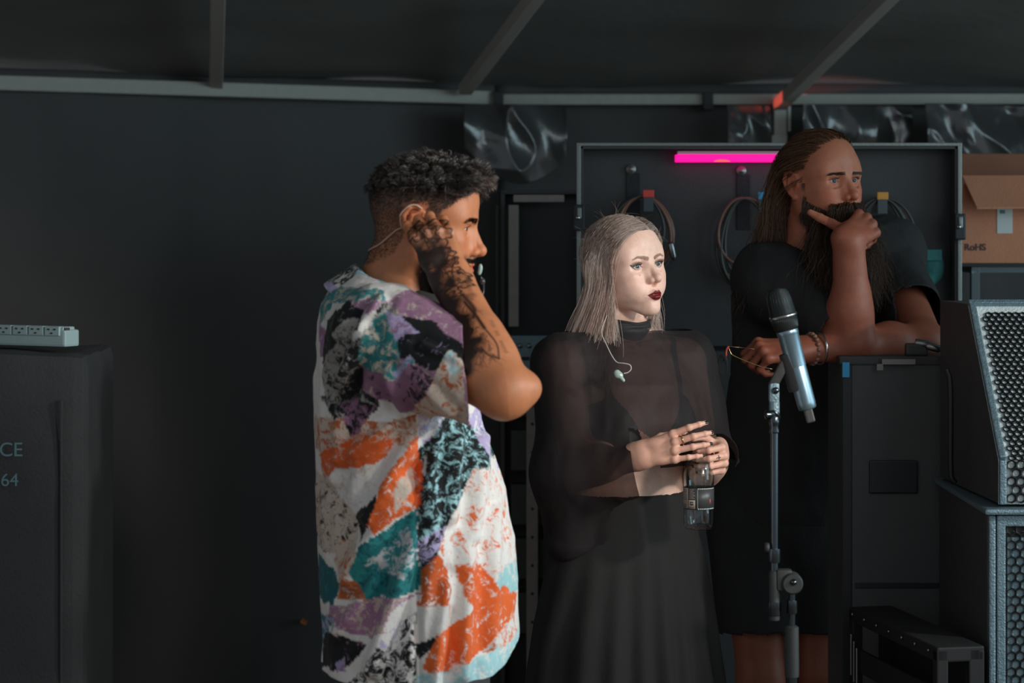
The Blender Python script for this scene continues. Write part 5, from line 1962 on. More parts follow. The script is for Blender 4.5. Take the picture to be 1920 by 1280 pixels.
# the other ear piece hangs loose in front of his chin
M_iem = plain('ear_piece_shell', '#9fb8ac', 0.12, 0.0, 0.6, coat=0.5)
M_blackgloss = plain('black_gloss', '#15171a', 0.25, 0.0, 0.5)
ep = empty('in_ear_monitor', at(902, 512, 4.30), 'small clear in-ear monitor dangling on its lead in front of the beard', 'earphone')
s = Sculpt().U(ell(at(901, 502, 4.30), (0.004, 0.004, 0.008)), 0.003).U(ell(at(899, 511, 4.30), (0.0035, 0.004, 0.005)), 0.004)
v, q = sculpt_mesh(s, h=0.002, sub=0)
adopt(mesh_obj('shell', v, q, M_iem, None, True), ep)
b = MB(); b.tube(bez([at(901, 518, 4.30), at(906, 530, 4.30), at(906, 548, 4.29), at(899, 566, 4.29), at(890, 590, 4.30)], 16), 0.0018, 8)
b.build('cable', M_blackgloss, ep, True)
b = MB(); b.lathe([(0.0, 0), (0.0045, 0.001), (0.005, 0.006), (0.0035, 0.010), (0, 0.0105)], at(903, 522, 4.30), (0.3, -0.2, -1), 14)
b.build('tip', M_blackgloss, ep, True)
# ------------------------------------------------------------------ the patterned shirt


def print_mat(name):
    """cloth with a two-colour print: A with B brushed or speckled through it, S how much"""
    m, nt, b = nmat(name)
    A = nt.nodes.new('ShaderNodeVertexColor'); A.layer_name = 'A'
    B = nt.nodes.new('ShaderNodeVertexColor'); B.layer_name = 'B'
    S = nt.nodes.new('ShaderNodeVertexColor'); S.layer_name = 'S'
    tc = nt.nodes.new('ShaderNodeTexCoord')
    nz = nt.nodes.new('ShaderNodeTexNoise')
    nz.inputs['Scale'].default_value = 52
    nz.inputs['Detail'].default_value = 13
    nz.inputs['Roughness'].default_value = 0.76
    nz.inputs['Distortion'].default_value = 0.6
    nt.links.new(tc.outputs['Object'], nz.inputs['Vector'])
    mr = nt.nodes.new('ShaderNodeMapRange')       # noise spread to about 0..1
    mr.inputs[1].default_value = 0.30; mr.inputs[2].default_value = 0.70
    nt.links.new(nz.outputs['Fac'], mr.inputs[0])
    sub = nt.nodes.new('ShaderNodeMath'); sub.operation = 'SUBTRACT'
    sep = nt.nodes.new('ShaderNodeSeparateColor')
    nt.links.new(S.outputs['Color'], sep.inputs[0])
    nt.links.new(sep.outputs[0], sub.inputs[0])
    nt.links.new(mr.outputs[0], sub.inputs[1])
    sm = nt.nodes.new('ShaderNodeMapRange')
    sm.inputs[1].default_value = -0.09; sm.inputs[2].default_value = 0.11
    nt.links.new(sub.outputs[0], sm.inputs[0])
    mx = nt.nodes.new('ShaderNodeMix'); mx.data_type = 'RGBA'
    nt.links.new(sm.outputs[0], mx.inputs[0])
    nt.links.new(A.outputs['Color'], mx.inputs[6])
    nt.links.new(B.outputs['Color'], mx.inputs[7])
    nt.links.new(mx.outputs[2], b.inputs['Base Color'])
    b.inputs['Roughness'].default_value = 0.78
    b.inputs['Specular IOR Level'].default_value = 0.25
    b.inputs['Sheen Weight'].default_value = 0.08
    wv = nt.nodes.new('ShaderNodeTexNoise'); wv.inputs['Scale'].default_value = 60; wv.inputs['Detail'].default_value = 5
    nt.links.new(tc.outputs['Object'], wv.inputs['Vector'])
    bp = nt.nodes.new('ShaderNodeBump'); bp.inputs['Strength'].default_value = 0.5; bp.inputs['Distance'].default_value = 0.006
    nt.links.new(wv.outputs['Fac'], bp.inputs['Height'])
    nt.links.new(bp.outputs['Normal'], b.inputs['Normal'])
    return m


M_print = print_mat('printed_cotton')
WHT, BLK, ORG, TEA, LIL, MAU, GRY, BLU, BEI, RST, DTE = map(lin, ('#e6e4e0', '#181a1c', '#e8692f', '#2f8f92', '#b9aed6', '#9d7390', '#a3a19c', '#a4d6dc', '#cfc0b2', '#b86034', '#175a60'))


def z2(pts): return [(x / 4.0 + 580, y / 4.0 + 480) for x, y in pts]
def z3(pts): return [(x / 2.56 + 560, y / 2.56 + 780) for x, y in pts]


BODY = [
    (None, WHT, RST, 0.10),
    (z2([(60, 330), (170, 200), (600, 240), (600, 330), (330, 330), (200, 340), (60, 560)]), TEA * 0.9, BEI, 0.35),
    (z2([(290, 330), (480, 300), (640, 330), (420, 420), (300, 420)]), MAU, WHT, 0.3),
    (z2([(60, 480), (120, 560), (90, 760), (40, 760)]), MAU, LIL, 0.3),
    (z2([(150, 470), (300, 320), (460, 400), (420, 520), (250, 640), (80, 800), (90, 620)]), BLK, GRY, 0.18),
    (z2([(180, 560), (300, 480), (330, 500), (220, 600)]), GRY, BLK, 0.3),
    (z2([(90, 800), (330, 460), (430, 470), (330, 640), (240, 860), (250, 1120), (120, 1100)]), GRY, BLK, 0.35),
    (z2([(230, 900), (310, 640), (420, 560), (460, 900), (540, 1090), (380, 1290), (240, 1290), (60, 1040), (120, 1060), (240, 1110)]), BLK, GRY, 0.30),
    (z2([(230, 1110), (360, 1080), (520, 1090), (440, 1200), (300, 1240)]), MAU * 0.8, BLK, 0.45),
    (z3([(60, 0), (580, 0), (580, 120), (330, 90), (130, 190), (60, 180)]), BEI, RST, 0.38),
    (z3([(200, 0), (330, 0), (300, 70), (260, 90)]), BLK, MAU, 0.4),
    (z3([(95, 200), (320, 70), (470, 90), (430, 170), (370, 215), (170, 240), (130, 290)]), ORG * 0.92, BEI, 0.26),
    (z3([(165, 240), (400, 215), (340, 340), (260, 450), (150, 290)]), WHT * 0.95, BEI, 0.3),
    (z3([(60, 290), (140, 285), (285, 470), (280, 610), (200, 690), (60, 640)]), BEI, BLK, 0.30),
    (z3([(200, 600), (290, 600), (260, 760), (200, 790), (150, 700)]), BEI, RST, 0.35),
    (z3([(270, 450), (390, 335), (385, 420), (350, 500), (300, 560)]), BLK, GRY, 0.1),
    (z3([(340, 490), (400, 340), (545, 90), (585, 80), (585, 410), (480, 450), (370, 520)]), ORG, WHT, 0.26),
    (z3([(470, 320), (540, 200), (560, 300), (480, 430)]), BEI, ORG, 0.3),
    (z3([(260, 730), (290, 580), (440, 490), (580, 410), (580, 800), (330, 860), (280, 810)]), TEA * 0.85, DTE, 0.35),
    (z3([(350, 640), (540, 500), (580, 600), (520, 740), (420, 720), (330, 700)]), WHT * (0.85, 0.85, 0.92), TEA, 0.45),
    (z3([(180, 860), (215, 770), (290, 790), (330, 860)]), RST, BEI, 0.3),
    (z3([(80, 680), (200, 790), (160, 910), (80, 900)]), DTE * 1.2, TEA, 0.2),
    (z3([(150, 910), (300, 865), (585, 810), (585, 860), (480, 880), (350, 1040), (230, 1030), (130, 980)]), MAU * 1.15, BEI, 0.35),
    (z3([(80, 960), (160, 970), (150, 1060), (90, 1200)]), TEA * 0.6, LIL, 0.4),
    (z3([(140, 1040), (330, 1080), (260, 1160), (100, 1240)]), BLK, MAU, 0.12),
    (z3([(180, 1170), (235, 1130), (240, 1190), (190, 1210)]), LIL * 0.8, MAU, 0.3),
    (z3([(470, 880), (590, 820), (590, 1300), (200, 1300), (330, 1180), (430, 1000)]), BLK, WHT, 0.42),
    (z3([(480, 870), (590, 810), (590, 880), (500, 960), (440, 1090), (380, 1060)]), WHT, LIL, 0.25),
    # front panel
    (z3([(585, -20), (700, -20), (640, 130), (585, 140)]), LIL, WHT, 0.45),
    (z3([(585, 130), (660, 60), (700, 10), (810, 10), (935, 160), (925, 272), (850, 268), (830, 425), (760, 440), (745, 510), (690, 545), (585, 565)]), BLK, BLU, 0.34),
    (z3([(790, -20), (1010, -20), (1060, 300), (960, 275), (930, 190), (880, 110)]), LIL, WHT, 0.3),
    (z3([(585, 560), (745, 505), (700, 640), (625, 725), (585, 700)]), BLK, LIL, 0.40),
    (z3([(760, 440), (850, 268), (965, 265), (1060, 330), (1075, 560), (1075, 780), (700, 720), (690, 640)]), WHT, ORG, 0.27),
    (z3([(585, 700), (700, 640), (760, 820), (720, 870), (585, 870)]), ORG * 0.75, WHT, 0.28),
    (z3([(585, 865), (760, 850), (740, 1000), (660, 1030), (585, 1060)]), WHT * 0.85, ORG, 0.15),
    (z3([(590, 1050), (720, 990), (640, 1100), (595, 1120)]), BLK, GRY, 0.2),
    (z3([(760, 700), (860, 710), (980, 800), (1040, 880), (1010, 1010), (910, 1080), (830, 1150), (760, 1140), (830, 890)]), ORG, WHT, 0.25),
    (z3([(620, 1170), (700, 1000), (830, 890), (800, 1090), (700, 1200)]), ORG, WHT, 0.22),
    (z3([(920, 1060), (1020, 960), (1060, 1100), (880, 1120)]), WHT, ORG, 0.35),
    (z3([(970, 740), (1100, 700), (1100, 870), (1030, 870), (965, 800)]), BLU * 0.9, WHT, 0.3),
    (z3([(590, 1200), (830, 1150), (920, 1110), (1100, 1060), (1100, 1300), (590, 1300)]), BLU, WHT, 0.35),
    (z3([(700, 1190), (820, 1150), (760, 1230), (640, 1240)]), WHT, BLU, 0.3),
]
SLEEVE = [
    (None, MAU, BEI, 0.25),
    (z2([(300, 400), (480, 330), (640, 330), (700, 420), (600, 480), (420, 560)]), GRY, BLK, 0.45),
    (z2([(380, 600), (450, 500), (620, 380), (700, 560), (750, 700), (650, 900), (540, 890), (410, 820)]), TEA * 0.8, BEI, 0.36),
    (z2([(600, 390), (740, 400), (860, 560), (720, 620), (640, 480)]), LIL, MAU, 0.35),
    (z2([(720, 600), (760, 560), (860, 560), (740, 410), (960, 480), (1170, 640), (1170, 830), (900, 800), (740, 740)]), BLK, LIL, 0.14),
    (z2([(660, 850), (800, 720), (830, 760), (700, 880)]), LIL, TEA, 0.4),
    (z2([(410, 810), (640, 905), (800, 770), (950, 900), (900, 1080), (780, 1180), (640, 1160), (520, 1070)]), MAU * 0.95, BLK, 0.22),
    (z2([(800, 770), (960, 860), (940, 1090), (840, 1110), (760, 940)]), MAU, BLK, 0.42),
    (z2([(930, 900), (1040, 690), (1180, 760), (1180, 1000), (1200, 1240), (760, 1220), (830, 1080)]), BEI, RST, 0.30),
    (z2([(1000, 760), (1060, 690), (1150, 800), (1080, 850)]), BLU, WHT, 0.4),
    (z2([(400, 1120), (640, 1160), (780, 1180), (780, 1240), (400, 1240)]), BEI, RST, 0.42),
]


def inside(px, py, poly):
    r = np.zeros(len(px), bool)
    n = len(poly)
    for i in range(n):
        x0, y0 = poly[i]; x1, y1 = poly[(i + 1) % n]
        if y0 == y1: continue
        c = ((y0 > py) != (y1 > py)) & (px < (x1 - x0) * (py - y0) / (y1 - y0) + x0)
        r ^= c
    return r


def paint_print(V, is_sleeve):
    """cloth coordinates: side view of the shirt, in the units of the pattern pieces above"""
    k = FPX / (YM - 0.12)
    px = V[:, 0] * k + 960
    py = HZ - (V[:, 2] - CAMH) * k
    px = px + 8 * fbm(V, 18, 5, 31)
    py = py + 8 * fbm(V, 18, 5, 57)
    A = np.zeros((len(V), 3)); B = np.zeros((len(V), 3)); S = np.zeros(len(V))
    for lst, m in ((BODY, ~is_sleeve), (SLEEVE, is_sleeve)):
        for poly, a, b, s in lst:
            q = m if poly is None else m & inside(px, py, poly)
            A[q], B[q], S[q] = a, b, s + 0.08
    return {'A': A, 'B': B, 'S': np.repeat(S[:, None], 3, 1)}


prof = [(505, 660, 730), (520, 650, 750), (545, 614, 785), (570, 603, 815), (600, 599, 845), (640, 596, 864), (700, 593, 878), (800, 590, 908), (850, 590, 930), (920, 590, 950),
        (1000, 592, 965), (1100, 597, 973), (1200, 602, 976), (1320, 598, 976)]
wid = [0.05, 0.075, 0.12, 0.155, 0.185, 0.20, 0.205, 0.205, 0.205, 0.208, 0.212, 0.216, 0.22, 0.22]
sh_rows = [(zc(p), xp((l + r) / 2), YM, (r - l) / 2 * YM / FPX, w) for (p, l, r), w in zip(prof, wid)]
shirt_s = Sculpt().U(loft(sh_rows), 0.01)
slv_end = S_r * 0.38 + E_r * 0.62
slv = cone(S_r + (-0.015, 0.012, 0.0), slv_end + (0.065, -0.012, -0.030), 0.094, 0.084)
shirt_s.U(slv, 0.035)
shirt_s.U(cone(S_l + (0, -0.03, 0), S_l * 0.3 + E_l * 0.7, 0.085, 0.08), 0.035)
V, Q = sculpt_mesh(shirt_s, h=0.0075, sub=1, it=1)
slv_t = ((V - S_r) @ unit(E_r - S_r)) / np.linalg.norm(E_r - S_r)
is_slv = (slv[0](V) < 0.012) & (V[:, 1] < YM - 0.10) & (slv_t > 0.02)
N = vnormals(V, Q)
amp = np.where(is_slv, 0.006, 0.0085) * (0.4 + 0.6 * np.clip((1.50 - V[:, 2]) / 0.3, 0, 1))
Vf = cloth_folds(V, N, amp, 13.0, 3, (1.0, 1.0, 0.22))
Vf = cloth_folds(Vf, N, 0.0028, 30.0, 9, (0.9, 0.9, 0.5))
# side seam and drapes from the belly
k_ = FPX / (YM - 0.12)
pxv = V[:, 0] * k_ + 960
pyv = HZ - (V[:, 2] - CAMH) * k_
near_side = V[:, 1] < YM
low = np.clip((pyv - 800) / 120, 0, 1) * near_side
Vf -= N * (low * 0.010 * np.exp(-((pxv - 788) / 7) ** 2))[:, None]
Vf += N * (low * 0.010 * np.exp(-((pxv - 812) / 18) ** 2))[:, None]
for (x0, y0, x1, y1, wv, am) in [(770, 830, 690, 960, 16, 0.012), (760, 900, 650, 1080, 18, 0.010), (780, 1000, 700, 1240, 16, 0.012), (860, 820, 850, 960, 14, 0.008),
                                 (880, 1000, 870, 1250, 14, 0.007), (930, 960, 925, 1200, 10, 0.006), (830, 800, 800, 900, 9, 0.007), (905, 830, 900, 1000, 12, 0.006), (740, 790, 640, 860, 12, 0.007), (700, 1080, 640, 1180, 12, 0.008), (660, 660, 620, 900, 12, 0.007), (840, 1080, 820, 1260, 12, 0.008), (690, 620, 640, 720, 14, 0.010),
                                 (720, 560, 650, 640, 10, 0.008), (735, 690, 760, 770, 10, 0.008), (800, 640, 860, 660, 8, 0.004), (790, 700, 850, 760, 9, 0.004)]:
    d, t = seg_dist(pxv, pyv, [(x0, y0), (x1, y1)])
    Vf += N * (near_side * 1.5 * am * (np.exp(-(d / wv) ** 2) - 0.6 * np.exp(-((d - wv * 1.8) / wv) ** 2)))[:, None]
# neck opening
n0 = m_R @ np.array((-0.022, 0, -0.045)) + m_t
n1 = m_R @ np.array((-0.066, 0, -0.21)) + m_t
nd, _ = cone(n0, n1 + (n1 - n0) * 0.3, 0.078, 0.092)[0:2]
frontv = (V[:, 0] > xp(790)) & (np.abs(V[:, 1] - YM) < 0.05) & (pyv < 700)
cols = paint_print(Vf, is_slv)
hem = 1262 + 16 * np.exp(-((pxv - 800) / 60) ** 2) - 0.0099 * np.clip(pxv - 905, 0, 99) ** 2 + 10 * np.exp(-((pxv - 660) / 60) ** 2)
lf_ = loft(sh_rows)[0](V)
only_slv = (lf_ > 0.006) & (V[:, 1] < YM) & (pxv > 800)
big = np.ones(len(V))
g_neck = nd(V)
g_front = np.where((V[:, 0] > xp(770)) & (pyv < 700), np.abs(V[:, 1] - YM) - (700 - pyv) * 0.0006, big)
g_hem = (hem - pyv) / 1000
g_slv = np.where(only_slv, (872 + (pyv - 640) * 0.06 + 3 * noise(V, 25, 3) - pxv) / 1000, big)
g_left = np.where((cone(S_l, E_l, 0.10, 0.10)[0](V) < 0) & (lf_ > 0.006) & (V[:, 1] > YM + 0.1), 0.64 * np.linalg.norm(E_l - S_l) - (V - S_l) @ unit(E_l - S_l), big)
sv, sq, u = trim(Vf, Q, [g_neck, g_front, g_hem, g_slv, g_left])
shirt = mesh_obj('shirt', sv, sq, M_print, None, True, {kk: c[u] for kk, c in cols.items()})
solid(shirt, 0.002)
tag(adopt(shirt, man), 'short-sleeved shirt with a torn-paper print in white, orange, teal, lilac and black')

# camp collar
cc = at(750, 570, YM)
fx = unit(np.array((205, 0, -100.0)))
nx = unit(np.array((100.0, 0, 205)))
rows_c = [(0.84, -0.012), (0.86, 0.014), (0.90, 0.026), (0.97, 0.026), (1.08, 0.006), (1.20, -0.016), (1.28, -0.030)]
nseg = 96
CV = []
for (rs, hh) in rows_c:
    for k in range(nseg):
        a = 2 * PI * k / nseg
        open_ = math.exp(-((min(a, 2 * PI - a)) / 0.30) ** 2)
        wob = 0.004 * math.sin(5 * a + rs * 4)
        CV.append(cc + fx * (0.108 * rs * math.cos(a) + 0.02 * (math.cos(a) > 0) * math.cos(a)) + np.array((0, 1, 0)) * 0.092 * rs * math.sin(a) + nx * (hh + wob - 0.03 * open_))
CV = np.array(CV)
for _ in range(2):
    CV = quad_subdiv(CV, np.zeros((0, 4), int))[0] if False else CV
CQ = []
for i in range(len(rows_c) - 1):
    for k in range(nseg):
        a = 2 * PI * k / nseg
        if min(a, 2 * PI - a) < 0.10: continue
        k2 = (k + 1) % nseg
        CQ.append((i * nseg + k, i * nseg + k2, (i + 1) * nseg + k2, (i + 1) * nseg + k))
CV, CQ = quad_subdiv(CV, np.array(CQ)); CV, CQ = quad_subdiv(CV, CQ)
CV = CV + noise(CV, 40, 4)[:, None] * 0.0015
cp = paint_print(CV, np.zeros(len(CV), bool))
q = fbm(CV, 9, 3, 71)
hh_ = (CV - cc) @ nx
top_c = hh_ > 0.002
for sel, (a, b_, s_) in ((q < -0.15, (BLK, WHT, 0.45)), ((q >= -0.15) & (q < 0.35), (BLU * 0.95, BLK, 0.38)), (q >= 0.35, (LIL * 0.8, BLK, 0.3))):
    cp['A'][sel], cp['B'][sel], cp['S'][sel] = a, b_, s_
edge = hh_ < -0.018
cp['A'][edge & (CV[:, 0] > xp(720))] = ORG; cp['B'][edge] = WHT; cp['S'][edge] = 0.4
cp['A'][edge & (CV[:, 0] <= xp(720))] = LIL
collar = mesh_obj('collar', CV, CQ, M_print, None, True, cp)
solid(collar, 0.002, 0)
collar.parent = shirt

# dark layer filling the neck opening inside the shirt
us = Sculpt().U(loft([(1.20, xp(766), YM, 0.128, 0.178), (1.30, xp(758), YM, 0.126, 0.178), (1.40, xp(754), YM, 0.118, 0.165), (1.46, xp(752), YM, 0.108, 0.12), (1.50, xp(756), YM, 0.095, 0.085), (1.56, xp(765), YM, 0.080, 0.070)]), 0.02)
v, q = sculpt_mesh(us, h=0.01, sub=0)
v, q, _ = trim(v, q, [1.548 - v[:, 2] - 0.30 * np.abs(v[:, 0] - xp(790)), v[:, 2] - 1.22])
M_neck_layer = plain('black_neck_layer', '#0c0c0e', 0.85, 0, 0.2, black_lift=0.5)
tag(adopt(mesh_obj('neck_layer', v, q, M_neck_layer, None, True), man), 'black layer filling the open collar')

# trousers and shoes
M_blackcloth = plain('black_cloth', '#1b1c1e', 0.85, 0, 0.25, 0.2, 12, 0.2, 90)
M_rubber = plain('black_rubber', '#161719', 0.6, 0, 0.4)
tr = Sculpt()
tr.U(loft([(0.74, xp(778), YM, 0.135, 0.19), (0.86, xp(778), YM, 0.135, 0.185), (1.0, xp(778), YM, 0.13, 0.175)]), 0.02)
for s in (-1, 1):
    tr.U(cone((xp(778), YM + s * 0.095, 0.82), (xp(785), YM + s * 0.10, 0.48), 0.095, 0.078), 0.03)
    tr.U(cone((xp(785), YM + s * 0.10, 0.48), (xp(775), YM + s * 0.10, 0.10), 0.078, 0.066), 0.03)
v, q = sculpt_mesh(tr, h=0.014, sub=1)
v = cloth_folds(v, vnormals(v, q), 0.006, 12, 5)
adopt(mesh_obj('trousers', v, q, M_blackcloth, None, True), man)
for s in (-1, 1):
    shoe(man, np.array((xp(775), YM + s * 0.10, 0.0)), -s * -0.08, M_rubber, M_rubber)
# ------------------------------------------------------------------ blonde woman in black
skin_pale = lin('#ecc4b2')
M_pale = skin_mat('pale_skin', 0.45, 0.15)
YW = 5.25
w_yaw = -PI / 2 + math.radians(27)
w_o = np.array((at(1176, 0, YW)[0], YW, 0.0))
woman = empty('person', tuple(w_o), 'blonde woman in a sheer black high-neck top and black trousers clasping a water bottle', 'person')
wR = rot_zyx(w_yaw)
wsc = 0.94
w_hR = rot_zyx(-PI / 2 + math.radians(40), math.radians(6), math.radians(5))
w_t = at(1169, 503, YW)
EYW = 0.0330
head_w = head_sculpt(jaw=0.88, brow=0.80, nose=0.98, lips=1.10, neck=0.043, chin=0.92, eye=1.04, lid=0.98, cheek=1.0, noseup=0.0055, ey=EYW, age=0.0, tilt=0.13, neckdir=(-0.062, 0, -0.21))
bw = Sculpt()
bw.U(placed(head_w, w_hR, w_t, wsc), 0.01)
tw = Sculpt()
tw.U(loft([(0.80, 0, 0, 0.11, 0.17), (0.90, 0, 0, 0.118, 0.178), (1.0, 0, 0, 0.108, 0.158), (1.07, 0.002, 0, 0.094, 0.130), (1.15, 0, 0, 0.092, 0.126), (1.24, 0, 0, 0.100, 0.140),
           (1.32, -0.005, 0, 0.095, 0.148), (1.375, -0.012, 0, 0.072, 0.130), (1.415, -0.02, 0, 0.05, 0.075), (1.45, -0.02, 0, 0.045, 0.05)]), 0.02)
tw.sym(lambda q: ell((0.070, q * 0.062, 1.235), (0.050, 0.058, 0.056)), 0.03)
tw.sym(lambda q: cone((-0.012, q * 0.04, 1.405), (-0.014, q * 0.150, 1.372), 0.030, 0.040), 0.03)
tw.sym(lambda q: cone((0.045, q * 0.012, 1.405), (0.010, q * 0.13, 1.405), 0.007, 0.006), 0.012)
bw.U(placed(tw, wR, w_o), 0.03)
loc = lambda x, y, z: wR @ np.array((x, y, z)) + w_o
SwR, SwL = loc(-0.012, -0.158, 1.358), loc(-0.012, 0.158, 1.358)
EwR = at(1086, 884, 5.14)
WwR = at(1203, 853, 5.04)
EwL = at(1322, 880, 5.28)
bx_, by_ = at(1310, 0, 5.03)[0], 5.03        # the bottle she holds
WwL = at(1348, 846, 5.13)
hwR = hand(bw, WwR, at(1264, 834, 5.005) - WwR, (0.12, -0.95, 0.25), True,
           [(10, 24, 16), (14, 26, 16), (16, 26, 16), (12, 22, 14)], 0.86, [(0.5, 0.35, -0.85), (0.95, -0.05, -0.4), (1.0, -0.1, -0.15)], 0.88, 0.10)
forearm(bw, EwR, WwR, hwR['b'], hwR['s'], 0.036, 0.021)
bw.U(cone(SwR, EwR, 0.042, 0.034), 0.025)
hwL = hand(bw, WwL, (0.05, -1.0, -0.08), (1.0, 0.05, 0.1), False,
           [(55, 58, 20), (58, 58, 22), (60, 58, 22), (62, 55, 22)], 0.84, [(0.5, 0.6, -0.6), (0.75, 0.25, -0.6), (0.7, 0.0, -0.7)], 0.88, 0.03)
forearm(bw, EwL, WwL, hwL['b'], hwL['s'], 0.036, 0.021)
bw.U(cone(SwL, EwL, 0.042, 0.034), 0.025)


def near_hands(c, r=0.10):
    return (np.linalg.norm(c - (WwR + hwR['d'] * 0.06), axis=1) < r) | (np.linalg.norm(c - (WwL + hwL['d'] * 0.05), axis=1) < r * 0.8)


def wl(P): return head_loc(P, w_hR, w_t, wsc)


def w_face(c):
    L = wl(c)
    return (L[:, 0] > 0.02) & (L[:, 2] > -0.125) & (L[:, 2] < 0.085) & (np.abs(L[:, 1]) < 0.075)


V, FQ = sculpt_mesh(bw, h=0.0045, masks=[lambda c: (np.linalg.norm(c - w_t, axis=1) < 0.16) | near_hands(c, 0.11), lambda c: w_face(c) | near_hands(c, 0.10)])
L = wl(V)
isH = np.linalg.norm(L, axis=1) < 0.2
C = np.tile(skin_pale, (len(V), 1)) * (1 + 0.04 * fbm(V, 25, 3, 8))[:, None]
fcw = face_colour(L, skin_pale, lin('#6d0f16'), lin('#6a4936'), 0.30, 0.0047, 1.0, 1.06, browz=0.0178, arch=0.0030, ey=EYW)
for (y, z) in ((-0.033, -0.0205), (0.034, -0.0185)):     # beauty marks
    fcw = mixc(fcw, lin('#2a1a16'), soft(np.hypot(L[:, 1] - y, L[:, 2] - z) - 0.0010, 0.0008) * (L[:, 0] > 0.03))
fcw = mixc(fcw, lin('#6b4f42'), 0.6 * soft(np.interp(L[:, 0], [-0.12, -0.06, 0.0, 0.02, 0.035, 0.05, 0.065, 0.075, 0.085, 0.12], [-0.075, -0.06, -0.02, 0.0, 0.012, 0.032, 0.052, 0.066, 0.078, 0.11]) - L[:, 2] + 0.004, 0.006))  # scalp tinted towards the dark roots, hair-root shade put into its colour
C[isH] = fcw[isH]
hsk = near_hands(V, 0.12) & ~isH
C[hsk] *= (1.0, 0.86, 0.80)
C = nail_colour(V, C, [hwR, hwL], lin('#08090b'))
# small cross inked on the left middle finger
pp = (hwL['J'][1][0] + hwL['J'][1][1]) / 2
q = V - pp
cx_, cz_ = q @ unit(hwL['J'][1][1] - hwL['J'][1][0]), q @ hwL['s']
ink = (np.linalg.norm(q, axis=1) < 0.016) & (((np.abs(cx_) < 0.0065) & (np.abs(cz_) < 0.0011)) | ((np.abs(cz_) < 0.0045) & (np.abs(cx_ + 0.001) < 0.0011)))
C[ink] = lin('#1a1c22')
adopt(mesh_obj('body', V, FQ, M_pale, None, True, C), woman)
body_w = (V, FQ)
person_eyes(woman, w_hR, w_t, wsc, '#46626b', (-0.08, -0.02), M_eye, EYW)

# hair: parted, straight, past the shoulder
hv, hq = sculpt_mesh(head_w, (-0.12, -0.10, -0.10), (0.13, 0.10, 0.14), 0.005, 1)
wl_x = [-0.12, -0.06, 0.0, 0.02, 0.035, 0.05, 0.065, 0.075, 0.085, 0.12]
wl_z = [-0.075, -0.06, -0.02, 0.0, 0.012, 0.032, 0.052, 0.066, 0.078, 0.11]
scalp = lambda c: (c[:, 2] > np.interp(c[:, 0], wl_x, wl_z)) & ~((np.abs(c[:, 1]) > 0.0725) & (c[:, 2] < 0.03))
S, N = scatter(hv, hq, scalp, 17000, 21)
gw = np.random.default_rng(22)
PART = 0.016
sd_ = np.where(S[:, 1] > PART, 1.0, -1.0)
near_part = np.exp(-(np.abs(S[:, 1] - PART) / 0.05) ** 2)
Jt = gw.normal(0, 0.045, S.shape) + 0.16 * np.stack([noise(S, 70, 41), noise(S, 70, 42), 0 * S[:, 0]], 1)
wphase = 6 * noise(S, 25, 4)
down = (w_hR.T @ np.array((0, 0, -1.0)))
left_l = (w_hR.T @ np.array((-1.0, 0.1, 0)))
body_l = lambda P: np.minimum(head_w(P), 1.0)
m_ = 24
nlen = np.where(sd_ < 0, 0.345, 0.27) * (1 - 0.10 * np.clip((S[:, 0] - 0.03) / 0.06, 0, 1)) * (0.92 + 0.16 * gw.random(len(S))) + 0.05 * np.clip(S[:, 2] / 0.1, -0.5, 1)
back = np.clip((0.02 - S[:, 0]) / 0.10, 0, 1)
fr_ = np.clip((S[:, 0] - 0.03) / 0.06, 0, 1)


def wdir(P, t, S0):
    over = np.clip(1 - t * 3.0, 0, 1)
    side = np.stack([np.full(len(P), -0.42), sd_ * 1.0, np.full(len(P), -0.02)], 1)
    k = over * np.clip((P[:, 2] - 0.02) / 0.06, 0, 1)
    hang = down + np.stack([np.where(P[:, 2] > -0.06, -0.42 * fr_, -0.16 - 0.10 * back), -0.10 * sd_ * (P[:, 2] < 0.0), np.zeros(len(P))], 1) + left_l * (0.30 * np.clip(-P[:, 2] / 0.05, 0, 1) * (0.4 + 0.6 * back) * (sd_ < 0))[:, None]
    wave = np.stack([np.sin(wphase + t * 9), np.cos(wphase + t * 7), np.zeros(len(P))], 1) * (0.05 + 0.10 * t + 0.12 * t * (sd_ > 0))[:, None]
    return side * k[:, None] + hang * (1 - k)[:, None] + Jt + wave


def collide(P):
    Wd = P * wsc @ w_hR.T + w_t
    return np.minimum(head_w(P), bw_low(Wd) / wsc)


bw_low = Sculpt().U(placed(tw, wR, w_o), 0.01).U(cone(SwR, EwR, 0.058, 0.06), 0.01).U(cone(SwL, EwL, 0.05, 0.05), 0.01)
lift = 0.0016 + 0.0075 * gw.random(len(S)) ** 1.3
PW = grow(collide, S - N * 0.001, N, nlen / (m_ - 1), m_, wdir, lift, 0.35, lambda P, t: 0.75 * np.clip((P[:, 2] + 0.045) / 0.03, 0, 1))
clump = gw.random(len(S))
root_dark = np.exp(-np.linspace(0, 1, m_) * 7)[None, :, None] * np.clip(1.2 * near_part, 0.35, 1)[:, None, None]
tone = np.clip(0.52 + 0.75 * noise(S * (1, 1, 0.5), 110, 6) + 0.25 * gw.normal(size=len(S)), 0, 1)[:, None, None]
cw = lin('#cda48f') * (1 - tone) + lin('#fff3ea') * tone
cw = cw * (1 - 0.72 * root_dark) + lin('#4a352b') * (0.72 * root_dark)
aw = strands(PW, 0.00040 + 0.00022 * gw.random(len(S)), np.broadcast_to(cw, PW.shape).copy())
# under layer so the scalp never shows
tag(hair_object('hair', [aw], w_hR, w_t, wsc, woman, M_hair), 'long straight ash-blonde hair with darker roots')
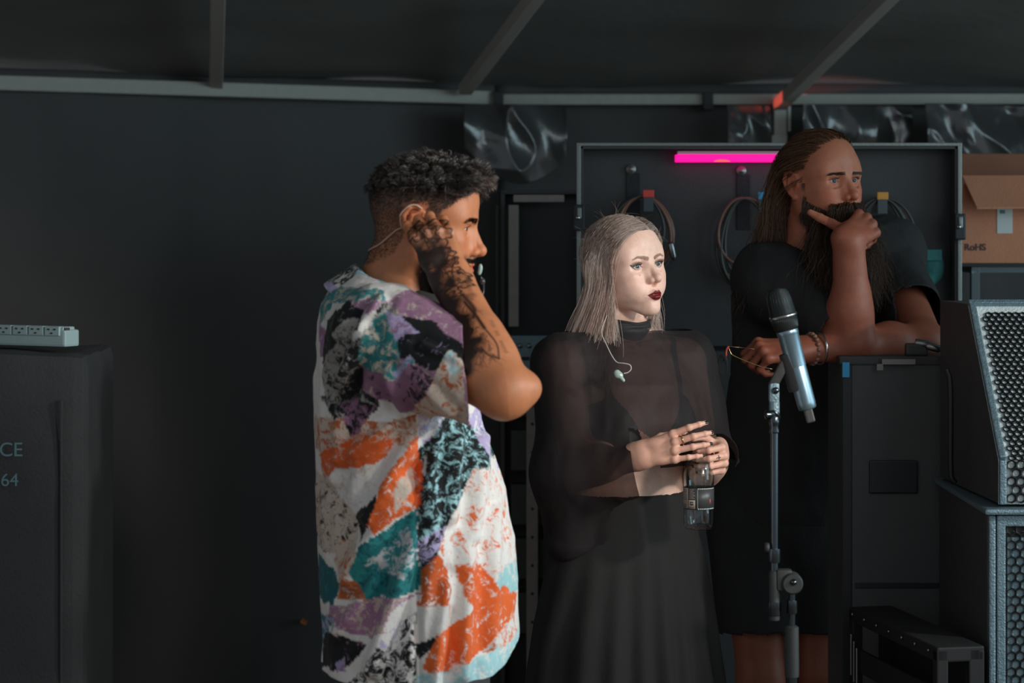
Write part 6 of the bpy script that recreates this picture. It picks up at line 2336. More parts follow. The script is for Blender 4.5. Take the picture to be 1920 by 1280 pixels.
# flyaways
S2, N2 = scatter(hv, hq, lambda c: scalp(c) & (c[:, 2] > 0.03), 60, 23)
P2_ = grow(head_w, S2, N2, np.full(60, 0.006), 8, lambda P, t, S0: N2 * 0.7 + np.random.default_rng(3).normal(0, 0.5, N2.shape) + np.array((-0.3, 0, -0.4 * t)), 0.01)
tag(hair_object('flyaway_hair', [strands(P2_, np.full(60, 0.0002), np.tile(lin('#b59a88'), (60, 1)))], w_hR, w_t, wsc, woman, M_hair))
# lashes
lash = []
for q_ in (-1, 1):
    for a in np.linspace(-0.9, 1.0, 26):
        y = q_ * (EYW + a * 0.0125); z = 0.0042 - 0.0045 * a * a + (0.001 if a > 0.5 else 0)
        x = 0.0722 + math.sqrt(max(0.0139 ** 2 - (a * 0.0125) ** 2 - 0.004 ** 2, 1e-6))
        base = np.array((x, y, z)); dr = np.array((0.8, q_ * (0.25 + 0.6 * a), 0.35))
        lash.append([base, base + dr * 0.003, base + dr * 0.006 + np.array((0, 0, 0.0014)), base + dr * 0.0078 + np.array((0, 0, 0.0034))])
lv = strands(np.array(lash), np.full(len(lash), 0.00032), np.tile(lin('#0c0a0a'), (len(lash), 1)))
tag(hair_object('eyelashes', [lv], w_hR, w_t, wsc, woman, M_hair))

# clothes ---------------------------------------------------------
M_bra = plain('black_lace', '#141517', 0.7, 0, 0.3, 0.2, 60)
bv, bq = sculpt_mesh(tw, (-0.14, -0.2, 1.05), (0.15, 0.2, 1.44), 0.006, 1)


def bra_mask(c):
    x, y, z = c[:, 0], np.abs(c[:, 1]), c[:, 2]
    cup = (x > 0.0) & (z > 1.165) & (z < 1.30 - np.abs(y - 0.085) * 0.55 - np.clip(0.085 - y, 0, 1) * 1.1) & (y > 0.008 + np.clip(z - 1.19, 0, 1) * 0.25)
    band = (z > 1.160) & (z < 1.192)
    strap = (np.abs(y - (0.088 + (z - 1.30) * 0.12)) < 0.006) & (z > 1.27)
    return cup | band | strap


v, q = keep_faces(bv + vnormals(bv, bq) * 0.003, bq, bra_mask)
o = mesh_obj('bra', v @ wR.T + w_o, q, M_bra, None, True)
solid(o, 0.002, 0)
tag(adopt(o, woman), 'black triangle bra under the sheer top')

M_sheer, nt, pb = nmat('sheer_black_chiffon')
pb.inputs['Base Color'].default_value = (0.027, 0.024, 0.025, 1)
pb.inputs['Roughness'].default_value = 0.6
pb.inputs['Specular IOR Level'].default_value = 0.15
pb.inputs['Sheen Weight'].default_value = 0.03
pb.inputs['Sheen Tint'].default_value = (0.5, 0.4, 0.42, 1)
tr_ = nt.nodes.new('ShaderNodeBsdfTransparent')
tr_.inputs[0].default_value = (0.62, 0.54, 0.54, 1)
mxs = nt.nodes.new('ShaderNodeMixShader')
lw = nt.nodes.new('ShaderNodeLayerWeight'); lw.inputs[0].default_value = 0.35
mr_ = nt.nodes.new('ShaderNodeMapRange'); mr_.inputs[3].default_value = 0.70; mr_.inputs[4].default_value = 0.96
nt.links.new(lw.outputs['Facing'], mr_.inputs[0])
nt.links.new(mr_.outputs[0], mxs.inputs[0])
nt.links.new(tr_.outputs[0], mxs.inputs[1])
nt.links.new(pb.outputs[0], mxs.inputs[2])
nt.links.new(mxs.outputs[0], nt.nodes['Material Output'].inputs['Surface'])

tp = Sculpt()
lo_ = Sculpt()
lo_.U(loft([(0.98, 0.0, 0, 0.115, 0.165), (1.05, 0.0, 0, 0.118, 0.16), (1.15, 0.004, 0, 0.122, 0.155), (1.24, 0.008, 0, 0.126, 0.16), (1.32, 0.0, 0, 0.112, 0.165),
            (1.385, -0.012, 0, 0.086, 0.145), (1.43, -0.02, 0, 0.064, 0.085), (1.47, -0.02, 0, 0.056, 0.06)]), 0.02)
lo_.sym(lambda q: cone((-0.012, q * 0.05, 1.405), (-0.014, q * 0.150, 1.372), 0.044, 0.056), 0.03)
lo_.sym(lambda q: ell((0.072, q * 0.062, 1.232), (0.060, 0.066, 0.064)), 0.05)
tp.U(placed(lo_, wR, w_o), 0.02)
CUFF = at(1192, 884, 5.06)
tp.U(cone(SwR + (0, 0, 0.0), EwR + np.array((-0.014, 0, 0.01)), 0.062, 0.078), 0.04)
tp.U(cone(EwR + np.array((-0.02, 0, 0.0)), CUFF + np.array((0.02, 0, 0.0)), 0.078, 0.060), 0.05)
tp.U(cone(EwR + np.array((-0.017, 0.0, -0.02)), at(1058, 1010, 5.15), 0.072, 0.045), 0.05)
tp.U(cone(SwL, EwL, 0.066, 0.068), 0.04)
tp.U(cone(EwL, WwL + np.array((0.0, 0.03, -0.01)), 0.062, 0.045), 0.04)
V, Q = sculpt_mesh(tp, h=0.009, sub=1, it=1)
N = vnormals(V, Q)
Vf = cloth_folds(V, N, 0.006, 14, 41, (1, 1, 0.2))
Vf = cloth_folds(Vf, N, 0.002, 34, 43, (1, 1, 0.3))
zh = at(0, 934, 5.15)[2]
slv_r = (cone(SwR, EwR, 0.11, 0.13)[0](V) < 0) | (cone(EwR, CUFF, 0.12, 0.09)[0](V) < 0) | (cone(EwR, at(1050, 1010, 5.15), 0.12, 0.09)[0](V) < 0)
slv_l = (cone(EwL, WwL, 0.09, 0.09)[0](V) < 0)
Lx = (V - w_o) @ wR
big = np.ones(len(V))
g1 = np.where(slv_r & (Lx[:, 1] < -0.10), big, V[:, 2] - (zh + np.clip((Lx[:, 1] + 0.10) / 0.05, 0, 1) * (Lx[:, 0] > 0) * (at(0, 876, 5.15)[2] - zh)))
g2 = np.where(slv_r & (V[:, 0] > EwR[0] + 0.03) & (V[:, 1] < 5.16), -((V - CUFF) @ unit((0.98, -0.1, 0.2))), big)
g3 = np.where(slv_l & (V[:, 0] > WwL[0] - 0.06), V[:, 1] - (WwL[1] + 0.02), big)
g4 = at(0, 630, YW)[2] + 0.012 - V[:, 2]
sv, sq, u = trim(Vf, Q, [g1, g2, g3, g4])
o = mesh_obj('sheer_top', sv, sq, M_sheer, None, True)
tag(adopt(o, woman), 'sheer black chiffon top with wide sleeves')
# high ruched collar, fitted round the neck
M_blk2 = plain('black_chiffon_folded', '#0d0d0f', 0.7, 0, 0.3, 0.2, 40, black_lift=0.4)
cz0, cz1 = at(0, 642, YW)[2], at(0, 600, YW)[2]
axis = lambda z: (w_hR @ (np.array((-0.022, 0, -0.045)) * wsc) + w_t) + (lambda d: d * ((z - (w_hR @ (np.array((-0.022, 0, -0.045)) * wsc) + w_t)[2]) / d[2]))(w_hR @ np.array((-0.040, 0, -0.165)))
rows_n, K = 12, 72
ang = np.linspace(0, 2 * PI, K, endpoint=False)
ring = []
for i in range(rows_n):
    z = cz0 + (cz1 - cz0) * i / (rows_n - 1)
    dirs = np.stack([np.cos(ang), np.sin(ang), np.zeros(K)], 1)
    c_ = axis(z)
    r_ = np.full(K, 0.13)
    for _ in range(40):
        d_ = bw(c_ + dirs * r_[:, None])
        r_ = np.clip(r_ - np.clip(d_ - 0.002, -0.01, 0.01), 0.02, 0.13)
    ext = 0.003 + 0.0025 * np.sin(i * 1.9 + 2 * np.sin(ang * 2)) + 0.004 * (i < 2)
    zz_ = 0.004 * np.sin(3 * ang + 1) * (i > 8)
    ring.append(c_ + dirs * np.minimum(r_ + ext, 0.068)[:, None] + np.stack([0 * ang, 0 * ang, zz_], 1))
ring = np.vstack(ring)
fq = np.array([(i * K + k, i * K + (k + 1) % K, (i + 1) * K + (k + 1) % K, (i + 1) * K + k) for i in range(rows_n - 1) for k in range(K)])
rv, rq = quad_subdiv(ring, fq)
o2 = mesh_obj('collar', rv, rq, M_blk2, None, True)
solid(o2, 0.003, 1)
o2.parent = o
# trousers: high waist, wide legs
tz = Sculpt()
tz.U(loft([(0.02, 0, 0, 0.20, 0.27), (0.5, 0, 0, 0.175, 0.245), (0.80, 0, 0, 0.140, 0.21), (0.92, 0, 0, 0.128, 0.188), (1.0, 0, 0, 0.114, 0.164), (zh + 0.004, 0.002, 0, 0.100, 0.139)]), 0.02)
v, q = sculpt_mesh(tz, h=0.014, sub=1)
N = vnormals(v, q)
ang = np.arctan2(v[:, 1], v[:, 0])
v = v + N * (np.clip((1.0 - v[:, 2]) / 0.5, 0, 1) * (0.012 * np.sin(ang * 17 + 2 * noise(v, 4, 3)) + 0.008 * np.sin(ang * 7 + 1)))[:, None]
o = mesh_obj('trousers', v @ wR.T + w_o, q, plain('black_crepe', '#060607', 0.9, 0, 0.2, 0.2, 12, 0.1, 90, black_lift=0.5), None, True)
tag(adopt(o, woman), 'high-waisted wide black trousers')
for s in (-1, 1):
    shoe(woman, loc(0.06, s * 0.09, 0.0), w_yaw, M_rubber, M_rubber, 0.85)
# jewellery
M_gold = plain('gold', '#d9b27c', 0.22, 1.0)
M_silver = plain('silver', '#cfd2d4', 0.2, 1.0)


def torus(name, c, axis, R_, r_, mat, root, arc=(0, 2 * PI), n=28, squash=1.0):
    ax = unit(axis)
    u_ = unit(np.cross(ax, (0.3, 0.2, 1.0)) if abs(ax[2]) < 0.95 else np.cross(ax, (1, 0, 0)))
    w_ = np.cross(ax, u_)
    pts = [np.asarray(c) + R_ * (math.cos(a) * u_ + squash * math.sin(a) * w_) for a in np.linspace(arc[0], arc[1], n)]
    b = MB(); b.tube(pts, r_, 8, caps=False)
    return b.build(name, mat, root, True)


a_, b_ = hwR['J'][1][0], hwR['J'][1][1]
torus('ring', a_ * 0.55 + b_ * 0.45, b_ - a_, 0.0083, 0.0011, M_gold, woman)
for q_, dz in ((1, -0.052), (-1, -0.052)):
    c = w_hR @ (np.array((-0.004, q_ * 0.082, dz)) * wsc) + w_t
    torus('earring', c, w_hR @ np.array((0.3, 1, 0)), 0.010, 0.0010, M_gold, woman)
# loose in-ear monitor on its lead over her chest
M_white_lead = plain('pale_cable', '#b9b0aa', 0.4)
lead = bez([at(1138, 590, 5.13), at(1128, 622, 5.10), at(1138, 648, 5.085), at(1148, 668, 5.075), at(1157, 679, 5.07), at(1170, 681, 5.065), at(1181, 684, 5.063), at(1183, 692, 5.063), at(1177, 698, 5.063), at(1169, 700, 5.063)], 60)
b = MB(); b.tube(lead, np.linspace(0.0011, 0.0014, len(lead)), 8)
b.build('earphone_cable', M_white_lead, woman, True)
s = Sculpt().U(ell(at(1160, 703, 5.060), (0.0095, 0.006, 0.0075)), 0.003).U(ell(at(1157, 698, 5.060), (0.007, 0.005, 0.006)), 0.003).U(cone(at(1165, 708, 5.058), at(1169, 713, 5.057), 0.0042, 0.0036), 0.003)
v, q = sculpt_mesh(s, h=0.0018, sub=1)
adopt(mesh_obj('ear_piece', v, q, M_iem, None, True), woman)
# ------------------------------------------------------------------ long-bearded man leaning on the case
skin_ruddy = lin('#a4604a')
M_ruddy = skin_mat('ruddy_skin', 0.5, 0.1)
YB = 5.72
b_t = at(1537, 343, YB)
b_R = rot_zyx(-PI / 2 + math.radians(36), math.radians(4), math.radians(2))
bsc = 1.02
b_o = np.array((at(1470, 0, 5.95)[0], 5.95, 0))
bman = empty('person', tuple(b_o), 'long-haired man with a very long beard in black resting his chin on his fist', 'person')
head_b = head_sculpt(jaw=1.03, brow=1.15, nose=1.06, lips=0.9, neck=0.058, eye=0.80, lid=0.70, wrinkles=True, neckdir=(-0.075, 0.0, -0.19))
bb = Sculpt()
bb.U(placed(head_b, b_R, b_t, bsc), 0.01)
SbR, SbL = at(1446, 524, 5.72), at(1655, 478, 6.02)
EbR = at(1602, 640, 5.56)
WbR = at(1590, 448, 5.535)
EbL = at(1733, 643, 5.64)
WbL = at(1500, 655, 5.52)
hb1 = hand(bb, WbR, (0.58, 0.60, 0.46), (0.22, -0.74, 0.62), True, [(62, 80, 40), (66, 84, 40), (70, 84, 40), (74, 80, 40)], 0.98,
           [(0.2, 0.8, -0.3), (-0.1, 0.95, -0.15), (-0.15, 0.95, -0.05)], 1.02, 0.03)
forearm(bb, EbR, WbR, hb1['b'], unit(np.array((-0.9, 0.1, 0.1))), 0.047, 0.032)
bb.U(ell(EbR + np.array((-0.006, 0, -0.008)), (0.042, 0.038, 0.034)), 0.02)
bb.U(cone(SbR, EbR, 0.062, 0.046), 0.03)
hb2 = hand(bb, WbL, (-0.90, -0.15, 0.05), (-0.15, -0.55, 0.82), False, [(55, 75, 40), (58, 78, 40), (62, 78, 40), (66, 75, 40)], 1.0,
           [(0.6, 0.4, -0.5), (0.8, 0.1, -0.5), (0.8, -0.2, -0.5)], 1.0, 0.03)
forearm(bb, EbL, WbL, hb2['b'], hb2['s'], 0.046, 0.029)
bb.U(cone(SbL, EbL, 0.060, 0.046), 0.03)
CH = at(1540, 560, 5.92)
HP = b_o + np.array((0, 0, 1.02))
nb = b_R @ (np.array((-0.075, 0, -0.19)) * bsc) + b_t
bb.U(cone(nb, CH, 0.062, 0.12), 0.04).U(cone(SbR, SbL, 0.055, 0.055), 0.05).U(cone(CH, HP, 0.13, 0.14), 0.05)
# legs
KR, KL = at(1427, 1275, 5.88), at(1540, 1262, 5.90)
HR, HL = HP + np.array((-0.085, -0.02, -0.06)), HP + np.array((0.085, 0.0, -0.06))
AR, AL = np.array((KR[0] - 0.01, 5.94, 0.09)), np.array((KL[0] - 0.09, 5.98, 0.09))
for H_, K_, A_ in ((HR, KR, AR), (HL, KL, AL)):
    bb.U(cone(H_, K_, 0.088, 0.056), 0.03).U(cone(K_, A_, 0.054, 0.036), 0.03)
    bb.U(ell(K_ * 0.7 + A_ * 0.3 + (0, 0.02, 0), (0.052, 0.055, 0.09)), 0.03)


def bl(P): return head_loc(P, b_R, b_t, bsc)


def near_fist(c, r=0.10):
    return (np.linalg.norm(c - (WbR + hb1['d'] * 0.05), axis=1) < r)


V, FQ = sculpt_mesh(bb, h=0.005, masks=[lambda c: (np.linalg.norm(c - b_t, axis=1) < 0.16) | near_fist(c, 0.11) | (cone(EbR, WbR, 0.07, 0.06)[0](c) < 0),
                                          lambda c: ((bl(c)[:, 0] > 0.03) & (np.linalg.norm(c - b_t, axis=1) < 0.14)) | near_fist(c, 0.09)])
L = bl(V)
isH = (np.linalg.norm(L, axis=1) < 0.2) & ~near_fist(V, 0.075)
C = np.tile(skin_ruddy, (len(V), 1)) * (1 + 0.07 * fbm(V, 30, 4, 8))[:, None]
skin_face_lit = lin('#c67c5f')  # lighter than the arms: the face's stronger light put into its skin colour
fcb = face_colour(L, skin_face_lit, skin_ruddy * (0.9, 0.6, 0.55), lin('#5a4030'), 0.75, 0.0022, browz=0.0145, arch=0.0015)
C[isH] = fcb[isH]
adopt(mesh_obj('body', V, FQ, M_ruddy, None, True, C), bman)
person_eyes(bman, b_R, b_t, bsc, '#3c4a50', (-0.12, 0.05), M_eye)

# hair and beard
gb = np.random.default_rng(31)
hv, hq = sculpt_mesh(head_b, (-0.12, -0.10, -0.13), (0.13, 0.10, 0.14), 0.005, 1)
bl_x = [-0.12, -0.05, -0.03, 0.005, 0.016, 0.03, 0.045, 0.058, 0.068, 0.076, 0.12]
bl_z = [-0.08, -0.07, -0.02, 0.028, -0.005, 0.03, 0.052, 0.066, 0.078, 0.090, 0.12]
bscalp = lambda c: (c[:, 2] > np.interp(c[:, 0], bl_x, bl_z)) & ~((np.abs(c[:, 1]) > 0.0715) & (c[:, 2] < 0.033) & (c[:, 0] > -0.035))
S, N = scatter(hv, hq, bscalp, 8000, 32)
down = b_R.T @ np.array((0, 0, -1.0))
Jb = gb.normal(0, 0.07, S.shape)
wp = 6 * noise(S, 22, 7)
sy = np.sign(S[:, 1])
body_b = Sculpt().U(cone(SbR, SbL, 0.075, 0.075), 0.02).U(cone(nb, CH, 0.07, 0.14), 0.02)


def bcol(P):
    return np.minimum(head_b(P), body_b(P * bsc @ b_R.T + b_t) / bsc)


def bdir(P, t, S0):
    back = np.clip((P[:, 0] + 0.055) / 0.05, 0, 1)
    sweep = np.stack([np.full(len(P), -1.0), 0.15 * sy, -0.22 - 0.9 * np.clip(0.05 - P[:, 2], 0, 0.2) / 0.2], 1)
    hang = down + np.stack([np.full(len(P), -0.10), 0.06 * sy, np.zeros(len(P))], 1)
    wave = np.stack([np.sin(wp + t * 14), np.cos(wp + t * 12), 0.3 * np.sin(wp + t * 10)], 1) * (0.05 + 0.5 * np.clip(t - 0.4, 0, 1))
    return sweep * back[:, None] + hang * (1 - back)[:, None] + Jb + wave


mB = 22
lenb = 0.34 * (0.85 + 0.3 * gb.random(len(S)))
PH = grow(bcol, S - N * 0.001, N, lenb / (mB - 1), mB, bdir, 0.002 + 0.008 * gb.random(len(S)) ** 1.5, 0.3)
ch = lin('#7c583f')[None] * (0.6 + 0.9 * gb.random((len(S), 1)) ** 2) + (gb.random((len(S), 1)) < 0.12) * lin('#8a6d58') * 0.6
ah = strands(PH, 0.0005 + 0.0002 * gb.random(len(S)), ch)
tag(hair_object('hair', [ah], b_R, b_t, bsc, bman, M_hair_dark), 'long brown hair swept back behind the ear')
bmask = lambda c: (((c[:, 2] < -0.038 - 0.55 * np.clip(c[:, 0] - 0.02, 0, 0.05)) & (c[:, 0] > 0.004) & (c[:, 2] > -0.125)) | ((c[:, 2] < -0.0525 + 0.004 * noise(c, 160, 5)) & (c[:, 0] > 0.078)) | ((c[:, 0] > 0.006) & (c[:, 0] < 0.026) & (c[:, 2] < 0.0) & (np.abs(c[:, 1]) < 0.071))) & ~((np.abs(c[:, 1]) < 0.018) & (c[:, 2] > -0.078) & (c[:, 2] < -0.065) & (c[:, 0] > 0.085)) & (np.abs(c[:, 1]) < 0.072)
S, N = scatter(hv, hq, bmask, 8000, 33)
Jb2 = gb.normal(0, 0.16, S.shape)
wp2 = 6 * noise(S, 40, 9)
ln_b = np.where((S[:, 2] > -0.045) & (S[:, 0] < 0.03), 0.02, np.where(S[:, 2] > -0.062, 0.030, 0.20 * (0.55 + 0.6 * gb.random(len(S)))))
ln_b = np.where((S[:, 0] < 0.055) & (S[:, 2] > -0.085), np.minimum(ln_b, 0.012 + 0.016 * gb.random(len(S))), ln_b)


def beard_dir(P, t, S0):
    mou = (S0[:, 2] > -0.064) & (S0[:, 0] > 0.07)
    w = np.stack([np.sin(wp2 + t * 16), np.cos(wp2 + t * 13), np.zeros(len(P))], 1) * (0.10 + 0.25 * t)
    d = down + N * (0.75 * (1 - t) ** 2)[..., None] if np.ndim(t) else down + N * 0.75 * (1 - t) ** 2
    d = d + np.where(mou[:, None], np.stack([np.full(len(P), 0.1), 0.55 * np.sign(S0[:, 1]), np.zeros(len(P))], 1) * (1 - t), 0)
    return d + w + Jb2


PBd = grow(bcol, S - N * 0.001, N, ln_b / 15, 16, beard_dir, 0.0015 + 0.004 * gb.random(len(S)), 0.15)
cb = lin('#5e4433')[None] * (0.5 + 0.9 * gb.random((len(S), 1)) ** 2)
side_b = (S[:, 0] < 0.06) & (S[:, 2] > -0.09)
cb = np.where((side_b & (gb.random(len(S)) < 0.45))[:, None], lin('#8a7566') * (0.6 + 0.5 * gb.random((len(S), 1))), cb)
ab = strands(PBd, 0.00042 + 0.0002 * gb.random(len(S)), cb)
S, N = scatter(hv, hq, lambda c: (seg_dist(np.abs(c[:, 1]), c[:, 2], [(0.012, 0.0140), (0.034, 0.0155), (0.047, 0.0135)])[0] < 0.003) & (c[:, 0] > 0.05), 380, 35)
PBr = grow(head_b, S, N, 0.008 / 4, 5, lambda P, t, S0: N * 0.5 + np.stack([np.full(len(S0), -0.3), np.sign(S0[:, 1]), np.full(len(S0), 0.1)], 1), 0.0006)
ab2 = strands(PBr, np.full(len(S), 0.0004), np.tile(lin('#4a3526'), (len(S), 1)) * (0.7 + 0.6 * gb.random((len(S), 1))))
tag(hair_object('beard', [ab, ab2, lashes(0.0315)], b_R, b_t, bsc, bman, M_hair_dark), 'very long brown beard greying at the cheek')

# black t-shirt, shorts, shoes
ts = Sculpt()
ts.U(cone(nb + (0, 0.01, -0.03), CH + (0, 0.0, -0.02), 0.075, 0.165), 0.05)
ts.U(cone(at(1418, 540, 5.80), at(1432, 830, 5.92), 0.062, 0.075), 0.06)
ts.U(cone(SbR, SbL, 0.074, 0.078), 0.06).U(cone(CH + (0, 0, -0.06), HP + (0, 0, -0.02), 0.175, 0.175), 0.06)
ts.U(cone(SbR, SbR * 0.14 + EbR * 0.86, 0.072, 0.064), 0.05)
ts.U(cone(nb + (0, 0, -0.02), SbR, 0.068, 0.074), 0.06).U(cone(nb + (0, 0, -0.02), SbL, 0.068, 0.078), 0.06)
ts.U(cone(SbL, SbL * 0.28 + EbL * 0.72, 0.092, 0.080), 0.04)
V, Q = sculpt_mesh(ts, h=0.012, sub=1, it=1)
N = vnormals(V, Q)
Vf = cloth_folds(V, N, 0.008, 10, 61, (1, 1, 0.5))
Vf = cloth_folds(Vf, N, 0.003, 26, 63, (1, 1, 0.6))
kp = (((V - SbR) @ unit(EbR - SbR)) < 0.82 * np.linalg.norm(EbR - SbR)) | (cone(SbR, EbR, 0.11, 0.11)[0](V) > 0) | (V[:, 1] > 5.78)
kp &= (((V - SbL) @ unit(EbL - SbL)) < 0.70 * np.linalg.norm(EbL - SbL)) | (cone(SbL, EbL, 0.12, 0.12)[0](V) > 0) | (V[:, 0] < SbL[0] - 0.02)
kp &= (cone(b_t, nb, 0.085, 0.085)[0](V) > 0)
Q2 = Q[kp[Q].all(1)]
u, inv = np.unique(Q2, return_inverse=True)
M_tee = plain('black_cotton', '#0c0d0f', 0.85, 0, 0.25, 0.15, 14, 0.2, 140, black_lift=0.6)
o = solid(mesh_obj('t_shirt', Vf[u], inv.reshape(-1, 4), M_tee, None, True), 0.002)
tag(adopt(o, bman), 'black t-shirt')
so = Sculpt()
so.U(cone(HP + (0, 0, 0.05), HP + (0, 0, -0.08), 0.165, 0.165), 0.03)
HEMR, HEML = HR + (KR - HR) * 0.88, HL + (KL - HL) * 0.80
so.U(cone(HR, HEMR, 0.115, 0.092), 0.03).U(cone(HL, HEML, 0.115, 0.090), 0.03)
V, Q = sculpt_mesh(so, h=0.013, sub=1, it=1)
V2 = cloth_folds(V, vnormals(V, Q), 0.006, 12, 71)
kp = (((V - HR) @ unit(KR - HR)) < 0.84 * np.linalg.norm(KR - HR)) & (((V - HL) @ unit(KL - HL)) < 0.76 * np.linalg.norm(KL - HL))
Q2 = Q[kp[Q].all(1)]
u, inv = np.unique(Q2, return_inverse=True)
o = solid(mesh_obj('shorts', V2[u], inv.reshape(-1, 4), M_tee, None, True), 0.002)
tag(adopt(o, bman), 'black knee-length shorts')
shoe(bman, np.array((AR[0], 5.94, 0.0)), -PI / 2 + 0.2, M_rubber, M_rubber, 1.05)
shoe(bman, np.array((AL[0], 5.98, 0.0)), -PI / 2 + 0.45, M_rubber, M_rubber, 1.05)
# beads and a watch strap on the left wrist
M_bead = plain('brown_beads', '#8a6248', 0.4)
wd = unit(WbL - EbL)
wc = WbL - wd * 0.03
e1 = unit(np.cross(wd, (0, 0, 1))); e2 = np.cross(wd, e1)
for k in range(18):
    a = 2 * PI * k / 18
    sphere_mesh(wc + 0.034 * (math.cos(a) * e1 + math.sin(a) * e2), 0.0055, 10, 6).build('bead', M_bead, bman, True)
torus('bracelet', wc - wd * 0.02, wd, 0.036, 0.003, M_silver, bman)
# spectacles held in the left hand
M_red = plain('red_plastic', '#c8321e', 0.35)
M_lens = bpy.data.materials.new('spectacle_lens'); M_lens.use_nodes = True
pbl = M_lens.node_tree.nodes['Principled BSDF']
pbl.inputs['Transmission Weight'].default_value = 1.0; pbl.inputs['Roughness'].default_value = 0.03; pbl.inputs['IOR'].default_value = 1.2
sp = empty('spectacles', at(1400, 672, 5.42), 'thin gold-framed spectacles with red temple tip dangling from the bearded man\'s hand', 'glasses')
G = lambda px, py, Y=5.43: at(px, py, Y)
b = MB(); b.tube(bez([G(1366, 651), G(1372, 664), G(1390, 673), G(1410, 681), G(1430, 688), G(1449, 692)], 24), 0.0011, 8); b.build('temple', M_gold, sp, True)
b = MB(); b.tube(bez([G(1366, 649), G(1385, 651), G(1405, 653, 5.46), G(1416, 655, 5.47)], 16), 0.0009, 8); b.build('temple', M_gold, sp, True)
b = MB(); b.tube(bez([G(1366, 649), G(1362, 656), G(1361, 668)], 10), 0.0024, 8); b.build('temple_tip', M_red, sp, True)
for dx, Y in ((0, 5.43), (-2, 5.50)):
    lensp = [G(1356 + dx + 8 * math.cos(a), 684 + 19 * math.sin(a), Y) for a in np.linspace(0, 2 * PI, 25)]
    b = MB(); b.tube(lensp, 0.0010, 6, caps=False); fr = b.build('rim', M_dark_metal, sp, True)
    b = MB(); n_ = 24
    b.add([p + np.array((0, -0.0008, 0)) for p in lensp[:-1]] + [p + np.array((0, 0.0008, 0)) for p in lensp[:-1]],
          [list(range(n_)), list(range(n_, 2 * n_))[::-1]] + [[i, i + n_, (i + 1) % n_ + n_, (i + 1) % n_] for i in range(n_)])
    le = b.build('lens', M_lens, sp, False)
b = MB(); b.tube([G(1358, 676), G(1357, 674, 5.465), G(1356, 676, 5.50)], 0.0010, 6); b.build('bridge', M_dark_metal, sp, True)
# ------------------------------------------------------------------ water bottle in her hands
bt_c = at(1310, 992, 5.045)
bot = empty('water_bottle', tuple(bt_c), 'clear plastic water bottle with a dark printed label held between two hands', 'bottle')
M_pet = bpy.data.materials.new('clear_plastic'); M_pet.use_nodes = True
pbp = M_pet.node_tree.nodes['Principled BSDF']
pbp.inputs['Transmission Weight'].default_value = 1.0; pbp.inputs['Roughness'].default_value = 0.03; pbp.inputs['IOR'].default_value = 1.45
pbp.inputs['Base Color'].default_value = (0.93, 0.985, 0.99, 1)
R0 = 0.0318
prof_b = [(0.0, 0.006), (0.012, 0.003), (0.020, 0.0), (0.027, 0.002), (0.0305, 0.008), (R0, 0.018), (R0, 0.040), (R0 * 0.985, 0.043), (R0 * 0.985, 0.090), (R0, 0.093), (R0, 0.112), (0.0305, 0.122),
          (0.0265, 0.136), (0.020, 0.150), (0.0145, 0.160), (0.0130, 0.166), (0.0130, 0.176), (0.0, 0.176)]
b = MB(); b.lathe(prof_b, bt_c, (0, 0, 1), 40)
bo = b.build('shell', M_pet, bot, True, auto=50)
bo.modifiers.new('thickness', 'SOLIDIFY').thickness = 0.0008
for v_ in bo.data.vertices:      # petal feet
    z = v_.co.z - bt_c[2]
    if z < 0.03:
        a = math.atan2(v_.co.y - bt_c[1], v_.co.x - bt_c[0]); k = 1 - 0.07 * (0.03 - z) / 0.03 * (math.cos(5 * a) > 0)
        v_.co.x = bt_c[0] + (v_.co.x - bt_c[0]) * k; v_.co.y = bt_c[1] + (v_.co.y - bt_c[1]) * k
b = MB(); b.lathe([(0.0, 0), (0.0152, 0), (0.0155, 0.002), (0.0155, 0.012), (0.014, 0.014), (0, 0.0142)], bt_c + np.array((0, 0, 0.168)), (0, 0, 1), 28); b.build('cap', M_void, bot, True, auto=40)


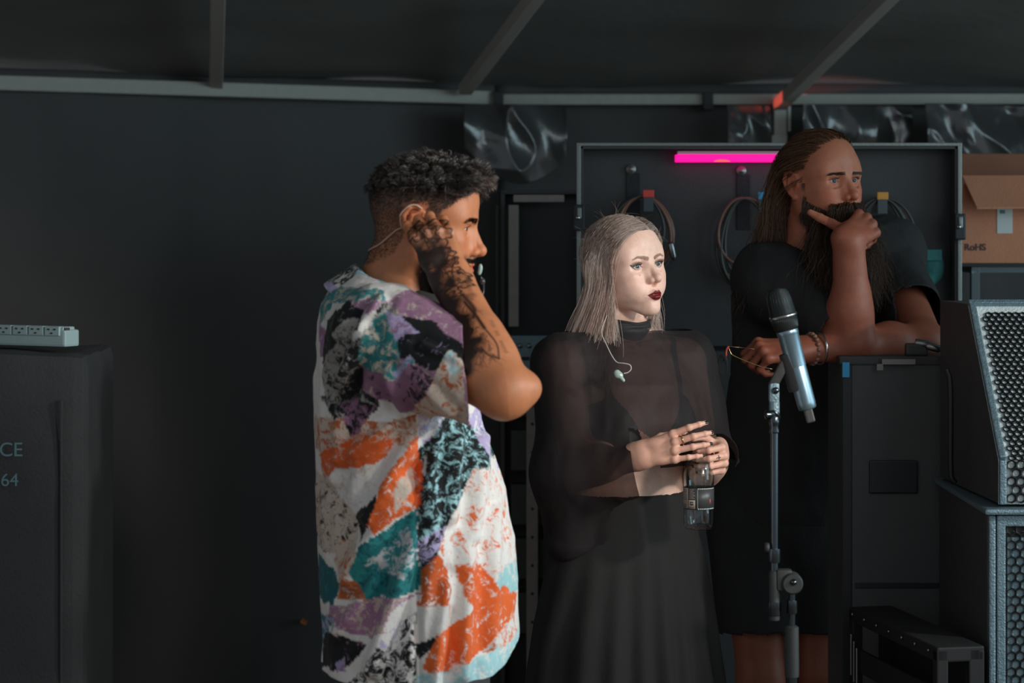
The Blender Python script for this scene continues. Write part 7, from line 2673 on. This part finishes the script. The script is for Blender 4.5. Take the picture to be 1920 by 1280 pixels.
def wrap(name, a0, a1, z0, z1, mat, rr=R0 * 0.985 + 0.0006, n=24):
    b = MB(); V = []
    for i in range(n + 1):
        a = math.radians(a0 + (a1 - a0) * i / n)
        for z in (z0, z1):
            V.append(bt_c + np.array((rr * math.cos(a), rr * math.sin(a), z)))
    b.add(V, [[2 * i, 2 * i + 2, 2 * i + 3, 2 * i + 1] for i in range(n)])
    o = b.build(name, mat, bot, True)
    return solid(o, 0.0003, 1)


M_lab_dark = plain('dark_label', '#14181a', 0.4)
M_lab_pale = plain('pale_label_print', '#b8a89c', 0.6)
M_lab_white = plain('white_label_print', '#cfd8d8', 0.6)
wrap('label', 0, 360, 0.044, 0.089, M_lab_dark, n=48)
r1, r2 = R0 * 0.985 + 0.0011, R0 * 0.985 + 0.0015
wrap('label_print', 186, 222, 0.046, 0.088, M_lab_pale, r1)
wrap('label_print', 226, 252, 0.046, 0.064, M_lab_pale, r1)
for k in range(7):
    wrap('label_stripe', 188, 222, 0.064 + 0.0034 * k, 0.0648 + 0.0034 * k, M_lab_dark, r2, 8)
for k in range(7):
    wrap('label_stripe', 227, 227 + (22, 18, 24, 20, 23, 16, 21)[k], 0.067 + 0.003 * k, 0.0680 + 0.003 * k, M_lab_pale, r1, 8)
for k in range(3):
    wrap('label_stripe', 190, 214, 0.048 + 0.003 * k, 0.0492 + 0.003 * k, M_lab_dark, r2, 8)
wrap('label_emblem', 233, 246, 0.0535, 0.0605, M_lab_dark, r2, 8)
wrap('label_emblem', 235, 244, 0.0560, 0.0580, M_lab_pale, r2 + 0.0003, 8)
for k in range(5):
    wrap('label_dot', 229 + 4.2 * k, 231.2 + 4.2 * k, 0.0480, 0.0494, M_lab_dark, r2, 3)
for k in range(11):            # beaded frame on the front of the label
    wrap('label_bead', 262 + 7 * k, 267 + 7 * k, 0.0865, 0.0885, M_lab_white, r1, 3)
    wrap('label_bead', 262 + 7 * k, 267 + 7 * k, 0.0448, 0.0468, M_lab_white, r1, 3)
for k in range(14):
    wrap('label_bead', 261, 263, 0.0475 + 0.0028 * k, 0.0492 + 0.0028 * k, M_lab_white, r1, 3)
wrap('label_mark', 310, 316, 0.056, 0.066, M_red, r1, 4)
